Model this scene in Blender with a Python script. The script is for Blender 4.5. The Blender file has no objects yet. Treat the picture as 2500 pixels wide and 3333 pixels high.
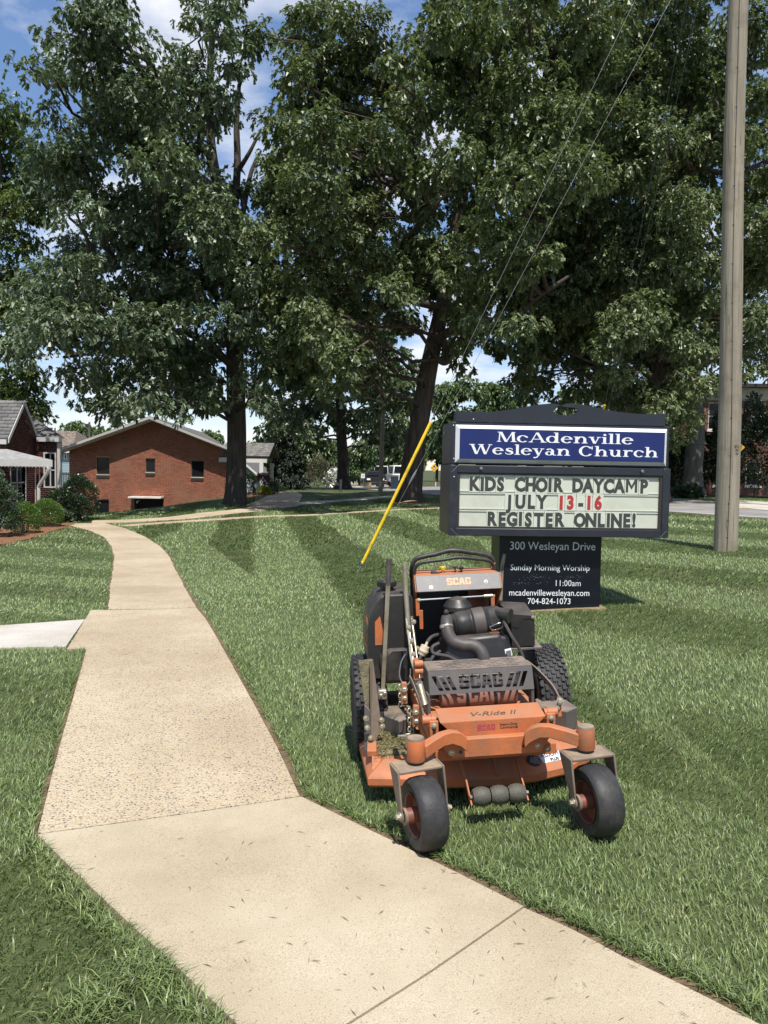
import bpy, bmesh, math, random
import numpy as np
from mathutils import Vector, Matrix
from mathutils.geometry import tessellate_polygon
random.seed(7); RNG = np.random.default_rng(11)
rad = math.radians
SC = bpy.context.scene
COL = SC.collection
# ------------------------------------------------------------------ camera, sky, sun, exposure
FPX, IW, IH = 2500.0, 2500.0, 3333.0
PITCH, ROLL, EYE = rad(3.24), rad(1.0), np.array([0.0, 0.0, 1.55])
cam_d = bpy.data.cameras.new('camera'); cam = bpy.data.objects.new('camera', cam_d); COL.objects.link(cam)
cam_d.sensor_fit = 'VERTICAL'; cam_d.sensor_height = 36.0; cam_d.lens = 36.0 * FPX / IH
cam_d.clip_start = 0.05; cam_d.clip_end = 3000
cam.matrix_world = Matrix.Translation(EYE.tolist()) @ Matrix.Rotation(math.pi / 2 - PITCH, 4, 'X') @ Matrix.Rotation(ROLL, 4, 'Z')
SC.camera = cam
SUN_EL, SUN_AZ = rad(63), rad(9)          # behind the camera, a little to the right
sunv = Vector((math.sin(SUN_AZ) * math.cos(SUN_EL), -math.cos(SUN_AZ) * math.cos(SUN_EL), math.sin(SUN_EL)))
sl = bpy.data.lights.new('sun', 'SUN'); sl.energy = 5.0; sl.angle = rad(0.53); sl.color = (1.0, 0.955, 0.88)
so = bpy.data.objects.new('sun', sl); COL.objects.link(so); so.rotation_euler = sunv.to_track_quat('Z', 'Y').to_euler(); so.location = (0, -10, 40)
world = bpy.data.worlds.new('World'); SC.world = world; world.use_nodes = True
wn, wl = world.node_tree.nodes, world.node_tree.links
wn.clear()
w_out = wn.new('ShaderNodeOutputWorld'); w_bg = wn.new('ShaderNodeBackground'); w_bg.inputs['Strength'].default_value = 0.145
sky = wn.new('ShaderNodeTexSky'); sky.sky_type = 'NISHITA'; sky.sun_disc = False
sky.sun_elevation = SUN_EL; sky.sun_rotation = math.pi - SUN_AZ; sky.air_density = 1.0; sky.dust_density = 0.15; sky.ozone_density = 1.6
tc = wn.new('ShaderNodeTexCoord'); sep = wn.new('ShaderNodeSeparateXYZ'); wl.new(tc.outputs['Generated'], sep.inputs[0])
zc = wn.new('ShaderNodeMath'); zc.operation = 'MAXIMUM'; zc.inputs[1].default_value = 0.0; wl.new(sep.outputs['Z'], zc.inputs[0])
za = wn.new('ShaderNodeMath'); za.operation = 'ADD'; za.inputs[1].default_value = 0.16; wl.new(zc.outputs[0], za.inputs[0])
dx = wn.new('ShaderNodeMath'); dx.operation = 'DIVIDE'; wl.new(sep.outputs['X'], dx.inputs[0]); wl.new(za.outputs[0], dx.inputs[1])
dy = wn.new('ShaderNodeMath'); dy.operation = 'DIVIDE'; wl.new(sep.outputs['Y'], dy.inputs[0]); wl.new(za.outputs[0], dy.inputs[1])
cmb = wn.new('ShaderNodeCombineXYZ'); wl.new(dx.outputs[0], cmb.inputs[0]); wl.new(dy.outputs[0], cmb.inputs[1]); cmb.inputs[2].default_value = 3.7
cn = wn.new('ShaderNodeTexNoise'); cn.inputs['Scale'].default_value = 1.9; cn.inputs['Detail'].default_value = 9; cn.inputs['Roughness'].default_value = 0.58
wl.new(cmb.outputs[0], cn.inputs['Vector'])
cr = wn.new('ShaderNodeValToRGB'); cr.color_ramp.elements[0].position = 0.47; cr.color_ramp.elements[1].position = 0.70
wl.new(cn.outputs['Fac'], cr.inputs[0])
cm = wn.new('ShaderNodeMix'); cm.data_type = 'RGBA'
wl.new(cr.outputs[0], cm.inputs['Factor']); hsv = wn.new('ShaderNodeHueSaturation'); hsv.inputs['Saturation'].default_value = 1.25; hsv.inputs['Value'].default_value = 1.22; gam = wn.new('ShaderNodeGamma'); gam.inputs[1].default_value = 0.74; wl.new(sky.outputs[0], gam.inputs[0]); wl.new(gam.outputs[0], hsv.inputs['Color']); tint = wn.new('ShaderNodeMix'); tint.data_type = 'RGBA'; tint.blend_type = 'MULTIPLY'; tint.inputs['Factor'].default_value = 1.0; wl.new(hsv.outputs[0], tint.inputs['A']); tint.inputs['B'].default_value = (0.98, 0.96, 1.07, 1); wl.new(tint.outputs['Result'], cm.inputs['A']); cm.inputs['B'].default_value = (5.7, 5.8, 6.0, 1)
wl.new(cm.outputs['Result'], w_bg.inputs['Color']); wl.new(w_bg.outputs[0], w_out.inputs['Surface'])
SC.view_settings.view_transform = 'Standard'; SC.view_settings.look = 'None'; SC.view_settings.exposure = 0.36; SC.view_settings.gamma = 1.0
SC.render.engine = 'CYCLES'
try:
    SC.cycles.use_denoising = True; SC.cycles.max_bounces = 6; SC.cycles.diffuse_bounces = 3; SC.cycles.glossy_bounces = 3
    SC.cycles.transmission_bounces = 3; SC.cycles.transparent_max_bounces = 4; SC.cycles.sample_clamp_indirect = 4.0
except Exception: pass

# ------------------------------------------------------------------ picture <-> place
_f = np.array([0, math.cos(PITCH), -math.sin(PITCH)]); _u0 = np.array([0, math.sin(PITCH), math.cos(PITCH)]); _r0 = np.array([1.0, 0, 0])
_r = _r0 * math.cos(ROLL) + _u0 * math.sin(ROLL); _u = -_r0 * math.sin(ROLL) + _u0 * math.cos(ROLL)
def ray(px, py): return _f + _r * (px - IW / 2) / FPX - _u * (py - IH / 2) / FPX
def at(px, py, Y):
    d = ray(px, py); return EYE + d * (Y / d[1])
def sst(a, b, x):
    t = np.clip((x - a) / (b - a), 0, 1); return t * t * (3 - 2 * t)
def T(x, y):
    """height of the ground"""
    x = np.asarray(x, float); y = np.asarray(y, float)
    z = 0.058 * 7 * np.tanh(np.maximum(x - 0.15, 0) / 7) * (1 - 0.55 * sst(18, 40, y))
    z = z - 0.36 * sst(3.5, 15, y) * sst(0.6, -3.2, x) * (1 - 0.6 * sst(20, 36, y))
    z = z - 1.75 * sst(21, 40, y) * sst(-6.0, -21, x)
    z = z - 0.8 * sst(60, 100, y)
    z = z + 0.012 * np.sin(x * 1.3 + 0.7 * y) * np.cos(0.9 * y - 0.4 * x)
    return z
def gp(px, py):
    """where the line of sight through a picture point meets the ground"""
    d = ray(px, py); ts = np.concatenate([np.arange(0.8, 60, 0.05), np.arange(60, 400, 0.5)])
    P = EYE[None] + d[None] * ts[:, None]
    b = P[:, 2] - T(P[:, 0], P[:, 1])
    i = np.argmax(b < 0) if (b < 0).any() else len(ts) - 1
    i = max(i, 1); a0, a1 = b[i - 1], b[i]; t = ts[i - 1] + (ts[i] - ts[i - 1]) * a0 / (a0 - a1 + 1e-9)
    p = EYE + d * t; return np.array([p[0], p[1], float(T(p[0], p[1]))])
def ground(x, y): return np.array([x, y, float(T(x, y))])

# ------------------------------------------------------------------ materials
MATS = {}
def nt(m): return m.node_tree.nodes, m.node_tree.links
def mat(name, col, rough=0.6, metal=0.0, spec=0.5, col2=None, vs=6.0, vdet=4, dirt=None, dirt_s=3.0, dirt_lo=0.5, dirt_hi=0.7, bump=0.0, bs=60.0, stretch=None, attr=None, transl=0.0, coat=0.0, upd=None):
    """procedural principled material. col/col2 mixed by noise; dirt = extra noise layer; upd = dust that settles on faces that look up"""
    if name in MATS: return MATS[name]
    m = bpy.data.materials.new(name); m.use_nodes = True; n, l = nt(m); p = n['Principled BSDF']
    p.inputs['Roughness'].default_value = rough; p.inputs['Metallic'].default_value = metal; p.inputs['Specular IOR Level'].default_value = spec
    p.inputs['Coat Weight'].default_value = coat
    tcn = n.new('ShaderNodeTexCoord'); vec = tcn.outputs['Object']
    if stretch:
        mp = n.new('ShaderNodeMapping'); mp.inputs['Scale'].default_value = stretch; l.new(vec, mp.inputs[0]); vec = mp.outputs[0]
    c = None
    def rgb(v): return (v[0], v[1], v[2], 1)
    if col2 is not None:
        nz = n.new('ShaderNodeTexNoise'); nz.inputs['Scale'].default_value = vs; nz.inputs['Detail'].default_value = vdet; nz.inputs['Roughness'].default_value = 0.65
        l.new(vec, nz.inputs['Vector'])
        rp = n.new('ShaderNodeValToRGB'); rp.color_ramp.elements[0].position = 0.36; rp.color_ramp.elements[1].position = 0.64
        l.new(nz.outputs['Fac'], rp.inputs[0])
        mx = n.new('ShaderNodeMix'); mx.data_type = 'RGBA'; l.new(rp.outputs[0], mx.inputs['Factor']); mx.inputs['A'].default_value = rgb(col); mx.inputs['B'].default_value = rgb(col2); c = mx.outputs['Result']
    if attr is not None:                      # per-piece tone
        at_ = n.new('ShaderNodeAttribute'); at_.attribute_name = 'var'
        mr = n.new('ShaderNodeMapRange'); mr.inputs['To Min'].default_value = 1 - attr; mr.inputs['To Max'].default_value = 1 + attr; l.new(at_.outputs['Fac'], mr.inputs['Value'])
        hs = n.new('ShaderNodeHueSaturation'); l.new(mr.outputs[0], hs.inputs['Value'])
        if c is None: hs.inputs['Color'].default_value = rgb(col)
        else: l.new(c, hs.inputs['Color'])
        c = hs.outputs['Color']
    if dirt is not None:
        nd = n.new('ShaderNodeTexNoise'); nd.inputs['Scale'].default_value = dirt_s; nd.inputs['Detail'].default_value = 8; nd.inputs['Roughness'].default_value = 0.7
        l.new(tcn.outputs['Object'], nd.inputs['Vector'])
        rd = n.new('ShaderNodeValToRGB'); rd.color_ramp.elements[0].position = dirt_lo; rd.color_ramp.elements[1].position = dirt_hi; l.new(nd.outputs['Fac'], rd.inputs[0])
        md = n.new('ShaderNodeMix'); md.data_type = 'RGBA'; l.new(rd.outputs[0], md.inputs['Factor'])
        if c is None: md.inputs['A'].default_value = rgb(col)
        else: l.new(c, md.inputs['A'])
        md.inputs['B'].default_value = rgb(dirt); c = md.outputs['Result']
    if upd is not None:
        ge = n.new('ShaderNodeNewGeometry'); sp = n.new('ShaderNodeSeparateXYZ'); l.new(ge.outputs['Normal'], sp.inputs[0])
        ng = n.new('ShaderNodeTexNoise'); ng.inputs['Scale'].default_value = 14; ng.inputs['Detail'].default_value = 6; l.new(tcn.outputs['Object'], ng.inputs['Vector'])
        ml = n.new('ShaderNodeMath'); ml.operation = 'MULTIPLY'; l.new(sp.outputs['Z'], ml.inputs[0]); l.new(ng.outputs['Fac'], ml.inputs[1])
        ru = n.new('ShaderNodeMapRange'); ru.inputs['From Min'].default_value = 0.22; ru.inputs['From Max'].default_value = 0.62; ru.inputs['To Max'].default_value = 0.8; l.new(ml.outputs[0], ru.inputs['Value'])
        mu = n.new('ShaderNodeMix'); mu.data_type = 'RGBA'; l.new(ru.outputs[0], mu.inputs['Factor'])
        if c is None: mu.inputs['A'].default_value = rgb(col)
        else: l.new(c, mu.inputs['A'])
        mu.inputs['B'].default_value = rgb(upd); c = mu.outputs['Result']
        rr = n.new('ShaderNodeMapRange'); rr.inputs['To Min'].default_value = rough; rr.inputs['To Max'].default_value = 0.95; l.new(ru.outputs[0], rr.inputs['Value']); l.new(rr.outputs[0], p.inputs['Roughness'])
    if c is None: p.inputs['Base Color'].default_value = rgb(col)
    else: l.new(c, p.inputs['Base Color'])
    if bump:
        nb = n.new('ShaderNodeTexNoise'); nb.inputs['Scale'].default_value = bs; nb.inputs['Detail'].default_value = 5; l.new(vec, nb.inputs['Vector'])
        bp = n.new('ShaderNodeBump'); bp.inputs['Strength'].default_value = bump; bp.inputs['Distance'].default_value = 0.02; l.new(nb.outputs['Fac'], bp.inputs['Height']); l.new(bp.outputs[0], p.inputs['Normal'])
    if transl:
        tr = n.new('ShaderNodeBsdfTranslucent'); ms = n.new('ShaderNodeMixShader'); ms.inputs[0].default_value = transl
        if c is None: tr.inputs[0].default_value = rgb(col)
        else:
            g = n.new('ShaderNodeMix'); g.data_type = 'RGBA'; g.blend_type = 'MULTIPLY'; g.inputs['Factor'].default_value = 1.0; l.new(c, g.inputs['A']); g.inputs['B'].default_value = (1.35, 1.5, 0.7, 1); l.new(g.outputs['Result'], tr.inputs[0])
        l.new(p.outputs[0], ms.inputs[1]); l.new(tr.outputs[0], ms.inputs[2]); l.new(ms.outputs[0], n['Material Output'].inputs['Surface'])
    MATS[name] = m; return m

# ------------------------------------------------------------------ object helpers
def tag(o, label=None, cat=None, group=None, kind=None):
    if label: o['label'] = label
    if cat: o['category'] = cat
    if group: o['group'] = group
    if kind: o['kind'] = kind
    return o
def link(o, parent=None):
    COL.objects.link(o)
    if parent is not None: o.parent = parent
    return o
def empty(name, loc=(0, 0, 0), rz=0.0):
    o = bpy.data.objects.new(name, None); link(o); o.location = [float(v) for v in loc]; o.rotation_euler = (0, 0, rz); o.empty_display_size = 0.2
    return o
def np_mesh(name, V, F, material, parent=None, var=None, smooth=False):
    """big mesh from arrays; F is (n,k) with constant k"""
    V = np.asarray(V, np.float32); F = np.asarray(F, np.int32); k = F.shape[1]; nf = len(F)
    me = bpy.data.meshes.new(name); me.vertices.add(len(V)); me.vertices.foreach_set('co', V.ravel())
    me.loops.add(nf * k); me.loops.foreach_set('vertex_index', F.ravel())
    me.polygons.add(nf); me.polygons.foreach_set('loop_start', np.arange(0, nf * k, k, dtype=np.int32))
    if smooth: me.polygons.foreach_set('use_smooth', np.ones(nf, bool))
    if var is not None:
        a = me.attributes.new('var', 'FLOAT', 'FACE'); a.data.foreach_set('value', np.asarray(var, np.float32))
    me.update(calc_edges=True); me.materials.append(material)
    return link(bpy.data.objects.new(name, me), parent)
def frame_z(d):
    """rotation matrix whose local z is d"""
    return Vector(d).to_track_quat('Z', 'Y').to_matrix()
class MB:
    def __init__(s): s.v = []; s.f = []
    def add(s, vs, fs):
        o = len(s.v); s.v += [tuple(float(c) for c in p) for p in vs]; s.f += [tuple(i + o for i in q) for q in fs]; return s
    def hexa(s, p): return s.add(p, [(0, 3, 2, 1), (4, 5, 6, 7), (0, 1, 5, 4), (1, 2, 6, 5), (2, 3, 7, 6), (3, 0, 4, 7)])
    def box(s, a, b, M=None):
        (x0, y0, z0), (x1, y1, z1) = a, b
        p = [(x0, y0, z0), (x1, y0, z0), (x1, y1, z0), (x0, y1, z0), (x0, y0, z1), (x1, y0, z1), (x1, y1, z1), (x0, y1, z1)]
        if M is not None: p = [tuple(M @ Vector(q)) for q in p]
        return s.hexa(p)
    def plate(s, quad, th):
        """a slab: quad of four points, thickness th behind its normal"""
        q = [Vector(p) for p in quad]; n = (q[1] - q[0]).cross(q[3] - q[0]).normalized() * th
        return s.hexa([p - n for p in q] + q)
    def bar(s, a, b, w, h, up=(0, 0, 1)):
        a, b = Vector(a), Vector(b); d = (b - a).normalized(); sx = d.cross(Vector(up))
        if sx.length < 1e-4: sx = d.cross(Vector((1, 0, 0)))
        sx = sx.normalized() * w / 2; uz = sx.cross(d).normalized() * h / 2
        return s.hexa([a - sx - uz, a + sx - uz, b + sx - uz, b - sx - uz, a - sx + uz, a + sx + uz, b + sx + uz, b - sx + uz])
    def tube(s, pts, r, n=10, cap=True, closed=False):
        pts = [Vector(p) for p in pts]; m = len(pts); rs = [r] * m if not hasattr(r, '__len__') else list(r)
        ring0 = len(s.v); ref = None
        for i, p in enumerate(pts):
            if closed: d = pts[(i + 1) % m] - pts[i - 1]
            else: d = pts[min(i + 1, m - 1)] - pts[max(i - 1, 0)]
            d.normalize()
            if ref is None: ref = d.orthogonal().normalized()
            ref = (ref - d * ref.dot(d)); ref = ref.normalized() if ref.length > 1e-6 else d.orthogonal().normalized()
            bi = d.cross(ref)
            for k in range(n):
                a = 2 * math.pi * k / n; s.v.append(tuple(p + (ref * math.cos(a) + bi * math.sin(a)) * rs[i]))
        for i in range(m if closed else m - 1):
            a0 = ring0 + i * n; b0 = ring0 + ((i + 1) % m) * n
            for k in range(n): s.f.append((a0 + k, a0 + (k + 1) % n, b0 + (k + 1) % n, b0 + k))
        if cap and not closed:
            s.f.append(tuple(ring0 + k for k in reversed(range(n)))); s.f.append(tuple(ring0 + (m - 1) * n + k for k in range(n)))
        return s
    def lathe(s, prof, o, d=(0, 0, 1), n=20, cap=True, sx=1.0):
        R = frame_z(d); o = Vector(o); r0 = len(s.v)
        for (r, h) in prof:
            for k in range(n):
                a = 2 * math.pi * k / n; s.v.append(tuple(o + R @ Vector((r * math.cos(a) * sx, r * math.sin(a), h))))
        for i in range(len(prof) - 1):
            a0 = r0 + i * n; b0 = a0 + n
            for k in range(n): s.f.append((a0 + k, a0 + (k + 1) % n, b0 + (k + 1) % n, b0 + k))
        if cap:
            s.f.append(tuple(r0 + k for k in reversed(range(n)))); s.f.append(tuple(r0 + (len(prof) - 1) * n + k for k in range(n)))
        return s
    def cyl(s, a, b, r, n=14):
        a, b = Vector(a), Vector(b); return s.lathe([(r, 0), (r, (b - a).length)], a, b - a, n)
    def hexb(s, o, d, r=0.011, h=0.008):
        """bolt head with washer"""
        s.lathe([(r * 1.45, 0), (r * 1.45, h * 0.25)], o, d, 12); return s.lathe([(r, h * 0.2), (r, h), (r * 0.8, h * 1.15)], o, d, 6)
    def ball(s, o, r, d=(0, 0, 1), n=16, m=9, sz=1.0):
        return s.lathe([(max(1e-4, r * math.sin(math.pi * i / m)), -r * sz * math.cos(math.pi * i / m)) for i in range(m + 1)], o, d, n, cap=False)
    def prism(s, poly, h0, h1, M=None):
        """polygon in xy, extruded h0..h1 along z, through M"""
        n = len(poly); P = [Vector((x, y, h0)) for x, y in poly] + [Vector((x, y, h1)) for x, y in poly]
        if M is not None: P = [M @ p for p in P]
        tri = tessellate_polygon([[Vector((x, y, 0)) for x, y in poly]])
        ar = sum(poly[i][0] * poly[(i + 1) % n][1] - poly[(i + 1) % n][0] * poly[i][1] for i in range(n))
        fs = []
        for t in tri:
            a, b, c = t
            cr_ = (poly[b][0] - poly[a][0]) * (poly[c][1] - poly[a][1]) - (poly[c][0] - poly[a][0]) * (poly[b][1] - poly[a][1])
            if cr_ < 0: a, b, c = c, b, a
            fs.append((a + n, b + n, c + n)); fs.append((c, b, a))
        for i in range(n):
            j = (i + 1) % n; fs.append((i, j, j + n, i + n) if ar > 0 else (j, i, i + n, j + n))
        return s.add(P, fs)
    def build(s, name, material, parent=None, smooth=35, bevel=0.0, seg=2, var=None):
        me = bpy.data.meshes.new(name); me.from_pydata(s.v, [], s.f); me.validate(); me.update()
        if material is not None: me.materials.append(material)
        o = link(bpy.data.objects.new(name, me), parent)
        if smooth:
            for p in me.polygons: p.use_smooth = True
            me.set_sharp_from_angle(angle=rad(smooth))
        if bevel:
            b = o.modifiers.new('bevel', 'BEVEL'); b.width = bevel; b.segments = seg; b.limit_method = 'ANGLE'; b.angle_limit = rad(40)
        return o
def catmull(P, k=6):
    P = [Vector(p) for p in P]; out = []
    for i in range(len(P) - 1):
        a, b, c, d = P[max(i - 1, 0)], P[i], P[i + 1], P[min(i + 2, len(P) - 1)]
        for j in range(k):
            t = j / k; out.append(0.5 * ((2 * b) + (c - a) * t + (2 * a - 5 * b + 4 * c - d) * t * t + (3 * b - a - 3 * c + d) * t ** 3))
    out.append(P[-1]); return out
def text_obj(name, body, size, material, parent, M, ext=0.001, bold=0.0, sx=1.0, align='CENTER', space=1.0, shear=0.0):
    """flat lettering turned into a mesh; M places it (x along the line, y up, z out of the surface)"""
    cu = bpy.data.curves.new(name, 'FONT'); cu.body = body; cu.size = size; cu.extrude = ext; cu.offset = bold; cu.align_x = align; cu.space_character = space; cu.shear = shear; cu.resolution_u = 3
    tmp = bpy.data.objects.new(name, cu); COL.objects.link(tmp)
    dg = bpy.context.evaluated_depsgraph_get(); me = bpy.data.meshes.new_from_object(tmp.evaluated_get(dg))
    bpy.data.objects.remove(tmp); bpy.data.curves.remove(cu)
    me.transform(M @ Matrix.Diagonal((sx, 1, 1, 1))); me.materials.clear(); me.materials.append(material)
    me.name = name; return link(bpy.data.objects.new(name, me), parent)
def basis(o, x, y):
    """4x4 with given origin, x axis and (approx) y axis"""
    x = Vector(x).normalized(); z = x.cross(Vector(y)).normalized(); y = z.cross(x)
    M = Matrix((x, y, z)).transposed().to_4x4(); M.translation = Vector(o); return M
# ------------------------------------------------------------------ ground, paths, road
EXC = []                                   # plan outlines where no grass grows
def inside(poly, x, y):
    poly = np.asarray(poly); r = np.zeros(len(x), bool); n = len(poly)
    for i in range(n):
        x0, y0 = poly[i][:2]; x1, y1 = poly[(i + 1) % n][:2]
        c = ((y0 > y) != (y1 > y)) & (x < (x1 - x0) * (y - y0) / (y1 - y0 + 1e-12) + x0); r ^= c
    return r
M_soil = mat('lawn_soil', (0.045, 0.062, 0.022), 0.9, spec=0.2, col2=(0.075, 0.095, 0.036), vs=2.2, dirt=(0.12, 0.10, 0.06), dirt_s=0.35, dirt_lo=0.56, dirt_hi=0.75, bump=0.6, bs=30)
xs = np.unique(np.round(np.concatenate([np.linspace(-14, 14, 75), np.arange(-40, 40.1, 1.5), np.linspace(-60, 60, 25), np.linspace(-900, 900, 37)]), 3))
ys = np.unique(np.round(np.concatenate([np.linspace(-2, 20, 60), np.arange(20, 100, 1.5), np.linspace(100, 200, 21), np.linspace(200, 1500, 14), np.linspace(-60, -2, 8)]), 3))
gx, gy = np.meshgrid(xs, ys); V = np.stack([gx, gy, T(gx, gy)], -1).reshape(-1, 3); nx = len(xs)
ii, jj = np.meshgrid(np.arange(nx - 1), np.arange(len(ys) - 1)); a0 = (jj * nx + ii).ravel()
tag(np_mesh('lawn_ground', V, np.stack([a0, a0 + 1, a0 + nx + 1, a0 + nx], -1), M_soil, smooth=True), kind='structure')

def resample(P, n):
    P = np.asarray(P, float); s = np.concatenate([[0], np.cumsum(np.linalg.norm(np.diff(P[:, :2], axis=0), axis=1))]); t = np.linspace(0, s[-1], n)
    return np.stack([np.interp(t, s, P[:, k]) for k in range(P.shape[1])], -1)
def ribbon(name, Lp, Rp, material, parent=None, up=0.02, thick=0.10, step=0.25, exc=True, rough_edge=0.0):
    """a slab laid on the ground between a left and a right edge, with its own sides"""
    L_ = np.asarray(Lp, float)[:, :2]; R_ = np.asarray(Rp, float)[:, :2]
    ln = max(np.linalg.norm(np.diff(L_, axis=0), axis=1).sum(), np.linalg.norm(np.diff(R_, axis=0), axis=1).sum())
    n = max(2, int(ln / step) + 1); A = resample(L_, n); B = resample(R_, n); m = max(2, int(np.linalg.norm(A - B, axis=1).max() / step) + 1)
    if rough_edge: A = A + RNG.normal(0, rough_edge, A.shape); B = B + RNG.normal(0, rough_edge, B.shape)
    t = np.linspace(0, 1, m)[None, :, None]; G = A[:, None] * (1 - t) + B[:, None] * t
    z = T(G[..., 0], G[..., 1]) + up; top = np.concatenate([G, z[..., None]], -1).reshape(-1, 3)
    F = []
    for i in range(n - 1):
        for j in range(m - 1): a = i * m + j; F.append((a, a + 1, a + m + 1, a + m))
    rim = [i * m for i in range(n)] + [(n - 1) * m + j for j in range(1, m)] + [i * m + m - 1 for i in range(n - 2, -1, -1)] + [j for j in range(m - 2, 0, -1)]
    V = top.tolist(); base = len(V)
    for k in rim: V.append([top[k][0], top[k][1], top[k][2] - thick])
    q = len(rim)
    for k in range(q): k2 = (k + 1) % q; F.append((rim[k], base + k, base + k2, rim[k2]))
    me = bpy.data.meshes.new(name); me.from_pydata(V, [], F); me.update(); bm = bmesh.new(); bm.from_mesh(me); bmesh.ops.recalc_face_normals(bm, faces=bm.faces); bm.to_mesh(me); bm.free()
    me.materials.append(material); o = link(bpy.data.objects.new(name, me), parent)
    if exc: EXC.append(np.concatenate([A, B[::-1]]))
    return o
def gpl(pts): return np.array([gp(*p) for p in pts])

def concrete(name, c1, c2, stone=None, dens=0.0, fine=True):
    m = bpy.data.materials.new(name); m.use_nodes = True; n, l = nt(m); p = n['Principled BSDF']; p.inputs['Roughness'].default_value = 0.88; p.inputs['Specular IOR Level'].default_value = 0.25
    t = n.new('ShaderNodeTexCoord'); v = t.outputs['Object']
    a = n.new('ShaderNodeTexNoise'); a.inputs['Scale'].default_value = 1.6; a.inputs['Detail'].default_value = 8; a.inputs['Roughness'].default_value = 0.7; l.new(v, a.inputs['Vector'])
    r = n.new('ShaderNodeValToRGB'); r.color_ramp.elements[0].position = 0.35; r.color_ramp.elements[1].position = 0.68; r.color_ramp.elements[0].color = (*c1, 1); r.color_ramp.elements[1].color = (*c2, 1); l.new(a.outputs['Fac'], r.inputs[0])
    s = n.new('ShaderNodeTexNoise'); s.inputs['Scale'].default_value = 260; s.inputs['Detail'].default_value = 3; l.new(v, s.inputs['Vector'])
    rs = n.new('ShaderNodeValToRGB'); rs.color_ramp.elements[0].position = 0.3; rs.color_ramp.elements[0].color = (0.62, 0.6, 0.56, 1); rs.color_ramp.elements[1].position = 0.6; rs.color_ramp.elements[1].color = (1.05, 1.05, 1.05, 1); l.new(s.outputs['Fac'], rs.inputs[0])
    mx = n.new('ShaderNodeMix'); mx.data_type = 'RGBA'; mx.blend_type = 'MULTIPLY'; mx.inputs['Factor'].default_value = 0.8; l.new(r.outputs[0], mx.inputs['A']); l.new(rs.outputs[0], mx.inputs['B']); c = mx.outputs['Result']
    st = n.new('ShaderNodeTexNoise'); st.inputs['Scale'].default_value = 0.75; st.inputs['Detail'].default_value = 6; st.inputs['Roughness'].default_value = 0.6; l.new(v, st.inputs['Vector'])
    sr = n.new('ShaderNodeValToRGB'); sr.color_ramp.elements[0].position = 0.35; sr.color_ramp.elements[0].color = (0.80, 0.76, 0.71, 1); sr.color_ramp.elements[1].position = 0.62; sr.color_ramp.elements[1].color = (1.04, 1.04, 1.04, 1); l.new(st.outputs['Fac'], sr.inputs[0])
    ms_ = n.new('ShaderNodeMix'); ms_.data_type = 'RGBA'; ms_.blend_type = 'MULTIPLY'; ms_.inputs['Factor'].default_value = 1.0; l.new(c, ms_.inputs['A']); l.new(sr.outputs[0], ms_.inputs['B']); c = ms_.outputs['Result']
    rv_ = n.new('ShaderNodeTexVoronoi'); rv_.inputs['Scale'].default_value = 1.3; l.new(v, rv_.inputs['Vector'])        # a few rust spots
    rr_ = n.new('ShaderNodeMapRange'); rr_.inputs['From Min'].default_value = 0.035; rr_.inputs['From Max'].default_value = 0.012; rr_.inputs['To Max'].default_value = 0.55; l.new(rv_.outputs['Distance'], rr_.inputs['Value'])
    mr_c = n.new('ShaderNodeMix'); mr_c.data_type = 'RGBA'; l.new(rr_.outputs[0], mr_c.inputs['Factor']); l.new(c, mr_c.inputs['A']); mr_c.inputs['B'].default_value = (0.36, 0.17, 0.07, 1); c = mr_c.outputs['Result']
    # scattered dark pits
    w = n.new('ShaderNodeTexVoronoi'); w.inputs['Scale'].default_value = 55; l.new(v, w.inputs['Vector'])
    wr = n.new('ShaderNodeValToRGB'); wr.color_ramp.elements[0].position = 0.10; wr.color_ramp.elements[0].color = (0.55, 0.5, 0.43, 1); wr.color_ramp.elements[1].position = 0.19; wr.color_ramp.elements[1].color = (1, 1, 1, 1); l.new(w.outputs['Distance'], wr.inputs[0])
    m2 = n.new('ShaderNodeMix'); m2.data_type = 'RGBA'; m2.blend_type = 'MULTIPLY'; m2.inputs['Factor'].default_value = 0.75; l.new(c, m2.inputs['A']); l.new(wr.outputs[0], m2.inputs['B']); c = m2.outputs['Result']
    h = s.outputs['Fac']; dist = 0.004
    if stone is not None:
        for sc_, th in ((55, 0.33), (105, 0.36)):
            q = n.new('ShaderNodeTexVoronoi'); q.inputs['Scale'].default_value = sc_; q.inputs['Randomness'].default_value = 1.0; l.new(v, q.inputs['Vector'])
            hs = n.new('ShaderNodeSeparateColor'); l.new(q.outputs['Color'], hs.inputs[0])
            k = n.new('ShaderNodeMath'); k.operation = 'LESS_THAN'; k.inputs[1].default_value = dens; l.new(hs.outputs[0], k.inputs[0])
            d = n.new('ShaderNodeMapRange'); d.inputs['From Min'].default_value = th; d.inputs['From Max'].default_value = th * 0.8; l.new(q.outputs['Distance'], d.inputs['Value'])
            kk = n.new('ShaderNodeMath'); kk.operation = 'MULTIPLY'; l.new(k.outputs[0], kk.inputs[0]); l.new(d.outputs[0], kk.inputs[1])
            rc = n.new('ShaderNodeValToRGB'); rc.color_ramp.elements[0].color = (*stone, 1); rc.color_ramp.elements[1].color = (0.30, 0.25, 0.20, 1); l.new(hs.outputs[1], rc.inputs[0])
            m3 = n.new('ShaderNodeMix'); m3.data_type = 'RGBA'; l.new(kk.outputs[0], m3.inputs['Factor']); l.new(c, m3.inputs['A']); l.new(rc.outputs[0], m3.inputs['B']); c = m3.outputs['Result']
        q2 = n.new('ShaderNodeTexVoronoi'); q2.inputs['Scale'].default_value = 70; l.new(v, q2.inputs['Vector']); h = q2.outputs['Distance']; dist = 0.008
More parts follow.
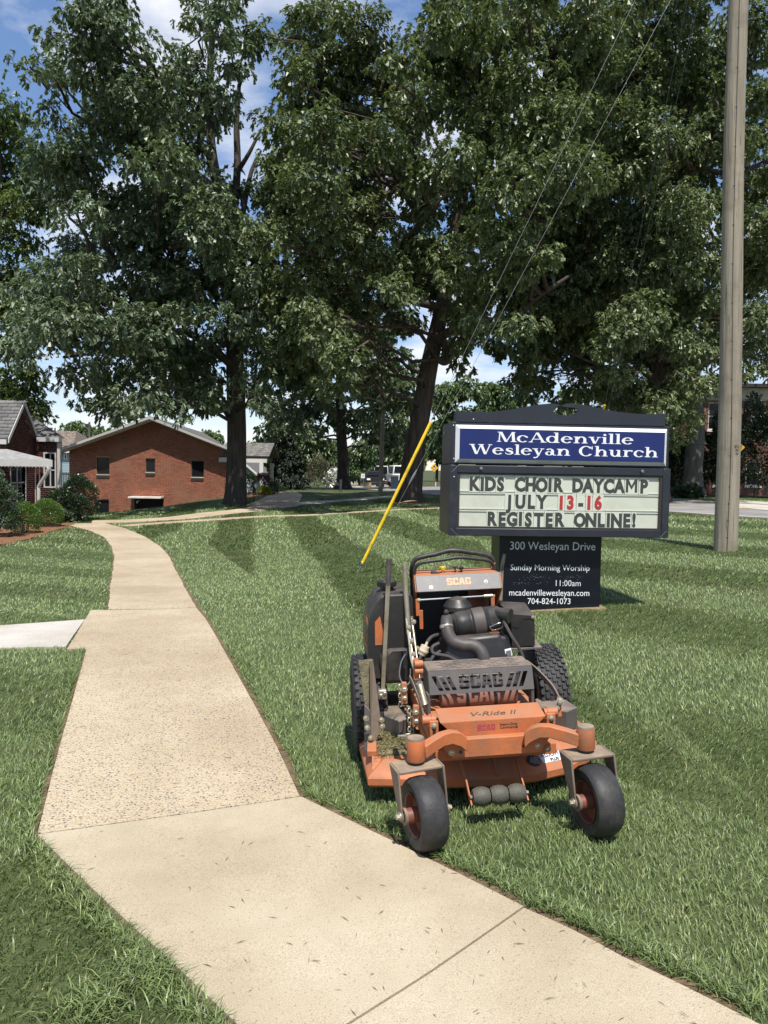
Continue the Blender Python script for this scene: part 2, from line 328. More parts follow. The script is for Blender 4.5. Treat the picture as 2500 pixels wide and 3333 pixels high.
    b = n.new('ShaderNodeBump'); b.inputs['Strength'].default_value = 0.6; b.inputs['Distance'].default_value = dist; l.new(h, b.inputs['Height']); l.new(b.outputs[0], p.inputs['Normal'])
    l.new(c, p.inputs['Base Color']); return m
M_conc = concrete('smooth_concrete', (0.455, 0.388, 0.278), (0.52, 0.453, 0.335))
M_aggr = concrete('exposed_aggregate', (0.475, 0.388, 0.265), (0.54, 0.452, 0.322), stone=(0.07, 0.065, 0.07), dens=0.62)
M_aggr2 = concrete('worn_aggregate', (0.48, 0.385, 0.265), (0.53, 0.435, 0.31), stone=(0.20, 0.17, 0.14), dens=0.4)
M_pale = concrete('pale_concrete', (0.50, 0.47, 0.42), (0.58, 0.55, 0.50))
walk = empty('sidewalk', (0, 0, 0)); tag(walk, kind='structure')
nl = gpl([(122, 2731), (260, 2869), (412, 3015), (543, 3135), (749, 3333)]); nr = gpl([(981, 2606), (1128, 2679), (1307, 2766), (1470, 2847), (1703, 2967)])
j1 = gp(1160, 3333); d_l = nl[-1] - nl[-2]; d_l /= np.linalg.norm(d_l)
jdir = (j1 - nr[-1]); jdir /= np.linalg.norm(jdir)
# joint runs from nr[-1] through j1; the left edge is carried on until it meets the joint
A_ = np.array([[d_l[0], -jdir[0]], [d_l[1], -jdir[1]]]); bt = np.linalg.solve(A_, (nr[-1] - nl[-1])[:2]); jl = nl[-1] + d_l * bt[0]
gap = 0.006
nlA = np.vstack([nl, jl]); ribbon('slab', nlA, nr, M_conc, walk, step=0.12)
nrB = gpl([(1706, 2973), (1800, 3014), (1900, 3062), (2027, 3134), (2195, 3214), (2427, 3333)]); d_r = nrB[-1] - nrB[-2]; d_r /= np.linalg.norm(d_r)
off = np.array([d_l[0], d_l[1], 0]) * gap * 1.5
ribbon('slab', np.array([jl + off, jl + d_l * 1.2, jl + d_l * 3.5]), np.vstack([nrB, nrB[-1] + d_r * 2.0]), M_conc, walk, step=0.12)
EXC.append(np.array([nr[-1][:2] - d_l[:2] * 0.02, nr[-1][:2] + d_l[:2] * 0.03, jl[:2] + d_l[:2] * 0.03, jl[:2] - d_l[:2] * 0.02]))
def ag(c): return [(x / 1.659, 1700 + y / 1.659) for x, y in c]
aL = gpl(ag([(203, 1706), (300, 1310), (385, 1000), (440, 800), (466, 698)])); aR = gpl(ag([(1618, 1500), (1500, 1240), (1400, 1050), (1290, 850), (1210, 704)]))
ribbon('slab', aL, aR, M_aggr, walk, step=0.12); EXC.append(np.array([nl[0][:2], nr[0][:2], aR[0][:2], aL[0][:2]])); EXC.append(np.array([aL[0][:2] + (0, 0.05), aR[0][:2] + (0, 0.05), nr[0][:2] - (0, 0.05), nl[0][:2] - (0, 0.05)]))
fL = gpl(ag([(362, 697), (397, 640), (460, 532), (492, 482)])); fR = gpl(ag([(1210, 703.6), (1180, 650), (1110, 530), (1060, 470)]))
ribbon('slab', fL, fR, M_aggr, walk, step=0.12)
bL = gpl(ag([(582, 479.3), (600, 330), (617, 190), (600, 130), (560, 82), (480, 47), (340, 10)])); bR = gpl(ag([(1059, 469.2), (980, 320), (915, 190), (860, 130), (780, 80), (680, 37), (560, 6)]))
ribbon('slab', bL, bR, M_aggr, walk, step=0.2, rough_edge=0.006)
sL = gpl([(-500, 2130), (-200, 2121), (0, 2114), (214, 2110)]); sR = gpl([(-500, 2052), (-200, 2045), (0, 2040), (276, 2020)])
stub = ribbon('porch_walk', sL, sR, M_pale, None, up=0.015); tag(stub, kind='structure')
far = empty('far_walk'); tag(far, kind='structure')
def strip(pts, w, m, parent=far, up=0.02, name='slab'):
    P = gpl(pts); P = resample(P, max(6, len(P) * 3)); d = np.gradient(P[:, :2], axis=0); d /= np.linalg.norm(d, axis=1)[:, None]; nn = np.stack([-d[:, 1], d[:, 0]], -1)
    return ribbon(name, P[:, :2] + nn * w / 2, P[:, :2] - nn * w / 2, m, parent, up=up, step=0.5)
strip([(400, 1713), (540, 1703), (700, 1692), (900, 1680), (1100, 1671), (1248, 1664), (1400, 1656), (1560, 1648)], 0.5, M_aggr2)
strip([(300, 1701), (440, 1697), (560, 1690), (700, 1673), (800, 1663), (880, 1650)], 1.1, M_aggr2, up=0.028)
strip([(870, 1652), (960, 1640), (1080, 1632), (1248, 1620), (1330, 1614)], 1.5, M_pale, up=0.024)
strip([(880, 1648), (910, 1630), (930, 1612), (915, 1602)], 2.0, M_aggr2, up=0.032)
# bare, trimmed soil strip along the path edges
M_edge = mat('edge_soil', (0.11, 0.075, 0.045), 0.95, spec=0.1, col2=(0.20, 0.15, 0.09), vs=14, vdet=8, bump=0.8, bs=60)
def soil_strip(E, side, w):
    E = resample(np.asarray(E)[:, :2], 60); d = np.gradient(E, axis=0); d /= np.linalg.norm(d, axis=1)[:, None]; nn = np.stack([-d[:, 1], d[:, 0]], -1) * side
    wv = w * (0.6 + 0.5 * np.sin(np.arange(60) * 0.9 + 2 * np.sin(np.arange(60) * 0.37)) ** 2)
    tag(ribbon('soil_edge', E + nn * 0.004, E + nn * wv[:, None], M_edge, None, up=0.008, thick=0.02, step=0.1, rough_edge=0.004, exc=False), kind='structure'); EXC.append(np.concatenate([E, (E + nn * (wv * 0.75)[:, None])[::-1]]))
for E, sd, w in ((nlA, -1, 0.035), (nr, 1, 0.06), (nrB, 1, 0.06), (aL, 1, 0.035), (aR, -1, 0.055), (np.vstack([fR, bR]), -1, 0.05), (bL, 1, 0.03)): soil_strip(E, sd, w)
# mulch beds
M_mulch = mat('pine_mulch', (0.13, 0.062, 0.032), 0.95, spec=0.1, col2=(0.26, 0.14, 0.08), vs=9, vdet=8, bump=0.9, bs=40)
bed = gpl([(-420, 1790), (-100, 1790), (0, 1778), (90, 1758), (160, 1735), (215, 1716), (240, 1706)]); bedb = gpl([(-420, 1680), (-100, 1680), (0, 1690), (90, 1688), (150, 1684), (200, 1681), (232, 1680)])
tag(ribbon('mulch_bed', bed, bedb, M_mulch, None, up=0.03, step=0.8, rough_edge=0.05), kind='structure')
b2a = gpl([(790, 1622), (850, 1618), (895, 1611), (900, 1604)]); b2b = gpl([(790, 1607), (840, 1604), (880, 1600), (893, 1597)])
tag(ribbon('mulch_bed', b2a, b2b, M_mulch, None, up=0.04, step=0.4), kind='structure')
mr_ = gp(1365, 1640)
th_ = np.linspace(math.pi, 2 * math.pi, 14); mc = mr_[:2]
tag(ribbon('mulch_ring', np.stack([mc[0] + 0.3 + 1.5 * np.cos(th_), mc[1] + 0.6 + 1.1 * np.sin(th_)], -1), np.stack([mc[0] + 0.3 + 1.5 * np.cos(th_), mc[1] + 0.6 - 0.9 * np.sin(th_)], -1), M_mulch, None, up=0.05, step=0.3), kind='structure')
# road with kerb
M_road = mat('worn_asphalt', (0.19, 0.185, 0.18), 0.9, spec=0.25, col2=(0.25, 0.24, 0.225), vs=0.8, dirt=(0.31, 0.29, 0.27), dirt_s=0.25, bump=0.4, bs=60)
near_e = np.array([[34, -6], [24, 4], [15, 14.5], [9.7, 22.5], [4.2, 42], [-0.6, 56], [-5, 80], [-9, 120], [-14, 200]], float)
far_e = np.array([[48, 0], [34, 14], [22, 24], [15.8, 36], [8.9, 62], [4.5, 76], [1.5, 92], [-1, 124], [-5, 202]], float)
def smooth2(P, n): P = np.array([list(v) for v in catmull([(x, y, 0) for x, y in P], 8)])[:, :2]; return resample(P, n)
NE, FE = smooth2(near_e, 120), smooth2(far_e, 120)
tag(ribbon('road', NE, FE, M_road, None, up=0.012, step=1.0), kind='structure')
dirv = np.gradient(NE, axis=0); dirv /= np.linalg.norm(dirv, axis=1)[:, None]; nrm = np.stack([dirv[:, 1], -dirv[:, 0]], -1) * np.sign(((FE - NE) * np.stack([dirv[:, 1], -dirv[:, 0]], -1)).sum(1))[:, None]
M_kerb = concrete('kerb_concrete', (0.42, 0.37, 0.30), (0.5, 0.45, 0.38))
tag(ribbon('kerb', NE - nrm * 0.28, NE - nrm * 0.01, M_kerb, None, up=0.06, step=0.6), kind='structure')
tag(ribbon('kerb', FE + nrm * 0.01, FE + nrm * 0.28, M_kerb, None, up=0.06, step=0.6), kind='structure')
MID = NE * 0.5 + FE * 0.5; M_yel = mat('road_paint', (0.55, 0.4, 0.08), 0.8, dirt=(0.25, 0.23, 0.2), dirt_s=3)
tag(ribbon('lane_line', MID - nrm * 0.16, MID - nrm * 0.06, M_yel, None, up=0.018, thick=0.01, step=1.0, exc=False), kind='structure')
tag(ribbon('lane_line', MID + nrm * 0.06, MID + nrm * 0.16, M_yel, None, up=0.018, thick=0.01, step=1.0, exc=False), kind='structure')
drv = gpl([(2330, 1655), (2420, 1655), (2600, 1672)]); drv2 = gpl([(2390, 1632), (2460, 1632), (2640, 1648)])
tag(ribbon('driveway', drv, drv2, M_pale, None, up=0.03, step=0.8), kind='structure')

# ------------------------------------------------------------------ buildings
M_mortar = mat('mortar', (0.60, 0.49, 0.39), 0.95, col2=(0.52, 0.42, 0.33), vs=2)
M_brick = mat('red_brick', (0.31, 0.102, 0.058), 0.9, spec=0.2, col2=(0.22, 0.082, 0.05), vs=1.2, attr=0.32, dirt=(0.28, 0.15, 0.10), dirt_s=0.5)
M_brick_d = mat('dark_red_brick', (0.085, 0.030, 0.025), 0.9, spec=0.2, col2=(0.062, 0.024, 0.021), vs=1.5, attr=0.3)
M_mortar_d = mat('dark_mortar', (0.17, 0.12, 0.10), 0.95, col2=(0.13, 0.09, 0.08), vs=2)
M_glass = mat('dark_glass', (0.010, 0.012, 0.014), 0.12, spec=0.22)
M_frame = mat('bronze_frame', (0.03, 0.025, 0.022), 0.5)
M_white = mat('white_trim', (0.66, 0.65, 0.61), 0.6, dirt=(0.5, 0.48, 0.43), dirt_s=1.5)
M_trim = mat('aged_trim', (0.43, 0.42, 0.39), 0.6, dirt=(0.36, 0.35, 0.32), dirt_s=1.5)
M_stone = mat('stone_sill', (0.48, 0.42, 0.35), 0.8, col2=(0.4, 0.35, 0.29), vs=4)
M_shing = mat('grey_shingle', (0.20, 0.19, 0.18), 0.95, spec=0.2, col2=(0.15, 0.145, 0.14), vs=3, attr=0.28, bump=0.5, bs=90)
M_shing_b = mat('brown_shingle', (0.22, 0.175, 0.14), 0.95, spec=0.2, col2=(0.17, 0.14, 0.115), vs=3, attr=0.28, bump=0.5, bs=60)
def bricks(name, O_, U_, width, z0, z1fun, holes, material, parent, bl=0.203, bh=0.0677, jt=0.011, proud=0.009, zlo=None):
    """running-bond courses on a wall; O_ = lower left corner, U_ = unit vector along; N faces the viewer side (U x Z)"""
    U_ = np.array(U_, float); N = np.cross(U_, [0, 0, 1.0]); V, F, var = [], [], []
    rows = int((max(z1fun(width * t) for t in np.linspace(0, 1, 21)) - z0) / bh) + 1
    for r in range(rows):
        za, zb = z0 + r * bh + jt / 2, z0 + (r + 1) * bh - jt / 2
        s = -bl / 2 if r % 2 else 0.0
        while s < width:
            a, b = max(s + jt / 2, 0), min(s + bl - jt / 2, width); s += bl
            if b - a < 0.02 or min(z1fun(a), z1fun(b)) < zb: continue
            if zlo is not None and zb < zlo(a) - 0.1: continue
            segs = [(a, b)]
            for (h0, h1, hz0, hz1) in holes:
                if zb > hz0 and za < hz1:
                    ns = []
                    for (p, q) in segs:
                        if q <= h0 or p >= h1: ns.append((p, q))
                        else:
                            if h0 - p > 0.02: ns.append((p, h0))
                            if q - h1 > 0.02: ns.append((h1, q))
                    segs = ns
            for (p, q) in segs:
                o = len(V); jz = random.uniform(0, 0.003)
                for (k, zz, pr) in ((p, za, 0), (q, za, 0), (q, zb, 0), (p, zb, 0), (p, za, 1), (q, za, 1), (q, zb, 1), (p, zb, 1)):
                    w = np.array(O_) + U_ * k + N * ((proud + jz) * pr); V.append((w[0], w[1], zz))
                F += [(o + 4, o + 5, o + 6, o + 7), (o, o + 1, o + 5, o + 4), (o + 1, o + 2, o + 6, o + 5), (o + 2, o + 3, o + 7, o + 6), (o + 3, o, o + 4, o + 7)]
                var += [random.random()] * 5
    return tag(np_mesh(name, V, F, material, parent, var=var), kind='stuff')
def wall_holes(O_, U_, width, z0, z1fun, holes, depth, parent, material, name='wall'):
    """a wall sheet with openings, split into columns, and the reveals of its openings"""
    U_ = np.array(U_, float); N = np.cross(U_, [0, 0, 1.0]); mb = MB()
    cuts = sorted(set([0.0, width] + [c for h in holes for c in h[:2]] + [width * t for t in (0.25, 0.5, 0.75)]))
    P = lambda s, z, k=0: tuple((np.array(O_) + U_ * s - N * k)[:2]) + (z,)
    for a, b in zip(cuts[:-1], cuts[1:]):
        hs = sorted([h for h in holes if h[0] <= a + 1e-6 and h[1] >= b - 1e-6], key=lambda h: h[2]); zc_ = z0
        for h in hs:
            if h[2] > zc_: mb.add([P(a, zc_), P(b, zc_), P(b, h[2]), P(a, h[2])], [(0, 1, 2, 3)])
            zc_ = max(zc_, h[3])
        mb.add([P(a, zc_), P(b, zc_), P(b, z1fun(b)), P(a, z1fun(a))], [(0, 1, 2, 3)])
    for (a, b, c, d) in holes:
        mb.add([P(a, c), P(b, c), P(b, d), P(a, d), P(a, c, depth), P(b, c, depth), P(b, d, depth), P(a, d, depth)], [(0, 4, 5, 1), (1, 5, 6, 2), (2, 6, 7, 3), (3, 7, 4, 0)])
    return mb.build(name, material, parent, smooth=0)
# --- brick church hall
CY = 50.0
pL, pR = at(226, 1600, CY), at(775, 1600, CY); hx0 = pL[0]; HW = pR[0] - pL[0]
def cz(px, py): return at(px, py, CY)[2]
def cs(px, py): return at(px, py, CY)[0] - hx0
eL, eR = cz(226, 1459), cz(775, 1472); eave = (eL + eR) / 2; apex = cz(489, 1362); zb0 = -2.6
ztop = lambda s: eave + (apex - eave) * (1 - abs(s - HW / 2) / (HW / 2))
church = empty('brick_church_hall', (0, 0, 0)); tag(church, 'two storey red brick gable-ended hall with five dark openings', 'building')
def hole(a, b, c, d): return (cs(a, c), cs(b, c), cz((a + b) / 2, d), cz((a + b) / 2, c))
wins = [hole(314, 357, 1488, 1544), hole(474, 505, 1493, 1537), hole(622, 664, 1499, 1553), hole(311, 355, 1626, 1700), hole(436, 532, 1622, 1659)]
U = (1, 0, 0); O1 = (hx0, CY, 0)
wall_holes(O1, U, HW, zb0, ztop, wins, 0.18, church, M_mortar)
bricks('bricks', O1, U, HW, zb0, ztop, wins, M_brick, church, zlo=lambda s: float(T(hx0 + s, CY)))
mb = MB(); BK = CY + 22
mb.add([(hx0, BK, zb0), (hx0, CY, zb0), (hx0, CY, eave), (hx0, BK, eave)], [(0, 1, 2, 3)]); mb.build('side_wall', M_brick, church, smooth=0)
mb = MB(); mb.add([(hx0 + HW, CY, zb0), (hx0 + HW - 4.2, BK, zb0), (hx0 + HW - 4.2, BK, eave), (hx0 + HW, CY, eave)], [(0, 1, 2, 3)]); mb.build('side_wall', M_brick, church, smooth=0)
OVH, ovs = 0.92, 0.35; slope = (apex - eave) / (HW / 2)
for sgn in (-1, 1):
    xm = hx0 + HW / 2; xe = xm + sgn * (HW / 2 + ovs); ze = apex + 0.10 - slope * (HW / 2 + ovs)
    q = [(xe, CY - OVH, ze), (xm, CY - OVH, apex + 0.10), (xm - 2, BK, apex + 0.10), (xe - (4.2 if sgn > 0 else 0), BK, ze)]
    if sgn > 0: q = [q[1], q[0], q[3], q[2]]
    rf = MB().plate(q, 0.10).build('roof', M_shing, church, smooth=0)
    MB().hexa([(xe, CY - OVH - 0.03, ze - 0.19), (xm, CY - OVH - 0.03, apex - 0.09), (xm, CY - OVH - 0.004, apex - 0.09), (xe, CY - OVH - 0.004, ze - 0.19), (xe, CY - OVH - 0.03, ze - 0.03), (xm, CY - OVH - 0.03, apex + 0.07), (xm, CY - OVH - 0.004, apex + 0.07), (xe, CY - OVH - 0.004, ze - 0.03)]).build('rake_board', M_trim, rf, smooth=0)
    MB().plate([(xm, CY - OVH + 0.01, apex - 0.12), (xe, CY - OVH + 0.01, ze - 0.22), (xe, CY - 0.01, ze - 0.22), (xm, CY - 0.01, apex - 0.12)][::sgn], 0.02).build('soffit', M_white, rf, smooth=0)
for i, (a, b, c, d) in enumerate(wins):
    X0, X1 = hx0 + a, hx0 + b; w = MB(); t = 0.06
    for q in (((X0, c), (X0 + t, d)), ((X1 - t, c), (X1, d)), ((X0 + t, c), (X1 - t, c + t)), ((X0 + t, d - t), (X1 - t, d))):
        w.box((q[0][0], CY + 0.10, q[0][1]), (q[1][0], CY + 0.16, q[1][1]))
    win = w.build('window' if i < 4 else 'basement_recess', M_frame, church, smooth=0)
    if i < 4:
        MB().box((X0 + t, CY + 0.12, c + t), (X1 - t, CY + 0.13, d - t)).build('pane', M_glass, win, smooth=0)
        if i < 3: MB().hexa([(X0, CY - 0.05, c - 0.24), (X1, CY - 0.05, c - 0.24), (X1, CY + 0.1, c - 0.24), (X0, CY + 0.1, c - 0.24), (X0, CY - 0.05, c - 0.06), (X1, CY - 0.05, c - 0.06), (X1, CY + 0.1, c - 0.02), (X0, CY + 0.1, c - 0.02)]).build('sill', M_frame, win, smooth=0); MB().box((X0, CY - 0.06, c - 0.055), (X1, CY + 0.09, c - 0.01)).build('sill_cap', M_stone, win, smooth=0)
        mz = c + (d - c) * 0.62
        if i in (0, 2): MB().box((X0 + t, CY + 0.135, mz), (X1 - t, CY + 0.15, d - t)).build('blind', mat('blind_fabric', (0.028, 0.028, 0.030), 0.5), win, smooth=0)
    else:
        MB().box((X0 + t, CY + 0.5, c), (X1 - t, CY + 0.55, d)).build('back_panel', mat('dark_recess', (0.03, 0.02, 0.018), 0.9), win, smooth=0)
        MB().box((X0 - 0.15, CY - 0.75, d + 0.02), (X1 + 0.05, CY + 0.02, d + 0.13)).build('ledge', M_white, church, smooth=0, bevel=0.01)
        MB().tube(catmull([(X0 + 0.28, CY + 0.3, d - 0.15), (X0 + 0.24, CY + 0.05, d - 0.2), (X0 + 0.2, CY - 0.06, d - 0.32)], 4), 0.05, 8).build('vent_pipe', M_white, church)
# rear cross roof and the porch
zr, ze = cz(790, 1438), cz(790, 1484); xa, xb = hx0 + HW - 1.2, at(879, 1460, CY)[0]
def shingled(name, p00, p10, p11, p01, rows, tabs, m, parent, joined=True, lift=0.012):
    """courses of tabs on a roof slope: p00-p10 eave, p01-p11 ridge"""
    p00, p10, p11, p01 = map(np.array, (p00, p10, p11, p01)); n = np.cross(p10 - p00, p01 - p00); n = n / np.linalg.norm(n); V, F, var, objs = [], [], [], []
    for r in range(rows):
        t0, t1 = r / rows, min(1.0, (r + 1.25) / rows)
        for c in range(-1, tabs + 1):
            o = 0.5 * (r % 2); s0, s1 = max(0, (c + o + 0.02) / tabs), min(1, (c + o + 0.98) / tabs)
            if s1 - s0 < 0.004: continue
            B = lambda s, t: (p00 * (1 - s) + p10 * s) * (1 - t) + (p01 * (1 - s) + p11 * s) * t
            up = n * (lift * 2 + random.uniform(0, lift * 0.5)); q = [B(s0, t0) + up, B(s1, t0) + up, B(s1, t1) + n * lift * 0.4, B(s0, t1) + n * lift * 0.4]
            k = len(V); V += [tuple(x) for x in q] + [tuple(B(s0, t0)), tuple(B(s1, t0))]; F += [(k, k + 1, k + 2, k + 3), (k + 4, k + 5, k + 1, k)]; var += [random.random()] * 2
            if not joined: objs.append((np.array(V[k:k + 6]), var[-1]))
    if joined: return tag(np_mesh(name, V, F, m, parent, var=var), kind='stuff')
    for q, vv in objs: np_mesh('shingle', q, np.array([(0, 1, 2, 3), (4, 5, 1, 0)]), m, parent, var=[vv, vv])
pr = MB().plate([(xa, CY - 0.4, ze), (xb, CY - 0.4, ze), (xb, CY + 2.0, zr), (xa, CY + 2.0, zr)], 0.08).build('porch_roof', M_shing, church, smooth=0)
shingled('shingles', (xa, CY - 0.4, ze), (xb, CY - 0.4, ze), (xb, CY + 2.0, zr), (xa, CY + 2.0, zr), 13, 16, M_shing, pr)
MB().plate([(xb, CY + 4.4, ze), (xa, CY + 4.4, ze), (xa, CY + 2.0, zr), (xb, CY + 2.0, zr)], 0.08).build('porch_roof', M_shing, church, smooth=0)
MB().box((xa, CY - 0.32, ze - 0.42), (xb - 0.15, CY - 0.12, ze - 0.12)).build('porch_beam', M_white, church, smooth=0)
gz = float(T(xb - 0.5, CY))
for yy in (CY - 0.34, CY + 4.1): MB().box((xb - 0.62, yy, gz), (xb - 0.38, yy + 0.24, ze - 0.43)).build('porch_column', M_white, church, smooth=0)

# --- low dark-brick cottage at the left edge
cot = empty('brick_cottage', (0, 0, 0)); tag(cot, 'dark red brick cottage with steep grey gable at left edge', 'building')
CX, Y0, Y1 = -12.3, 25.0, 27.0; zE, zA = 2.40, 3.55; zB = -1.2; LX = -20.0
gzt = lambda s: zE + (zA - zE) * (1 - abs(s - 1.0))
hw_ = [(0.28, 1.30, 0.10, 1.62)]
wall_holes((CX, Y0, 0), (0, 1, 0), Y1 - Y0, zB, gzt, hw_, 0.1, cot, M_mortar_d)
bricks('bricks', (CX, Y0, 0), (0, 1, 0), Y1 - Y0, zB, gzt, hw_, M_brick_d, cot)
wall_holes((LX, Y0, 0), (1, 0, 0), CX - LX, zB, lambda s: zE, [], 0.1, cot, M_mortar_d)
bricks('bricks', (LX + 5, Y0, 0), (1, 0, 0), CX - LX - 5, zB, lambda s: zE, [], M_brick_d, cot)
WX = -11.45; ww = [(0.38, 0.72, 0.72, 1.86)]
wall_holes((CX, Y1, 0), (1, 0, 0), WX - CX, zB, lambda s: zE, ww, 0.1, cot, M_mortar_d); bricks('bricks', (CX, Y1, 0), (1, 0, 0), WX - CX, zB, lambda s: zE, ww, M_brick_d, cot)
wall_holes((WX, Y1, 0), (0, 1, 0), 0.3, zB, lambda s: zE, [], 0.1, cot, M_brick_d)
def cwin(o, u, a, b, c, d):
    o = Vector(o); u = Vector(u); nn = u.cross(Vector((0, 0, 1))); w = MB(); t = 0.055
    P = lambda s, z, k: tuple(o + u * s + nn * k + Vector((0, 0, z)))
    for (s0, s1, q0, q1) in ((a - t, a, c - t, d + t), (b, b + t, c - t, d + t), (a, b, c - t, c), (a, b, d, d + t), ((a + b) / 2 - 0.02, (a + b) / 2 + 0.02, c, d), (a, b, (c + d) / 2 - 0.02, (c + d) / 2 + 0.02)):
        k0, k1 = (-0.06, 0.02) if (s0 < a or s1 > b or q0 < c or q1 > d) else (-0.05, -0.02)
        w.hexa([P(s0, q0, k1), P(s1, q0, k1), P(s1, q0, k0), P(s0, q0, k0), P(s0, q1, k1), P(s1, q1, k1), P(s1, q1, k0), P(s0, q1, k0)])
    f = w.build('window', M_trim, cot, smooth=0); g = MB(); g.add([P(a, c, -0.055), P(b, c, -0.055), P(b, d, -0.055), P(a, d, -0.055)], [(0, 1, 2, 3)]); g.build('pane', M_glass, f, smooth=0)
cwin((CX, Y0, 0), (0, 1, 0), 0.28, 1.30, 0.10, 1.62); cwin((CX, Y1, 0), (1, 0, 0), 0.38, 0.72, 0.72, 1.86)
ro = 0.14
rf = MB().plate([(LX, Y0 - ro, zE - ro * 1.15 + 0.06), (CX + 0.12, Y0 - ro, zE - ro * 1.15 + 0.06), (CX + 0.12, 26, zA + 0.06), (LX, 26, zA + 0.06)], 0.06).build('roof', M_shing, cot, smooth=0)
shingled('shingle', (LX + 4.5, Y0 - ro, zE - ro * 1.15 + 0.06), (CX + 0.12, Y0 - ro, zE - ro * 1.15 + 0.06), (CX + 0.12, 26, zA + 0.06), (LX + 4.5, 26, zA + 0.06), 11, 11, M_shing, rf, joined=False)
MB().plate([(CX + 0.12, Y1 + ro, zE - ro * 1.15 + 0.06), (LX, Y1 + ro, zE - ro * 1.15 + 0.06), (LX, 26, zA + 0.06), (CX + 0.12, 26, zA + 0.06)], 0.06).build('roof', M_shing, cot, smooth=0)
for (ya, yb) in ((Y0 - ro, 26), (Y1 + ro, 26)):
    MB().hexa([(CX + 0.13, ya, zE - ro * 1.15 - 0.08), (CX + 0.16, ya, zE - ro * 1.15 - 0.08), (CX + 0.16, yb, zA - 0.08), (CX + 0.13, yb, zA - 0.08), (CX + 0.13, ya, zE - ro * 1.15 + 0.07), (CX + 0.16, ya, zE - ro * 1.15 + 0.07), (CX + 0.16, yb, zA + 0.07), (CX + 0.13, yb, zA + 0.07)]).build('rake_board', M_trim, cot, smooth=0)
MB().box((LX, Y0 - ro - 0.06, zE - ro * 1.15 - 0.12), (CX + 0.1, Y0 - ro - 0.005, zE - ro * 1.15 + 0.04)).build('gutter', M_trim, cot, smooth=0)
hip = MB(); A1, A2, A3 = (-13.4, 29, 3.35), (WX + 0.15, Y1 - 0.12, zE), (WX + 0.15, Y1 + 0.3, zE)
hip.plate([(CX + 0.16, Y1 - 0.12, zE), A2, A1, (-13.5, 29, 3.35)], 0.05); hip.add([A2, A3, A1], [(0, 1, 2)]); rw = hip.build('wing_roof', M_shing, cot, smooth=0)
MB().plate([(LX, Y1 + 0.3, zE + 0.05), (CX + 0.02, Y1 + 0.3, zE + 0.05), A1, (LX, 29, 3.35)], 0.05).build('wing_roof', M_shing, cot, smooth=0)
MB().box((CX + 0.17, Y1 - 0.19, zE - 0.12), (WX + 0.18, Y1 - 0.13, zE + 0.03)).build('gutter', M_trim, cot, smooth=0)
MB().box((WX - 0.02, Y1 - 0.07, zB), (WX + 0.09, Y1 + 0.05, zE - 0.13)).build('corner_board', M_trim, cot, smooth=0)
# metal porch awning on thin posts
M_awn = mat('ribbed_awning', (0.24, 0.235, 0.228), 0.7, dirt=(0.22, 0.215, 0.20), dirt_s=3.5, dirt_lo=0.42, dirt_hi=0.62, col2=(0.42, 0.415, 0.40), vs=8)
fR_ = at(169, 1497, 22.4); bR_ = at(24, 1462, 24.8); fl_ = (fR_[0] - 6.5, fR_[1] + 0.0, fR_[2]); bl_ = (bR_[0] - 6.5, bR_[1], bR_[2])
aw = empty('porch_awning', (0, 0, 0)); aw.parent = cot
MB().plate([fl_, tuple(fR_), tuple(bR_), bl_], 0.05).build('awning_sheet', M_awn, aw, smooth=0)
MB().box((fl_[0], fR_[1] - 0.05, fR_[2] - 0.2), (fR_[0] + 0.03, fR_[1] - 0.005, fR_[2] + 0.0)).build('gutter', M_trim, aw, smooth=0)
mb = MB(); k = 0
while k < 6.4:
    mb.prism([(0, 0), (0.05, -0.03), (0.1, 0)], 0, 0.01, basis((fl_[0] + k, fR_[1] - 0.03, fR_[2] - 0.2), (1, 0, 0), (0, 0, 1))); k += 0.1
mb.build('scalloped_edge', M_trim, aw, smooth=0)
dsx = fR_[0] - 0.12; gzz = float(T(-9.9, 22.5))
MB().tube(catmull([(dsx, 22.38, fR_[2] - 0.2), (dsx, 22.4, fR_[2] - 0.34), (dsx - 0.34, 22.6, fR_[2] - 0.75), (dsx - 0.37, 22.62, fR_[2] - 0.95), (dsx - 0.37, 22.62, gzz)], 5), 0.05, 8).build('downspout', M_trim, aw)
for k, dxp in enumerate((0.62, 0.50, 3.0, 3.1, 1.85)):
    MB().tube([(fR_[0] - dxp, 22.7, gzz), (fR_[0] - dxp, 22.7, fR_[2] - 0.1)], 0.016, 6).build('awning_post', mat('tan_post', (0.42, 0.36, 0.26), 0.6), aw)

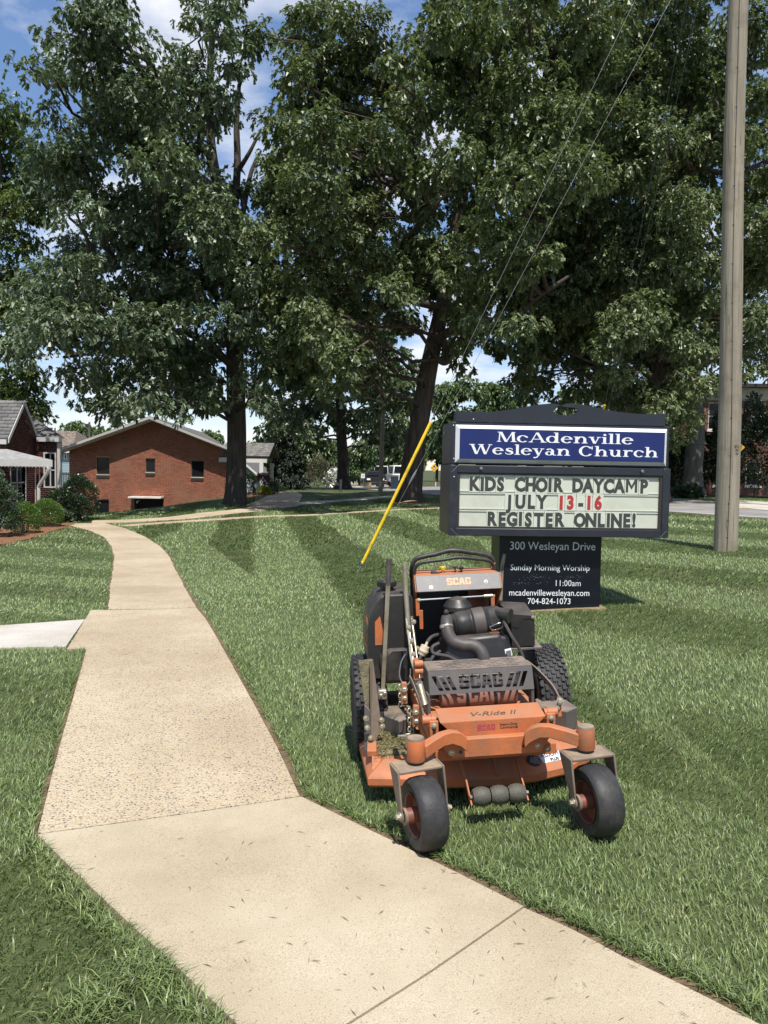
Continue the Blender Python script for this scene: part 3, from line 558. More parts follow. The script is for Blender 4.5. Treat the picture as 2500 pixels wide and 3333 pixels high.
# --- houses further off
M_blue = mat('blue_grey_siding', (0.28, 0.35, 0.39), 0.7, col2=(0.25, 0.32, 0.36), vs=1)
def gable_house(name, label, x0, x1, y0, y1, z0, zeave, zridge, wall_m, roof_m, wins_, ridge_x=False, clap=True):
    h = empty(name, ((x0 + x1) / 2, y0, z0)); tag(h, label, 'building'); ox, oy = (x0 + x1) / 2, y0; P = lambda x, y, z: (x - ox, y - oy, z - z0)
    mb = MB()
    if ridge_x: mb.box(P(x0, y0, z0), P(x1, y1, zeave))
    else:
        xm = (x0 + x1) / 2
        mb.add([P(x0, y0, z0), P(x1, y0, z0), P(x1, y0, zeave), P(xm, y0, zridge), P(x0, y0, zeave), P(x0, y1, z0), P(x1, y1, z0), P(x1, y1, zeave), P(xm, y1, zridge), P(x0, y1, zeave)], [(0, 1, 2, 3, 4), (9, 8, 7, 6, 5), (1, 6, 7, 2), (5, 0, 4, 9)])
    mb.build('wall', wall_m, h, smooth=0)
    if clap:
        n = int((zeave - z0) / 0.2); cl = MB()
        for i in range(n): zz = z0 + i * 0.2; cl.hexa([P(x0, y0 - 0.03, zz), P(x1, y0 - 0.03, zz), P(x1, y0 - 0.002, zz), P(x0, y0 - 0.002, zz), P(x0, y0 - 0.012, zz + 0.19), P(x1, y0 - 0.012, zz + 0.19), P(x1, y0 - 0.002, zz + 0.19), P(x0, y0 - 0.002, zz + 0.19)])
        tag(cl.build('siding', wall_m, h, smooth=0), kind='stuff')
    if ridge_x:
        ym = (y0 + y1) / 2; dz = (zridge - zeave) / (ym - y0) * 0.4
        q = [P(x0 - 0.3, y0 - 0.4, zeave - dz), P(x1 + 0.3, y0 - 0.4, zeave - dz), P(x1 + 0.3 - (x1 - x0) * 0.25, ym, zridge), P(x0 - 0.3 + (x1 - x0) * 0.25, ym, zridge)]
        r = MB().plate(q, 0.1).build('roof', roof_m, h, smooth=0)
        MB().add([q[1], P(x1 + 0.3, y1 + 0.4, zeave - dz), q[2]], [(0, 1, 2)]).build('roof', roof_m, h, smooth=0)
        shingled('shingles', q[0], q[1], q[2], q[3], 18, 30, roof_m, r)
        MB().box(P(x0 - 0.32, y0 - 0.46, zeave - dz - 0.18), P(x1 + 0.32, y0 - 0.41, zeave - dz + 0.02)).build('gutter', M_white, h, smooth=0)
    else:
        for s in (-1, 1):
            xe_ = xm + s * ((x1 - x0) / 2 + 0.35); zz = zridge - (zridge - zeave) * ((x1 - x0) / 2 + 0.35) / ((x1 - x0) / 2)
            q = [P(xe_, y0 - 0.4, zz + 0.06), P(xm, y0 - 0.4, zridge + 0.06), P(xm, y1, zridge + 0.06), P(xe_, y1, zz + 0.06)]
            if s > 0: q = [q[1], q[0], q[3], q[2]]
            r = MB().plate(q, 0.1).build('roof', roof_m, h, smooth=0)
            MB().hexa([P(xe_, y0 - 0.44, zz - 0.2), P(xm, y0 - 0.44, zridge - 0.2), P(xm, y0 - 0.405, zridge - 0.2), P(xe_, y0 - 0.405, zz - 0.2), P(xe_, y0 - 0.44, zz + 0.05), P(xm, y0 - 0.44, zridge + 0.05), P(xm, y0 - 0.405, zridge + 0.05), P(xe_, y0 - 0.405, zz + 0.05)]).build('rake_board', M_white, r, smooth=0)
    for (a, b, c, d) in wins_:
        f = MB(); t = 0.09
        for q in ((a - t, a, c - t, d + t), (b, b + t, c - t, d + t), (a, b, c - t, c), (a, b, d, d + t), (a, b, (c + d) / 2 - 0.03, (c + d) / 2 + 0.03)): f.box(P(q[0], y0 - 0.07, q[2]), P(q[1], y0 - 0.035, q[3]))
        w = f.build('window', M_white, h, smooth=0); MB().box(P(a, y0 - 0.05, c), P(b, y0 - 0.04, d)).build('pane', M_glass, w, smooth=0)
    return h
p0 = at(120, 1560, 70); p1 = at(232, 1560, 70); zz = lambda py, Y=70, px=200: at(px, py, Y)[2]
wa, wb = at(203, 1500, 70)[0], at(208, 1500, 70)[0]
gable_house('siding_house', 'blue-grey sided house with brown roof behind the cottage', p0[0] - 4, p1[0], 70, 80, -3.5, zz(1462), zz(1395), M_blue, M_shing_b, [(at(203, 1, 70)[0], at(207.5, 1, 70)[0], zz(1492), zz(1462) - 0.15)], ridge_x=True)
p0 = at(700, 1560, 75); p1 = at(828, 1560, 75)
gable_house('pale_sided_house', 'small pale blue sided house glimpsed under the church porch roof', p0[0] - 0.5, p1[0], 75, 84, -3, zz(1532, 75, 820), zz(1470, 75, 760), mat('pale_siding', (0.5, 0.57, 0.62), 0.7, col2=(0.46, 0.53, 0.58), vs=1), M_shing, [])
# --- brick apartment block across the road
ap = empty('brick_apartment_block', (0, 0, 0)); tag(ap, 'two storey brick block with cream upper band behind the pole', 'building')
AY = 52.0; ax0, ax1 = at(2165, 1500, AY)[0], at(3000, 1500, AY)[0]; AW = ax1 - ax0; zt = at(2400, 1262, AY)[2]; zg = float(T(ax0 + 2, AY)) - 0.3
az = lambda py: at(2300, py, AY)[2]; asx = lambda px: at(px, 1500, AY)[0] - ax0
aw_h = [(asx(2325), asx(2372), az(1580), az(1500)), (asx(2300), asx(2345), az(1398), az(1310)), (asx(2430), asx(2478), az(1578), az(1500)), (asx(2440), asx(2486), az(1398), az(1310)), (asx(2560), asx(2606), az(1578), az(1500)), (asx(2560), asx(2606), az(1398), az(1310)), (asx(2700), asx(2745), az(1578), az(1500)), (asx(2700), asx(2745), az(1398), az(1310))]
M_brick_a = mat('weathered_brick', (0.20, 0.075, 0.055), 0.9, col2=(0.15, 0.06, 0.045), vs=1.2, attr=0.3)
wall_holes((ax0, AY, 0), U, AW, zg, lambda s: zt, aw_h, 0.15, ap, M_mortar); bricks('bricks', (ax0, AY, 0), U, AW * 0.62, zg, lambda s: az(1300), aw_h, M_brick_a, ap)
MB().box((ax0 - 0.1, AY - 0.06, az(1298)), (ax1, AY - 0.012, zt)).build('cream_band', mat('cream_panel', (0.52, 0.47, 0.37), 0.7, dirt=(0.42, 0.37, 0.29), dirt_s=1.2), ap, smooth=0)
MB().box((ax0 - 0.5, AY - 0.7, zt), (ax1, AY + 12, zt + 0.22)).build('roof', M_frame, ap, smooth=0)
MB().add([(ax0, AY + 12, zg), (ax0, AY, zg), (ax0, AY, zt), (ax0, AY + 12, zt)], [(0, 1, 2, 3)]).build('side_wall', M_brick_a, ap, smooth=0)
for (a, b, c, d) in aw_h:
    f = MB()
    for q in ((a, a + 0.06, c, d), (b - 0.06, b, c, d), (a + 0.06, b - 0.06, c, c + 0.06), (a + 0.06, b - 0.06, d - 0.06, d), (a + 0.06, b - 0.06, (c + d) / 2 - 0.02, (c + d) / 2 + 0.02)): f.box((ax0 + q[0], AY + 0.06, q[2]), (ax0 + q[1], AY + 0.11, q[3]))
    w = f.build('window', M_white, ap, smooth=0); MB().box((ax0 + a + 0.06, AY + 0.08, c + 0.06), (ax0 + b - 0.06, AY + 0.09, d - 0.06)).build('pane', M_glass, w, smooth=0); MB().box((ax0 + a - 0.08, AY - 0.08, c - 0.14), (ax0 + b + 0.08, AY + 0.05, c - 0.003)).build('sill', M_white, w, smooth=0)
# ------------------------------------------------------------------ trees and shrubs
def leaf_mat(name, c1, c2, transl=0.24, rough=0.44, scale=0.35):
    return mat(name, c1, rough, spec=0.65, col2=c2, vs=scale, attr=0.4, transl=transl)
M_oak = leaf_mat('oak_leaves', (0.108, 0.148, 0.084), (0.142, 0.184, 0.102))
M_oak2 = leaf_mat('olive_oak_leaves', (0.120, 0.156, 0.068), (0.158, 0.190, 0.084))
M_maple = leaf_mat('maple_leaves', (0.10, 0.145, 0.04), (0.13, 0.17, 0.05), 0.35)
M_farleaf = leaf_mat('far_leaves', (0.085, 0.130, 0.050), (0.110, 0.152, 0.064), 0.3)
M_box = leaf_mat('boxwood_leaves', (0.075, 0.14, 0.022), (0.105, 0.175, 0.032), 0.3, 0.4, 2.0)
M_holly = leaf_mat('dark_holly_leaves', (0.022, 0.042, 0.016), (0.032, 0.056, 0.022), 0.12, 0.3, 2.0)
M_grey = leaf_mat('grey_green_leaves', (0.055, 0.085, 0.05), (0.075, 0.11, 0.06), 0.25, 0.45, 2.0)
M_red = leaf_mat('barberry_leaves', (0.10, 0.035, 0.035), (0.14, 0.05, 0.045), 0.2, 0.5, 2.0)
M_gold = leaf_mat('golden_leaves', (0.20, 0.24, 0.02), (0.26, 0.28, 0.03), 0.3, 0.45, 2.0)
M_brn = leaf_mat('brown_green_leaves', (0.085, 0.08, 0.045), (0.11, 0.10, 0.055), 0.2, 0.5, 2.0)
M_spr = leaf_mat('conifer_needles', (0.018, 0.030, 0.018), (0.026, 0.042, 0.024), 0.05, 0.6, 2.0)
M_bark = mat('furrowed_bark', (0.045, 0.038, 0.032), 0.95, spec=0.15, col2=(0.095, 0.082, 0.07), vs=1.0, vdet=8, stretch=(9, 9, 1.2), bump=1.0, bs=2.2)
M_barkr = mat('reddish_bark', (0.045, 0.034, 0.028), 0.95, spec=0.15, col2=(0.105, 0.082, 0.066), vs=1.0, vdet=8, stretch=(8, 8, 1.0), bump=1.0, bs=2.0)
M_barkp = mat('pale_bark', (0.085, 0.078, 0.068), 0.95, spec=0.15, col2=(0.15, 0.14, 0.12), vs=1.0, vdet=8, stretch=(7, 7, 1.0), bump=0.8, bs=2.0)
def unit(v): return v / (np.linalg.norm(v, axis=-1, keepdims=True) + 1e-9)
def leaves(P, D, L, W, droop=0.25):
    """two-facet folded leaves. P base points, D directions, L lengths"""
    n = len(P); up = np.array([0, 0, 1.0]) + RNG.normal(0, 0.45, (n, 3)); S = unit(np.cross(D, up)); N = unit(np.cross(S, D)); L = L[:, None]; W_ = W[:, None]
    tip = P + D * L - np.array([0, 0, 1.0]) * L * droop; mid = P + D * L * 0.52 + N * L * 0.06
    V = np.stack([P, mid + S * W_ * 0.5 - N * W_ * 0.12, tip, mid - S * W_ * 0.5 - N * W_ * 0.12], 1).reshape(-1, 3)
    b = np.arange(n) * 4; F = np.concatenate([np.stack([b, b + 1, b + 2], -1), np.stack([b, b + 2, b + 3], -1)])
    v = RNG.random(n); return V, F, np.concatenate([v, v])
def tri_leaves(P, D, L, W, droop=0.8):
    """small one-facet leaves, some broad at the stem and some broad at the tip"""
    n = len(P); up = np.array([0, 0, 1.0]) + RNG.normal(0, 0.45, (n, 3)); S = unit(np.cross(D, up)); L = L[:, None]; W_ = W[:, None]; tip = P + D * L - np.array([0, 0, 1.0]) * L * droop
    fl = (RNG.random(n) < 0.55)[:, None]; a = np.where(fl, P, tip); b = np.where(fl, tip, P)
    V = np.stack([a, b + S * W_ * 0.5, b - S * W_ * 0.5], 1).reshape(-1, 3); return V, np.arange(3 * n).reshape(-1, 3), RNG.random(n)
def clumps(blobs, dens, rs=(0.4, 0.75), ros=9, per=8, ll=0.15, lw=0.62, hollow=0.35, flat=0.62):
    """foliage of a crown: blobs -> sub-clumps -> rosettes -> leaves"""
    PP, DD, CC = [], [], []
    for (c, r) in blobs:
        c = np.array(c, float); r = np.array(r, float); n = max(3, int(dens * (r[0] * r[1] * r[2]) ** (2 / 3)))
        u = unit(RNG.normal(size=(n, 3))); rr = (hollow + (1 - hollow) * RNG.random(n) ** 0.6); sub = c + u * rr[:, None] * r
        srad = RNG.uniform(*rs, n)
        CC.append((c, sub))
        k = ros; q = RNG.normal(size=(n, k, 3)); q = unit(q) * (RNG.random((n, k, 1)) ** 0.45) * srad[:, None, None] * np.array([1, 1, flat]); rp = sub[:, None] + q
        out = unit(unit(rp - c) * 0.55 + unit(q) * 0.7 + np.array([0, 0, 0.25]))
        o = np.repeat(out.reshape(-1, 3), per, 0); b = np.repeat(rp.reshape(-1, 3), per, 0)
        d = unit(o + RNG.normal(0, 0.75, o.shape)); PP.append(b + RNG.normal(0, 0.02, b.shape)); DD.append(d)
    P = np.concatenate(PP); D = np.concatenate(DD); L = ll * RNG.uniform(0.65, 1.25, len(P)); return (P, D, L, L * lw), CC
def wobble(a, b, n=6, amp=0.08, sag=0.0):
    a, b = np.array(a, float), np.array(b, float); t = np.linspace(0, 1, n)[:, None]; P = a * (1 - t) + b * t; ln = np.linalg.norm(b - a)
    P[1:-1] += RNG.normal(0, amp * ln / 3, (n - 2, 3)); P[:, 2] += (np.sin(t[:, 0] * math.pi) * sag * ln); return P
def flare(P, R): return [Vector(p) for p in P], list(R)
def tree(name, label, trunk, radii, blobs, leaf_m, bark_m, dens=15, group=None, ll=0.21, ros=10, per=7, rs=(0.45, 0.8), limbs=(), twig=0.5, nsides=12, hollow=0.35, limb_r=0.09, lobes=True, back=(), tri=False):
    """trunk: list of points; limbs: explicit (points, r0, r1); each blob gets a bough from the nearest wood below it"""
    base = np.array(trunk[0], float); root = empty(name, base); tag(root, label, 'tree', group)
    lo = lambda P: [tuple(np.array(p, float) - base) for p in P]
    tp = [np.array(p, float) for p in trunk]; mb = MB(); pts = catmull(lo(tp), 5); rr = np.interp(np.linspace(0, len(radii) - 1, len(pts)), np.arange(len(radii)), radii)
    n0 = len(mb.v); mb.tube(pts, list(rr), max(nsides, 12) if lobes else nsides)
    if lobes:                                     # fluted root flare and uneven girth
        nn = max(nsides, 12)
        for i, p in enumerate(pts):
            for k in range(nn):
                a = 2 * math.pi * k / nn; h = max(0.0, p.z); f = 1 + 0.05 * math.sin(3 * a + h) + 0.03 * math.sin(7 * a - 0.6 * h) + (0.16 * (1 + math.sin(5 * a + 1))) * math.exp(-h / 0.45)
                v = Vector(mb.v[n0 + i * nn + k]); mb.v[n0 + i * nn + k] = tuple(p + (v - p) * f)
    mb.build('trunk', bark_m, root, smooth=60)
    wood = [np.array(p, float) for p in [tuple(np.array(q) + base) for q in pts]][2:]
    for (P, r0, r1) in limbs:
        Q = catmull(lo(P), 5); MB().tube(Q, list(np.linspace(r0, r1, len(Q))), 8).build('limb', bark_m, root, smooth=60); wood += [np.array(q) + base for q in Q[2:]]
    (P, D, L, W), CC = clumps(blobs, dens, rs=rs, ros=ros, per=per, ll=ll, hollow=hollow)
    if back:                                      # the far side of the crown, coarser
        (P2, D2_, L2, W2_), _c = clumps(back, dens * 0.45, rs=(rs[0] * 1.3, rs[1] * 1.3), ros=ros, per=per, ll=ll * 1.5, hollow=hollow)
        P, D, L, W = np.concatenate([P, P2]), np.concatenate([D, D2_]), np.concatenate([L, L2]), np.concatenate([W, W2_])
    for (c, sub) in CC:
        wd = np.array(wood); sc = np.linalg.norm(wd - c, axis=1) + np.maximum(wd[:, 2] - c[2], 0) * 2.0 + 0.15 * np.abs(c[2] - wd[:, 2]); s0 = wd[np.argmin(sc)]
        bg = wobble(s0, c, 7, 0.10, 0.06); mb = MB(); r0 = min(limb_r, 0.03 + 0.02 * np.linalg.norm(c - s0)); mb.tube(lo(bg), list(np.linspace(r0, 0.03, 7)), 6, cap=False)
        ks = RNG.permutation(len(sub))[:max(2, int(len(sub) * twig))]
        for k in ks:
            s1 = bg[RNG.integers(2, 7)]; tw = wobble(s1, sub[k], 4, 0.12, 0.05); mb.tube(lo(tw), [0.03, 0.022, 0.015, 0.008], 4, cap=False)
        mb.build('bough', bark_m, root, smooth=60)
    V, F, v = (tri_leaves(P - base, D, L, W) if tri else leaves(P - base, D, L, W, 0.6)); np_mesh('crown', V, F, leaf_m, root, var=v)
    return root
def blob_px(lst, Y, scale, ox=0.0, oy=0.0, jit=4.0, flat=0.75, back=0.0, seed=None):
    """clump list given as (x, y, radius) in a view of the picture -> balls of foliage around depth Y"""
    out = []; g = np.random.default_rng(seed if seed is not None else 5)
    for (x, y, r) in lst:
        Yd = Y + g.uniform(-jit, jit * 0.8) + back; c = at(ox + x / scale, oy + y / scale, Yd); R = r / scale / FPX * Yd
        out.append((c, (R * 1.08, R * 1.25, R * flat)))
    return out
S3 = 1.327
# --- the oak in front of the church hall
t1 = gp(768, 1642); D1 = t1[1]
def pp(px, py, Y): return tuple(at(px, py, Y))
tr1 = [tuple(t1 - np.array([0, 0, 0.3])), tuple(t1 + np.array([0, 0, 0.5])), pp(768, 1500, D1), pp(769, 1350, D1), pp(768, 1200, D1), pp(764, 1050, D1), pp(758, 900, D1), pp(748, 760, D1)]
bl1 = [(360, 95, 130), (480, 130, 165), (230, 140, 55), (230, 290, 95), (130, 290, 60), (390, 300, 165), (570, 290, 140), (585, 170, 80), (470, 20, 120), (300, 20, 60),
       (250, 640, 115), (340, 690, 120), (200, 690, 80), (480, 580, 110), (450, 440, 100), (230, 480, 55), (560, 440, 110), (640, 620, 90),
       (180, 1240, 140), (330, 1190, 130), (250, 1390, 150), (400, 1300, 120), (170, 1480, 110), (320, 1590, 95), (420, 1710, 85), (110, 1380, 80), (480, 1450, 90), (300, 1070, 90), (360, 920, 90), (300, 860, 70),
       (720, 500, 120), (700, 690, 140), (820, 820, 140), (650, 880, 150), (850, 960, 140), (560, 1010, 120), (950, 880, 110), (620, 1150, 120), (750, 1230, 140), (600, 1390, 130), (900, 1130, 130), (1000, 1020, 110), (530, 860, 100), (750, 1040, 130), (1010, 1190, 110),
       (700, 1560, 140), (850, 1640, 100), (570, 1720, 95), (820, 1480, 120), (640, 1760, 70), (900, 1740, 70), (700, 1400, 120), (500, 1580, 90), (940, 1360, 110), (1030, 1310, 90), (760, 1770, 60), (1120, 1650, 80), (1150, 1750, 60), (1090, 1500, 90),
       (950, 90, 120), (1000, 240, 95), (880, 70, 85), (1060, 200, 70), (860, 290, 95), (790, 250, 85), (930, 370, 60), (790, 380, 90), (740, 340, 80), (970, 470, 55), (740, 600, 70), (980, -40, 110), (820, -30, 70), (870, 600, 60)]
bl1 = [(x, y, r * (0.84 if y < 330 else 1.0)) for x, y, r in bl1]
B1 = blob_px(bl1, D1 - 4.0, S3, seed=3)
K1 = [(np.array(c) + np.array([RNG.normal(0, 0.8), 1.5, RNG.normal(0, 0.5)]), tuple(np.array(r) * 1.1)) for c, r in blob_px([b for b in bl1 if not (820 < b[0] < 1130 and 250 < b[1] < 800) and b[1] > 330], D1 + 0.5, S3, seed=8, jit=2.5)]
lm1 = [([pp(748, 760, D1), pp(700, 560, D1), pp(684, 400, D1), pp(690, 140, D1), pp(730, 20, D1)], 0.26, 0.10), ([pp(752, 800, D1), pp(772, 560, D1 + 0.5), pp(770, 400, D1 + 0.5), pp(778, 280, D1 + 0.5)], 0.20, 0.09),
       ([pp(772, 560, D1 + 0.5), pp(810, 500, D1), pp(850, 420, D1)], 0.12, 0.05), ([pp(755, 850, D1), pp(720, 640, D1 - 0.8), pp(640, 560, D1 - 1), pp(540, 290, D1 - 1)], 0.2, 0.07),
       ([pp(758, 900, D1), pp(810, 590, D1 + 0.6), pp(850, 490, D1 + 0.8)], 0.16, 0.05), ([pp(764, 1050, D1), pp(640, 900, D1 - 1), pp(480, 860, D1 - 2), pp(320, 890, D1 - 2.5)], 0.17, 0.05),
       ([pp(768, 1200, D1), pp(600, 1080, D1 - 1.5), pp(400, 1130, D1 - 2), pp(240, 1160, D1 - 2)], 0.2, 0.05), ([pp(690, 640, D1 - 0.8), pp(480, 520, D1 - 1), pp(330, 500, D1 - 1), pp(230, 530, D1)], 0.14, 0.04)]
tree('oak_tree', 'broad dark green oak standing in front of the brick hall', tr1, [0.58, 0.47, 0.43, 0.41, 0.39, 0.36, 0.32, 0.28], B1, M_oak, M_bark, dens=13.5, limbs=lm1, back=K1, tri=True, ll=0.165, per=11, ros=13, group='large oaks on the lawn')
# --- the leaning oak beside the message board
t2 = gp(1334, 1636); D2 = t2[1]
tr2 = [tuple(t2 - np.array([0, 0, 0.3])), tuple(t2 + np.array([0.02, 0, 0.5])), pp(1350, 1460, D2), pp(1372, 1330, D2), pp(1392, 1220, D2), pp(1415, 1110, D2), pp(1440, 1000, D2), pp(1462, 880, D2), pp(1490, 700, D2), pp(1515, 520, D2), pp(1530, 350, D2)]
bl2 = [(1300, 190, 110), (1350, 370, 140), (1450, 320, 130), (1250, 560, 110), (1400, 590, 140), (1550, 500, 130), (1210, 700, 90), (1350, 780, 120), (1500, 740, 130), (1260, 940, 120), (1400, 990, 140), (1550, 940, 130), (1160, 1040, 100), (1300, 1190, 130), (1450, 1190, 140), (1600, 1150, 120), (1160, 1290, 100), (1350, 1390, 130), (1500, 1390, 120), (1250, 1480, 100), (1620, 620, 110), (1600, 290, 110), (1420, 60, 90), (1560, 90, 100), (1340, 60, 80), (1210, 840, 90), (1480, 1540, 90), (1350, 1560, 90), (1580, 1620, 80), (1430, 1680, 70), (1280, 300, 80), (1140, 160, 70), (1500, 200, 100)]
br2 = [(210, 190, 140), (350, 90, 145), (500, 150, 150), (300, 290, 120), (150, 430, 110), (620, 340, 130), (700, 90, 145), (470, 560, 140), (650, 610, 140), (190, 760, 95), (400, 800, 120), (560, 780, 110), (240, 1060, 115), (100, 1110, 105), (60, 1240, 80), (330, 1160, 95), (450, 1000, 110), (150, 940, 70), (700, 880, 140), (800, 740, 140), (750, 500, 140), (850, 290, 150), (900, 90, 150), (560, 1150, 100), (110, 620, 80), (330, 640, 90), (620, 1000, 100), (520, 360, 80), (80, 250, 80), (600, -60, 120), (420, -60, 120), (250, -50, 110)]
br2 += [(380, 1250, 80), (480, 1180, 100), (560, 1290, 90), (450, 1370, 80), (330, 1350, 60), (600, 1400, 70), (360, 1450, 70), (520, 1080, 90), (640, 1120, 90)]
B2 = blob_px(bl2, D2 - 3.5, S3, seed=13, jit=4.5) + blob_px(br2, D2 - 5.5, S3, 1250, 0, seed=14, jit=4.5)
K2 = [(np.array(c) + np.array([RNG.normal(0, 1), RNG.uniform(3, 6), 0]), r) for c, r in blob_px([b for b in br2 if b[1] > 60], D2, S3, 1250, 0, seed=15)] + [(np.array(c) + np.array([RNG.normal(0, 1), RNG.uniform(3, 6), 0]), r) for c, r in blob_px([b for b in bl2 if b[1] > 330 and b[0] > 1150], D2 + 1, S3, seed=16)]
lm2 = [([pp(1440, 1000, D2), pp(1360, 985, D2 - 1), pp(1300, 960, D2 - 2), pp(1230, 930, D2 - 2)], 0.2, 0.06), ([pp(1418, 1110, D2 - 0.2), pp(1462, 1080, D2 - 0.5), pp(1520, 1070, D2 - 1), pp(1640, 1040, D2 - 2), pp(1760, 960, D2 - 3), pp(1850, 900, D2 - 3)], 0.24, 0.06),
       ([pp(1412, 1090, D2 - 0.3), pp(1448, 1120, D2 - 0.6), pp(1462, 1160, D2 - 0.75), pp(1447, 1178, D2 - 0.8), pp(1425, 1168, D2 - 0.8)], 0.22, 0.15), ([pp(1462, 880, D2), pp(1400, 800, D2 - 0.5), pp(1365, 740, D2 - 1), pp(1340, 640, D2 - 1)], 0.17, 0.06),
       ([pp(1475, 800, D2), pp(1600, 740, D2 - 1), pp(1720, 725, D2 - 2), pp(1850, 700, D2 - 2)], 0.2, 0.06), ([pp(1505, 580, D2), pp(1425, 470, D2), pp(1400, 400, D2)], 0.14, 0.05), ([pp(1520, 420, D2), pp(1580, 360, D2 - 0.5), pp(1640, 320, D2 - 0.8), pp(1710, 370, D2 - 1)], 0.16, 0.05), ([pp(1530, 350, D2), pp(1545, 250, D2), pp(1600, 120, D2 - 0.5)], 0.18, 0.05)]
tree('oak_tree', 'leaning oak with forked trunk and broken stub beside message board', tr2, [0.86, 0.56, 0.46, 0.42, 0.39, 0.37, 0.34, 0.28, 0.24, 0.2, 0.15], B2, M_oak2, M_barkr, dens=19, limbs=lm2, back=K2, tri=True, ll=0.165, per=11, ros=13, group='large oaks on the lawn')
# --- the oak across the road, behind the sign and the pole
D3 = 37.0; x3 = at(2140, 1600, D3)[0]; t3 = ground(x3, D3)
tr3 = [tuple(t3 - np.array([0, 0, 0.3])), tuple(t3 + np.array([0, 0, 0.5])), pp(2142, 1500, D3), pp(2144, 1350, D3), pp(2148, 1150, D3), pp(2150, 950, D3), pp(2120, 700, D3), pp(2080, 450, D3)]
br3 = [(1000, 150, 145), (1100, 340, 145), (1000, 540, 140), (1150, 600, 135), (1200, 140, 150), (1300, 350, 135), (1050, 750, 130), (900, 800, 130), (1180, 800, 125), (850, 950, 130), (1000, 1000, 140), (1150, 1000, 140), (1300, 900, 130), (1350, 1110, 130), (1200, 1150, 140), (1050, 1150, 140), (900, 1150, 130), (750, 1150, 120), (800, 1290, 140), (950, 1300, 140), (1100, 1350, 140), (1250, 1300, 140), (1370, 1300, 100), (700, 1390, 100), (850, 1440, 120), (1000, 1450, 120), (1150, 1480, 120), (1300, 1470, 100), (1380, 1530, 70), (650, 1250, 100), (590, 1630, 55), (680, 1640, 55), (620, 1560, 60), (1240, 1600, 70), (1240, 1700, 85), (1330, 1650, 75), (1180, 1750, 75), (1290, 1800, 65), (1400, 1640, 55), (1160, 1850, 60), (1250, 1880, 55), (1010, 1610, 80), (930, 1660, 70), (1350, 620, 120), (1420, 200, 120), (1430, 750, 90), (880, 500, 120), (1440, 480, 100), (1100, -60, 130), (1320, -50, 130),
       (1640, 150, 110), (1600, 420, 80), (1640, 800, 100), (1620, 950, 70), (1650, 1130, 110), (1640, 1350, 90), (1610, 1480, 65), (1660, 560, 70), (1560, 50, 90), (1700, 1000, 120), (1720, 400, 120), (1700, 1560, 70), (1540, 320, 70), (1590, 1180, 60), (1780, 700, 140), (1560, 620, 60)]
B3 = blob_px(br3, D3 - 2, S3, 1250, 0, seed=23)
K3 = [(np.array(c) + np.array([RNG.normal(0, 1), RNG.uniform(3, 6), 0]), r) for c, r in blob_px(br3, D3, S3, 1250, 0, seed=24)]
lm3 = [([pp(2148, 1150, D3), pp(2000, 1000, D3 - 1.5), pp(1900, 960, D3 - 2), pp(1820, 990, D3 - 2)], 0.2, 0.06), ([pp(2150, 950, D3), pp(2250, 820, D3 - 1), pp(2330, 790, D3 - 2)], 0.18, 0.05), ([pp(2120, 700, D3), pp(2180, 480, D3), pp(2260, 420, D3 - 1), pp(2340, 400, D3 - 1)], 0.18, 0.05), ([pp(2080, 450, D3), pp(2010, 300, D3), pp(1960, 140, D3)], 0.16, 0.05), ([pp(2120, 700, D3), pp(2240, 560, D3 - 2), pp(2340, 560, D3 - 3), pp(2370, 580, D3 - 3)], 0.13, 0.04)]
tree('oak_tree', 'large oak behind the message board filling the upper right', tr3, [0.75, 0.56, 0.5, 0.47, 0.44, 0.4, 0.32, 0.22], B3, M_oak2, M_barkr, dens=18, limbs=lm3, back=K3, tri=True, ll=0.165, per=11, ros=13, group='large oaks on the lawn')
# --- lighter tree behind the cottage
D5 = 40.0; t5 = ground(at(-60, 1500, D5)[0], D5)
bl5 = [(30, 460, 80), (30, 590, 105), (20, 740, 115), (60, 890, 105), (160, 850, 60), (60, 1040, 105), (200, 910, 50), (50, 1180, 90), (30, 1320, 100), (40, 1480, 95), (60, 1640, 110), (160, 1590, 55), (90, 1760, 95), (150, 1720, 60), (170, 1800, 45), (-80, 500, 130), (-80, 900, 140), (-80, 1300, 140), (-60, 1700, 120), (30, 1820, 80), (-200, 700, 140), (-200, 1100, 150)]
B5 = blob_px(bl5, D5, S3, seed=33, jit=3)
tree('maple_tree', 'yellow-green maple cut off by the left edge behind the cottage', [tuple(t5 - np.array([0, 0, 0.3])), pp(-60, 1400, D5), pp(-40, 1100, D5), pp(-20, 800, D5), pp(0, 500, D5)], [0.4, 0.32, 0.28, 0.2, 0.1], B5, M_maple, M_bark, dens=17, rs=(0.4, 0.7), tri=True, ll=0.17, per=11, ros=12)
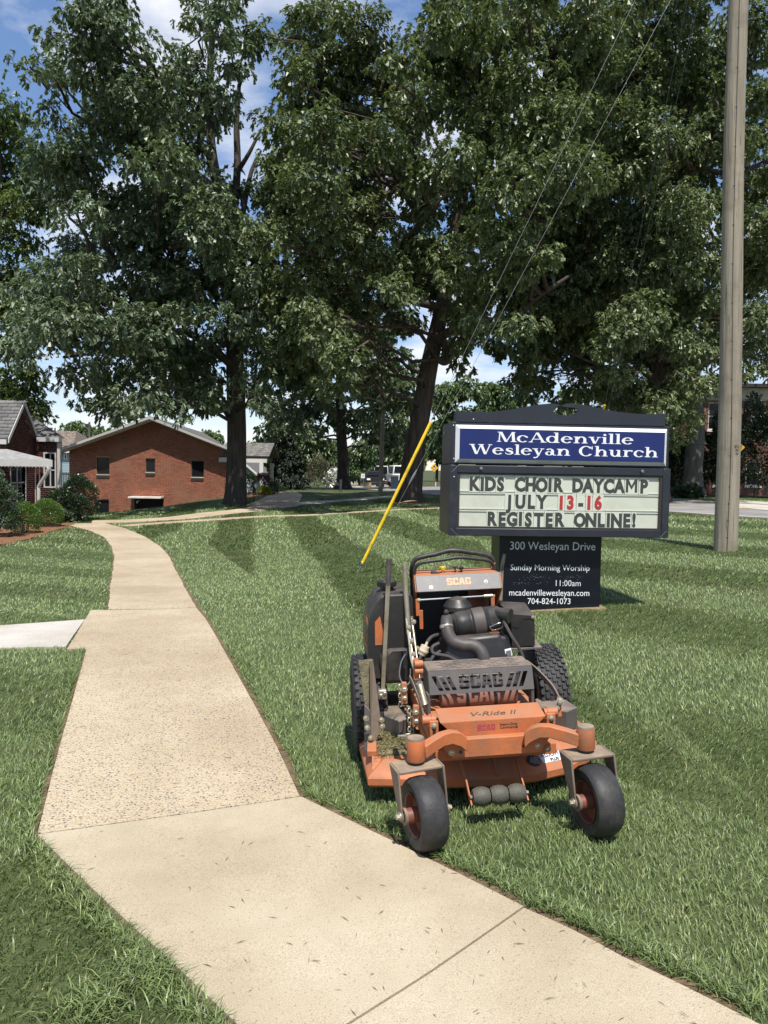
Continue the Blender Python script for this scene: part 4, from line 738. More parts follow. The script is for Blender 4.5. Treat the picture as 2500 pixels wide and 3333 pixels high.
# --- dark oak further along the walk
D4 = 62.0; t4 = ground(at(1117, 1592, D4)[0], D4)
B4 = blob_px([(1000, 1240, 85), (1100, 1150, 95), (1200, 1240, 85), (1050, 1340, 75), (1150, 1380, 60), (1250, 1350, 65), (950, 1340, 65), (905, 1400, 55), (1300, 1290, 75), (1000, 1130, 85), (1200, 1120, 85), (1235, 1420, 45), (1100, 1020, 90), (960, 1050, 75), (1250, 1040, 80), (870, 1300, 60), (1010, 1420, 50), (1300, 1400, 45), (1300, 1200, 80), (1335, 1330, 55), (1280, 1450, 45)], D4 - 1, 1.0, jit=5, seed=43)
tree('oak_tree', 'shaded round oak with thick dark trunk beyond the crossing walk', [tuple(t4 - np.array([0, 0, 0.3])), tuple(t4 + np.array([0, 0, 0.7])), pp(1116, 1500, D4), pp(1110, 1400, D4), pp(1105, 1250, D4), pp(1100, 1120, D4)], [0.95, 0.52, 0.45, 0.42, 0.3, 0.15], B4, M_oak, M_bark, dens=9, ll=0.36, ros=8, per=7, group='large oaks on the lawn', rs=(0.5, 0.9))
# --- pale trunk across the road
D6 = 45.0; t6 = ground(at(2258, 1600, D6)[0], D6)
B6 = blob_px([(2230, 1150, 70), (2300, 1180, 65), (2260, 1080, 80), (2340, 1110, 60), (2200, 1230, 45), (2190, 1420, 35), (2200, 1500, 30), (2310, 1270, 40), (2250, 1000, 110), (2380, 1050, 110), (2480, 1000, 120), (2330, 950, 120), (2450, 1150, 80), (2200, 950, 100), (2560, 1100, 120), (2560, 950, 130), (2660, 1000, 130)], D6, 1.0, jit=2.5, seed=53)  # crown widened with added, mostly hidden foliage to shade the brick block
tree('roadside_tree', 'tree with pale grey trunk in front of the brick block', [tuple(t6 - np.array([0, 0, 0.3])), pp(2256, 1540, D6), pp(2262, 1450, D6), pp(2262, 1350, D6), pp(2260, 1200, D6)], [0.66, 0.56, 0.52, 0.48, 0.3], B6, M_oak, M_barkp, dens=11, ll=0.18, ros=8, per=7)
# --- trees far off, one by one
def far_tree(px, ptop, pbase, rpx, Y, label, m=M_farleaf, seed=1, name='distant_tree'):
    g = np.random.default_rng(seed); b = at(px, pbase, Y); gz_ = float(T(b[0], Y)); b = np.array([b[0], Y, gz_]); top = at(px, ptop, Y)[2]; R = rpx / FPX * Y; H = top - gz_; bl = []
    for k in range(9):
        f = g.uniform(0.28, 0.92); w = R * math.sin(math.pi * min(1, f * 0.95)) ** 0.7; a = g.uniform(0, 6.28); q = w * g.uniform(0.2, 0.7); s = R * g.uniform(0.38, 0.55)
        bl.append((np.array([b[0] + q * math.cos(a), Y + q * math.sin(a), gz_ + H * f]), (s * 1.1, s * 1.1, s * 0.85)))
    bl.append((np.array([b[0], Y, top - R * 0.3]), (R * 0.45, R * 0.45, R * 0.35)))
    sz = Y / 100.0
    return tree(name, label, [tuple(b - np.array([0, 0, 0.3])), tuple(b + np.array([0.1, 0, H * 0.35])), tuple(b + np.array([0, 0.1, H * 0.75]))], [0.02 * H + 0.1, 0.016 * H + 0.08, 0.06], bl, m, M_bark, dens=7.5, ll=0.50 * max(0.7, sz), rs=(0.8 * sz, 1.5 * sz), ros=8, per=6, twig=0.15, nsides=7, lobes=False, group='trees far beyond the lawn')
fars = [(1480, 1240, 1590, 95, 95, 'light green tree left of message board, nearest the leaning trunk'), (1575, 1255, 1590, 100, 110, 'tall pale tree rising behind the left half of message board'), (1670, 1290, 1590, 80, 120, 'rounded pale tree behind the board scroll'), (1850, 1270, 1600, 90, 115, 'dark rounded tree behind right half of board'), (1990, 1210, 1600, 110, 75, 'dense tree left of the big trunk behind board'),
        (1330, 1400, 1585, 60, 120, 'pale tree above the parked vehicles'), (1240, 1420, 1580, 60, 130, 'sunlit tree behind the lamp post'), (1170, 1440, 1580, 55, 110, 'bright green tree right of the dark oak trunk'), (1060, 1450, 1575, 60, 140, 'hazy tree left of the dark oak trunk'), (985, 1430, 1580, 60, 120, 'hazy blue-green tree right of the dark hedge tree'),
        (385, 1365, 1600, 60, 95, 'sunlit round tree above the church roof ridge'), (590, 1400, 1600, 40, 110, 'small tree behind the right church roof slope'), (250, 1385, 1600, 55, 130, 'faraway tree above the cottage roofs'), (320, 1395, 1600, 55, 140, 'faintest tree just left of the church gable'), (690, 1405, 1600, 35, 120, 'small treetop above the porch roof'), (1930, 1330, 1600, 60, 140, 'low pale tree behind the right end of board'), (2450, 1330, 1600, 90, 90, 'tree over the brick block roof'), (2130, 1300, 1600, 80, 85, 'tree between oak trunk and brick block'), (1420, 1380, 1590, 60, 140, 'hazy tree behind the leaning trunk'), (2320, 1350, 1600, 80, 110, 'tree behind the pale trunk'), (900, 1370, 1590, 75, 100, 'dark green tree right of the porch column')]
for i, (a, b, c, d, e, lab) in enumerate(fars): far_tree(a, b, c, d, e, lab, seed=60 + i)
def conifer(px, ptop, pbase, rpx, Y, label, m=M_spr, seed=1, name='evergreen_tree', lean=0.0):
    b = at(px, pbase, Y); gz_ = float(T(b[0], Y)); b = np.array([b[0], Y, gz_]); H = at(px, ptop, Y)[2] - gz_; R = rpx / FPX * Y; bl = []
    for k in range(11):
        f = 0.06 + 0.088 * k; r = R * (1 - f * 0.85); bl.append((b + np.array([0, 0, H * f]), (r, r, H * 0.09)))
    return tree(name, label, [tuple(b), tuple(b + np.array([0, 0, H * 0.5])), tuple(b + np.array([0, 0, H * 0.97]))], [0.2, 0.12, 0.03], bl, m, M_bark, dens=26, ll=0.2, rs=(0.25, 0.5), ros=8, per=6, twig=0.1, nsides=7, hollow=0.5, lobes=False)
conifer(935, 1395, 1605, 78, 58, 'broad black-green evergreen beside the porch walk')
conifer(1738, 1265, 1600, 40, 120, 'small dark spruce tip behind the board scroll')
# --- shrubs
def shrub(name, label, c, r, m, n=2600, ll=0.05, cat='shrub', group=None, fl=None, out=0.55, rough=0.10, stems=5):
    c = np.array(c, float); r = np.array(r, float); root = empty(name, c); tag(root, label, cat, group)
    u = unit(RNG.normal(size=(n, 3))); u[:, 2] = np.where(u[:, 2] < -0.55, -u[:, 2], u[:, 2])
    bump = 1 + rough * (np.sin(u[:, 0] * 7 + 1) * np.sin(u[:, 1] * 6) + 0.6 * np.sin(u[:, 2] * 9 + u[:, 0] * 5)); P = u * r * (0.62 + 0.38 * RNG.random((n, 1)) ** 0.4) * bump[:, None] + np.array([0, 0, r[2] * 0.72]); P[:, 2] = np.maximum(P[:, 2], 0.03)
    D = unit(u * out + RNG.normal(0, 0.6, u.shape) + np.array([0, 0, 0.35])); L = ll * RNG.uniform(0.6, 1.35, n); V, F, v = leaves(P, D, L, L * 0.55, 0.1); np_mesh('foliage', V, F, m, root, var=v)
    mb = MB()
    for k in range(stems): a = 6.28 * k / stems; mb.tube([(0.04 * math.cos(a), 0.04 * math.sin(a), -0.05), (r[0] * 0.3 * math.cos(a), r[1] * 0.3 * math.sin(a), r[2] * 0.6), (r[0] * 0.55 * math.cos(a), r[1] * 0.55 * math.sin(a), r[2] * 1.1)], [0.02, 0.014, 0.006], 5)
    mb.build('stems', M_bark, root)
    if fl:
        k = RNG.choice(n, fl[1]); V, F, v = leaves(P[k] * 1.05, D[k], L[k] * 2.2, L[k] * 2.2, 0.0); np_mesh('blossom', V, F, fl[0], root, var=v)
    return root
def shrub_px(name, label, px, ptop, pbase, wpx, m, n=2600, ll=0.05, Y=None, **k):
    g = gp(px, pbase) if Y is None else ground(at(px, pbase, Y)[0], Y); Y = g[1]; H = at(px, ptop, Y)[2] - g[2]; R = wpx / 2 / FPX * Y
    return shrub(name, label, g, (R, R * 0.95, H / 1.72), m, n, ll, **k)
shrub_px('boxwood', 'clipped yellow-green boxwood ball nearest the cottage walk, left one', 80, 1634, 1738, 104, M_box, 9500, 0.034, rough=0.04)
shrub_px('boxwood', 'clipped yellow-green boxwood ball touching the pathway edge, right one', 152, 1624, 1716, 106, M_box, 9500, 0.034, rough=0.04)
shrub_px('leafy_shrub', 'tall loose grey-green shrub cut by the left edge', -12, 1560, 1750, 120, M_grey, 6000, 0.07, rough=0.3, out=0.9)
shrub_px('holly_shrub', 'big rounded dark shrub against the brick hall corner', 258, 1548, 1692, 118, M_holly, 5200, 0.07, group='dark shrubs by the cottage')
shrub_px('holly_shrub', 'dark shrub under the downspout behind the boxwoods', 200, 1592, 1697, 120, M_holly, 4200, 0.07, group='dark shrubs by the cottage')
shrub_px('holly_shrub', 'low dark shrub at the bend of the pathway', 250, 1610, 1697, 95, M_holly, 3600, 0.06, group='dark shrubs by the cottage')
shrub_px('hosta', 'pale low hosta at the foot of the dark shrubs', 205, 1676, 1703, 40, M_grey, 260, 0.22, out=1.2, stems=3, cat='plant')
shrub_px('holly_shrub', 'round dark green shrub right of the oak trunk', 808, 1540, 1615, 62, M_holly, 2600, 0.10, Y=46, group='shrubs by the church porch')
shrub_px('barberry_shrub', 'reddish purple shrub below the porch column', 853, 1543, 1600, 66, M_red, 2600, 0.10, Y=48, group='shrubs by the church porch')
shrub_px('golden_shrub', 'bright chartreuse shrub beside the round plaque', 860, 1583, 1614, 42, M_gold, 1700, 0.09, Y=45, group='shrubs by the church porch')
shrub_px('clipped_shrub', 'olive clipped shrub beside the porch walk', 890, 1568, 1607, 34, M_grey, 1700, 0.08, Y=47, group='shrubs by the church porch')
shrub_px('low_shrub', 'small low shrub where the porch walk bends', 915, 1582, 1602, 32, M_grey, 1200, 0.08, Y=52, group='shrubs by the church porch')
shrub_px('brown_shrub', 'brownish twiggy shrub right of the black evergreen', 1035, 1490, 1577, 78, M_brn, 3400, 0.16, Y=75, rough=0.3)
shrub_px('flowering_shrub', 'white flowering shrub left of the dark oak trunk', 1090, 1535, 1572, 62, M_farleaf, 2200, 0.16, Y=80, fl=(mat('white_petals', (0.75, 0.74, 0.68), 0.7, attr=0.1), 900))
shrub_px('magnolia_shrub', 'dark glossy magnolia against the brick block right of pole', 2455, 1325, 1625, 230, M_holly, 11000, 0.20, Y=47, rough=0.3, out=0.8)
shrub_px('magnolia_shrub', 'dark glossy magnolia against the brick block left of pole', 2335, 1380, 1600, 110, M_holly, 6500, 0.20, Y=48, rough=0.3, out=0.8)
shrub_px('understory_shrub', 'dark shrub at the right edge of the message board', 2190, 1430, 1610, 95, M_holly, 3800, 0.20, Y=46, rough=0.3, out=0.8)
shrub_px('hosta', 'spread of pale leaves at the foot of the pale trunk', 2240, 1590, 1612, 75, M_grey, 420, 0.4, Y=43, out=1.2, cat='plant')
# ------------------------------------------------------------------ the message board
M_navy = mat('navy_paint', (0.016, 0.018, 0.026), 0.38, spec=0.5, col2=(0.022, 0.024, 0.033), vs=2.5, dirt=(0.05, 0.05, 0.055), dirt_s=4, dirt_lo=0.55, dirt_hi=0.85)
M_navy2 = mat('navy_panel', (0.005, 0.006, 0.011), 0.36, spec=0.35, dirt=(0.012, 0.013, 0.017), dirt_s=5, dirt_lo=0.5, dirt_hi=0.9)
M_alu = mat('white_aluminium', (0.74, 0.74, 0.74), 0.4, metal=0.0, dirt=(0.5, 0.5, 0.49), dirt_s=5)
M_blue_p = mat('royal_blue_face', (0.006, 0.015, 0.105), 0.28, col2=(0.008, 0.019, 0.125), vs=3)
M_board = mat('translucent_board', (0.53, 0.545, 0.45), 0.3, col2=(0.57, 0.58, 0.49), vs=1.5, dirt=(0.45, 0.45, 0.36), dirt_s=1.2)
M_clear = mat('letter_plate', (0.57, 0.585, 0.495), 0.15)
M_let = mat('letter_black', (0.045, 0.05, 0.044), 0.4); M_letr = mat('letter_red', (0.38, 0.035, 0.035), 0.4)
M_wht = mat('white_vinyl', (0.78, 0.78, 0.78), 0.4); M_gry = mat('grey_vinyl', (0.62, 0.63, 0.64), 0.4)
M_steel = mat('galvanised_steel', (0.30, 0.30, 0.30), 0.45, metal=0.85, dirt=(0.24, 0.21, 0.17), dirt_s=9)
YS = 7.78; sc_ = at(1817, 1745, YS); sgz = float(T(sc_[0], sc_[1])); sign = empty('message_board', (sc_[0], sc_[1], sgz), rad(4.0))
tag(sign, 'navy church message board with blue name panel and changeable letters', 'sign')
k_ = lambda py: at(1817, py, YS)[2] - sgz
zb, zm, zt_ = k_(1746), k_(1518), k_(1380); W2 = 1.118; DP = 0.62
BX = -0.035; BW = 0.538
MB().box((BX - BW, 0.13, -0.1), (BX + BW, 0.13 + 0.40, zb + 0.02)).build('pedestal', M_navy2, sign, bevel=0.008)
fr = 0.075
lo_ = MB()
def framebox(mb, x0, x1, z0, z1, t, y0, y1):
    for q in ((x0, x0 + t, z0, z1), (x1 - t, x1, z0, z1), (x0 + t, x1 - t, z0, z0 + t), (x0 + t, x1 - t, z1 - t, z1)): mb.box((q[0], y0, q[2]), (q[1], y1, q[3]))
MB().box((-W2, 0.0, zm + 0.006), (W2, DP, zt_)).build('upper_cabinet', M_navy, sign, bevel=0.006)
MB().box((-W2 - 0.012, 0.03, zb), (W2 + 0.012, DP + 0.01, zm)).build('lower_cabinet', M_navy, sign, bevel=0.006)
dfm = MB(); framebox(dfm, -W2 - 0.012, W2 + 0.012, zb, zm - 0.004, fr, -0.045, 0.028); dr = dfm.build('letter_door', M_navy, sign, bevel=0.004)
sp = MB()
for (x, z, s, u) in ((-W2, zb, 1, 1), (W2, zb, -1, 1), (-W2, zm, 1, -1), (W2, zm, -1, -1)): sp.tube([(x + s * 0.005, -0.047, z + u * 0.075), (x + s * 0.075, -0.047, z + u * 0.006)], 0.0022, 5)
sp.build('mitre_joint', M_steel, dr)
hg = MB()
for x in (-0.82, 0.83): hg.lathe([(0.016, 0), (0.016, 0.02), (0.007, 0.022)], (x, -0.045, zm - 0.035), (0, -1, 0), 12)
hg.build('door_lock', M_steel, dr)
MB().box((-W2 + 0.05, -0.012, zb + fr * 0.9), (W2 - 0.05, 0.02, zm - fr * 0.9)).build('letter_field', M_board, sign, smooth=0)
for i, zz_ in enumerate((0.355, 0.67)):
    zr_ = zb + fr + (zm - zb - 2 * fr) * (1 - zz_)
    for dz in (-0.012, 0.012): MB().box((-W2 + 0.07, -0.02, zr_ + dz - 0.0035), (W2 - 0.07, -0.0125, zr_ + dz + 0.0035)).build('letter_rail', M_clear, sign, smooth=0)
sc_in = MB(); framebox(sc_in, -W2 + 0.062, W2 - 0.062, zb + fr - 0.01, zm - fr + 0.01, 0.03, -0.034, -0.014); sc_in.build('glazing_bead', M_frame, sign, smooth=0)
# letters on the rails, one object each
rowz = [zb + fr + (zm - zb - 2 * fr) * t for t in (0.685, 0.375, 0.060)]; SX = W2 * 2 / 1095.0
def board_line(txt, x0c, x1c, z, reds='', hgt=0.134):
    """letters from x0c to x1c, measured along the board in the picture's units"""
    xs_ = [(x0c - 632) * SX, (x1c - 632) * SX]; adv = {'I': 0.52, '!': 0.5, ' ': 0.88, '-': 0.8, '1': 0.62, 'M': 1.36, 'W': 1.25, 'O': 1.08, 'C': 1.0, 'L': 0.86, 'J': 0.85, 'E': 0.88, 'S': 0.92}
    tot = sum(adv.get(c, 1.0) for c in txt); u = (xs_[1] - xs_[0]) / tot; x = xs_[0]
    for i, c in enumerate(txt):
        a = adv.get(c, 1.0) * u
        if c != ' ':
            dz = RNG.normal(0, 0.002); M = basis((x + a / 2, -0.0205, z + dz), (1, RNG.normal(0, 0.002), RNG.normal(0, 0.006)), (0, 0, 1)); zf = hgt / 0.73
            pl = MB().box((x + 0.004, -0.0195, z - 0.022), (x + a - 0.004, -0.0175, z + hgt + 0.016)).build('letter_plate', M_clear, sign, smooth=0)
            if c == 'M':
                hw_m = a * 0.40; MB().prism([(-hw_m, 0), (-hw_m + 0.024, 0), (-hw_m + 0.024, hgt * 0.66), (0, hgt * 0.22), (hw_m - 0.024, hgt * 0.66), (hw_m - 0.024, 0), (hw_m, 0), (hw_m, hgt), (hw_m - 0.026, hgt), (0, hgt * 0.50), (-hw_m + 0.026, hgt), (-hw_m, hgt)], 0, 0.0012, M).build('letter', M_let, pl, smooth=0)
            else: text_obj('letter', c, zf, M_letr if c in reds else M_let, pl, M, ext=0.0006, bold=0.0098 if c != 'M' else 0.002, sx=(0.80 if c not in 'I1!' else 0.85) if c != 'M' else 0.98)
        x += a
board_line('KIDS CHOIR DAYCAMP', 175, 1082, rowz[0]); board_line('JULY 13-16', 355, 855, rowz[1], reds='136'); board_line('REGISTER ONLINE!', 265, 1025, rowz[2])
# name panel: bevelled white frame, blue face, wide serif lettering
px0, px1, pz0, pz1 = -W2 + 0.040, W2 - 0.028, zm + 0.022, zt_ - 0.030; bv = 0.037
nf = MB(); o_ = [(px0, -0.012, pz0), (px1, -0.012, pz0), (px1, -0.012, pz1), (px0, -0.012, pz1)]; i_ = [(px0 + bv, -0.052, pz0 + bv), (px1 - bv, -0.052, pz0 + bv), (px1 - bv, -0.052, pz1 - bv), (px0 + bv, -0.052, pz1 - bv)]
b_ = [(x, 0.004, z) for x, y, z in o_]; nf.add(o_ + i_ + b_, [(0, 1, 5, 4), (1, 2, 6, 5), (2, 3, 7, 6), (3, 0, 4, 7), (8, 9, 1, 0), (9, 10, 2, 1), (10, 11, 3, 2), (11, 8, 0, 3)])
npn = nf.build('name_panel', M_alu, sign, smooth=0)
MB().box((px0 + bv + 0.002, -0.056, pz0 + bv + 0.002), (px1 - bv - 0.002, -0.03, pz1 - bv - 0.002)).build('blue_face', M_blue_p, npn, smooth=0)
def stroke(pts, ws):
    pts = [Vector((x, y)) for x, y in pts]; n = len(pts); L_, R_ = [], []
    for i, p in enumerate(pts):
        d = (pts[min(i + 1, n - 1)] - pts[max(i - 1, 0)]).normalized(); q = Vector((-d.y, d.x)) * ws[i] / 2; L_.append(p + q); R_.append(p - q)
    return [[(a.x, a.y) for a in (R_[i], R_[i + 1], L_[i + 1], L_[i])] for i in range(n - 1)]
def arc(cx, cy, rx, ry, tx, ty, a0, a1, n=14):
    A = [rad(a0 + (a1 - a0) * i / n) for i in range(n + 1)]; o = [(cx + rx * math.cos(a), cy + ry * math.sin(a)) for a in A]; q = [(cx + (rx - tx) * math.cos(a), cy + (ry - ty) * math.sin(a)) for a in A]
    return [[o[i], o[i + 1], q[i + 1], q[i]] for i in range(n)]
def rect(x0, y0, x1, y1): return [[(x0, y0), (x1, y0), (x1, y1), (x0, y1)]]
def srf(x, y, w, up=1, l=1, r=1): return [[(x - w / 2 - 0.11 * l, y), (x + w / 2 + 0.11 * r, y), (x + w / 2 + 0.10 * r, y + 0.045 * up), (x + w / 2, y + 0.085 * up), (x - w / 2, y + 0.085 * up), (x - w / 2 - 0.10 * l, y + 0.045 * up)]]
TK, TN, XH = 0.185, 0.075, 0.68
def stem(x, h, top='s', bot=True): return rect(x - TK / 2, 0.0, x + TK / 2, h) + (srf(x, 0, TK) if bot else []) + (srf(x, h, TK, -1, 1, 0) if top == 's' else [])
def diag(x0, y0, x1, y1, w): return [[(x0 - w / 2, y0), (x0 + w / 2, y0), (x1 + w / 2, y1), (x1 - w / 2, y1)]]
G = {'M': (diag(0.12, 0, 0.17, 1, TN) + diag(0.58, 0, 0.22, 1, TK) + diag(0.58, 0, 0.98, 1, TN) + diag(1.06, 0, 1.0, 1, TK) + srf(0.12, 0, TN) + srf(1.06, 0, TK) + srf(0.17, 1, 0.1, -1, 1, 0) + srf(1.0, 1, 0.1, -1, 0, 1), 1.24),
     'c': (arc(0.40, 0.34, 0.38, 0.36, 0.19, 0.07, 38, 318, 18) + arc(0.66, 0.52, 0.07, 0.07, 0.069, 0.069, 0, 360, 10), 0.78),
     'A': (diag(0.14, 0, 0.52, 1, TN) + diag(0.96, 0, 0.54, 1, TK) + rect(0.27, 0.30, 0.8, 0.365) + srf(0.14, 0, TN) + srf(0.96, 0, TK), 1.10),
     'd': (arc(0.40, 0.34, 0.38, 0.36, 0.19, 0.07, 0, 360, 24) + stem(0.70, 1.04), 0.96),
     'e': (arc(0.40, 0.34, 0.38, 0.36, 0.19, 0.07, 5, 322, 20) + rect(0.2, 0.36, 0.77, 0.42), 0.82),
     'n': (stem(0.22, XH) + arc(0.52, 0.40, 0.32, 0.30, 0.185, 0.09, 0, 180, 14) + rect(0.655, 0, 0.84, 0.40) + srf(0.7475, 0, TK), 1.0),
     'v': (diag(0.40, 0, 0.17, XH, TK) + diag(0.42, 0, 0.66, XH, TN) + srf(0.17, XH, TK, -1) + srf(0.66, XH, TN, -1), 0.82),
     'i': (stem(0.22, XH) + arc(0.22, 0.90, 0.10, 0.10, 0.099, 0.099, 0, 360, 12), 0.44), 'l': (stem(0.22, 1.04), 0.44),
     'W': (diag(0.46, 0, 0.15, 1, TK) + diag(0.48, 0, 0.76, 1, TN) + diag(1.06, 0, 0.76, 1, TK) + diag(1.08, 0, 1.38, 1, TN) + srf(0.15, 1, TK, -1) + srf(0.76, 1, TK, -1) + srf(1.38, 1, TN, -1), 1.52),
     's': (stroke([(0.58, 0.50), (0.5, 0.62), (0.34, 0.645), (0.18, 0.57), (0.18, 0.46), (0.34, 0.37), (0.52, 0.28), (0.56, 0.16), (0.44, 0.05), (0.28, 0.03), (0.14, 0.08), (0.08, 0.2)], [0.05, 0.07, 0.08, 0.12, 0.17, 0.19, 0.19, 0.16, 0.09, 0.07, 0.07, 0.05]), 0.68),
     'y': (diag(0.42, 0, 0.17, XH, TK) + stroke([(0.66, XH), (0.42, 0.0), (0.32, -0.2), (0.18, -0.27), (0.08, -0.24)], [TN, TN, 0.09, 0.1, 0.13]) + srf(0.17, XH, TK, -1) + srf(0.66, XH, TN, -1), 0.80),
     'a': (arc(0.34, 0.20, 0.28, 0.21, 0.17, 0.06, 0, 360, 20) + rect(0.48, 0.06, 0.665, 0.46) + arc(0.375, 0.44, 0.29, 0.25, 0.185, 0.08, 0, 150, 12) + rect(0.6, 0.0, 0.8, 0.07), 0.84),
     'C': (arc(0.54, 0.50, 0.50, 0.53, 0.21, 0.075, 35, 325, 24) + rect(0.92, 0.68, 0.98, 1.0), 1.10),
     'h': (stem(0.22, 1.04) + arc(0.52, 0.40, 0.32, 0.30, 0.185, 0.09, 0, 180, 14) + rect(0.655, 0, 0.84, 0.40) + srf(0.7475, 0, TK), 1.0),
     'u': (rect(0.13, 0.28, 0.315, XH) + srf(0.22, XH, TK, -1, 1, 0) + arc(0.45, 0.29, 0.32, 0.31, 0.185, 0.09, 180, 360, 14) + rect(0.61, 0.0, 0.795, XH) + srf(0.70, XH, TK, -1, 1, 0) + srf(0.74, 0, 0.1, 1, 0, 1), 0.98),
     'r': (stem(0.22, XH) + arc(0.50, 0.44, 0.26, 0.25, 0.10, 0.11, 60, 175, 10) + arc(0.62, 0.60, 0.085, 0.085, 0.084, 0.084, 0, 360, 10), 0.74), ' ': ([], 0.5)}
def serif_line(txt, x0, x1, z, cap):
    tot = sum(G[c][1] for c in txt); u = (x1 - x0) / tot; x = x0
    for c in txt:
        polys, a = G[c]
        if polys:
            mb = MB()
            for i, p in enumerate(polys):
                e = 0.00012 * (i % 9); mb.prism([(px_ * u, py_ * cap) for px_, py_ in p], 0.0, 0.0012 + e, basis((x, -0.0562, z), (1, 0, 0), (0, 0, 1)))
            mb.build('serif_letter', M_wht, npn, smooth=0)
        x += a * u
pm = (pz0 + pz1) / 2
serif_line('McAdenville', (306 - 632) * SX, (990 - 632) * SX, pz0 + bv + 0.585 * (pz1 - pz0 - 2 * bv), 0.325 * (pz1 - pz0 - 2 * bv)); serif_line('Wesleyan Church', (172 - 632) * SX, (1118 - 632) * SX, pz0 + bv + 0.165 * (pz1 - pz0 - 2 * bv), 0.325 * (pz1 - pz0 - 2 * bv))
# crest: two sheets with a swan-neck scroll
def crest_pts():
    P = []
    for x, z in ((-1.12, 0.0), (-1.12, 0.105), (-0.95, 0.100), (-0.75, 0.108), (-0.55, 0.135), (-0.38, 0.168), (-0.24, 0.196), (-0.12, 0.208), (-0.05, 0.203), (0.0, 0.184), (-0.035, 0.182), (-0.075, 0.165), (-0.092, 0.135), (-0.075, 0.105), (-0.03, 0.092), (0.03, 0.09), (0.10, 0.096), (0.155, 0.118), (0.172, 0.148), (0.160, 0.168), (0.10, 0.172), (0.02, 0.176), (-0.022, 0.186), (0.04, 0.208), (0.11, 0.215), (0.18, 0.212), (0.30, 0.190), (0.45, 0.160), (0.62, 0.135), (0.80, 0.122), (0.98, 0.122), (1.12, 0.130), (1.12, 0.0)): P.append((x * 0.955, z * 0.97))
    return P
for yy in (0.02,): MB().prism(crest_pts(), 0, 0.025, basis((0, yy, zt_ + 0.0015), (1, 0, 0), (0, 0, 1))).build('crest', M_navy, sign, smooth=0)
for s in (-1, 1): MB().box((s * 1.045 - 0.024, 0.0215, zt_ + 0.002), (s * 1.045 + 0.024, 0.17, zt_ + 0.10)).build('crest_end', M_navy, sign, smooth=0)
ds = MB()
for z in (zt_ - 0.10, zm - 0.07): ds.lathe([(0.028, 0), (0.028, 0.004)], (-W2 - 0.0, DP - 0.12, z), (-1, 0, 0), 14)
ds.build('knockout_disc', M_steel, sign)
rv = MB()
for (x, z) in ((-W2 + 0.02, zt_ - 0.035), (-W2 + 0.03, zm + 0.06), (-0.9, zt_ + 0.03), (-W2 + 0.03, zm - 0.12)): rv.lathe([(0.006, 0), (0.006, 0.005)], (x, -0.004 if z > zm else -0.046, z), (0, -1, 0), 8)
rv.build('rivet', M_alu, sign)
# dry trimmed strip at the foot of the pedestal
_sm = Matrix.Translation((sc_[0], sc_[1], sgz)) @ Matrix.Rotation(rad(4.0), 4, 'Z'); _c = [(_sm @ Vector((x, y, 0)))[:2] for x, y in ((BX - BW - 0.07, 0.045), (BX + BW + 0.07, 0.045), (BX + BW + 0.07, 0.58), (BX - BW - 0.07, 0.58))]
tag(ribbon('dry_strip', np.array([_c[0], _c[1]]), np.array([_c[3], _c[2]]), mat('dry_thatch', (0.30, 0.24, 0.14), 0.95, spec=0.1, col2=(0.19, 0.15, 0.08), vs=20, bump=0.8, bs=70), None, up=0.02, thick=0.03, step=0.12, rough_edge=0.012), kind='structure')
# lettering on the pedestal
def ped(t, cx_, zc_, w, size, m, sx=1.0): return text_obj('address_line', t, size, m, sign, basis((BX + cx_, 0.1293, zc_), (1, 0, 0), (0, 0, 1)), ext=0.0006, sx=sx)
k2 = lambda py: at(1800, py, YS + 0.13)[2] - sgz
ped('300 Wesleyan Drive', 0.02, k2(1790), 0, 0.120, M_gry, 0.91); ped('Sunday Morning Worship', 0.0, k2(1857), 0, 0.088, M_gry, 0.92); ped('11:00am', 0.19, k2(1907), 0, 0.088, M_gry, 0.95)
ped('mcadenvillewesleyan.com', 0.0, k2(1939), 0, 0.092, M_wht, 0.90); ped('704-824-1073', 0.0, k2(1966), 0, 0.088, M_wht, 0.93)
gh = MB()                                   # glue specks left by lettering that has come off
for (xa_, xb_, py) in ((-0.28, 0.02, 1877), (0.10, 0.36, 1877), (-0.40, -0.02, 1898)):
    for _ in range(26):
        x = RNG.uniform(xa_, xb_); z = k2(py + RNG.normal(0, 4)); s = RNG.uniform(0.0015, 0.003); gh.box((BX + x, 0.1285, z), (BX + x + s, 0.1299, z + s))
gh.build('glue_specks', M_gry, sign, smooth=0)

# ------------------------------------------------------------------ utility pole, guy wires
M_wood = mat('weathered_pole', (0.225, 0.193, 0.145), 0.9, spec=0.15, col2=(0.315, 0.278, 0.215), vs=1.0, vdet=9, stretch=(16, 16, 0.7), dirt=(0.17, 0.14, 0.10), dirt_s=1.4, dirt_lo=0.5, dirt_hi=0.72, bump=0.8, bs=1.6)
pb = gp(2361, 1792); pole = empty('utility_pole', pb); tag(pole, 'tall weathered wooden utility pole standing right of the message board', 'pole')
mb = MB(); n0 = 28; hh = list(np.linspace(-0.3, 14.0, 60)); pts = [(0.02 * math.sin(h * 0.7) + 0.0015 * h, 0, h) for h in hh]; mb.tube(pts, [0.188 - 0.0046 * max(h, 0) for h in hh], n0)
for i in range(len(hh)):
    for k in range(n0):
        a = 2 * math.pi * k / n0; f = 1 + 0.012 * math.sin(3 * a + 0.8 * hh[i]) + 0.010 * math.sin(7 * a + 2.1 * hh[i]) + RNG.normal(0, 0.004)
        v = Vector(mb.v[i * n0 + k]); c = Vector(pts[i]); mb.v[i * n0 + k] = tuple(c + Vector(((v - c).x * f, (v - c).y * f, 0)))
shaft = mb.build('shaft', M_wood, pole, smooth=70)
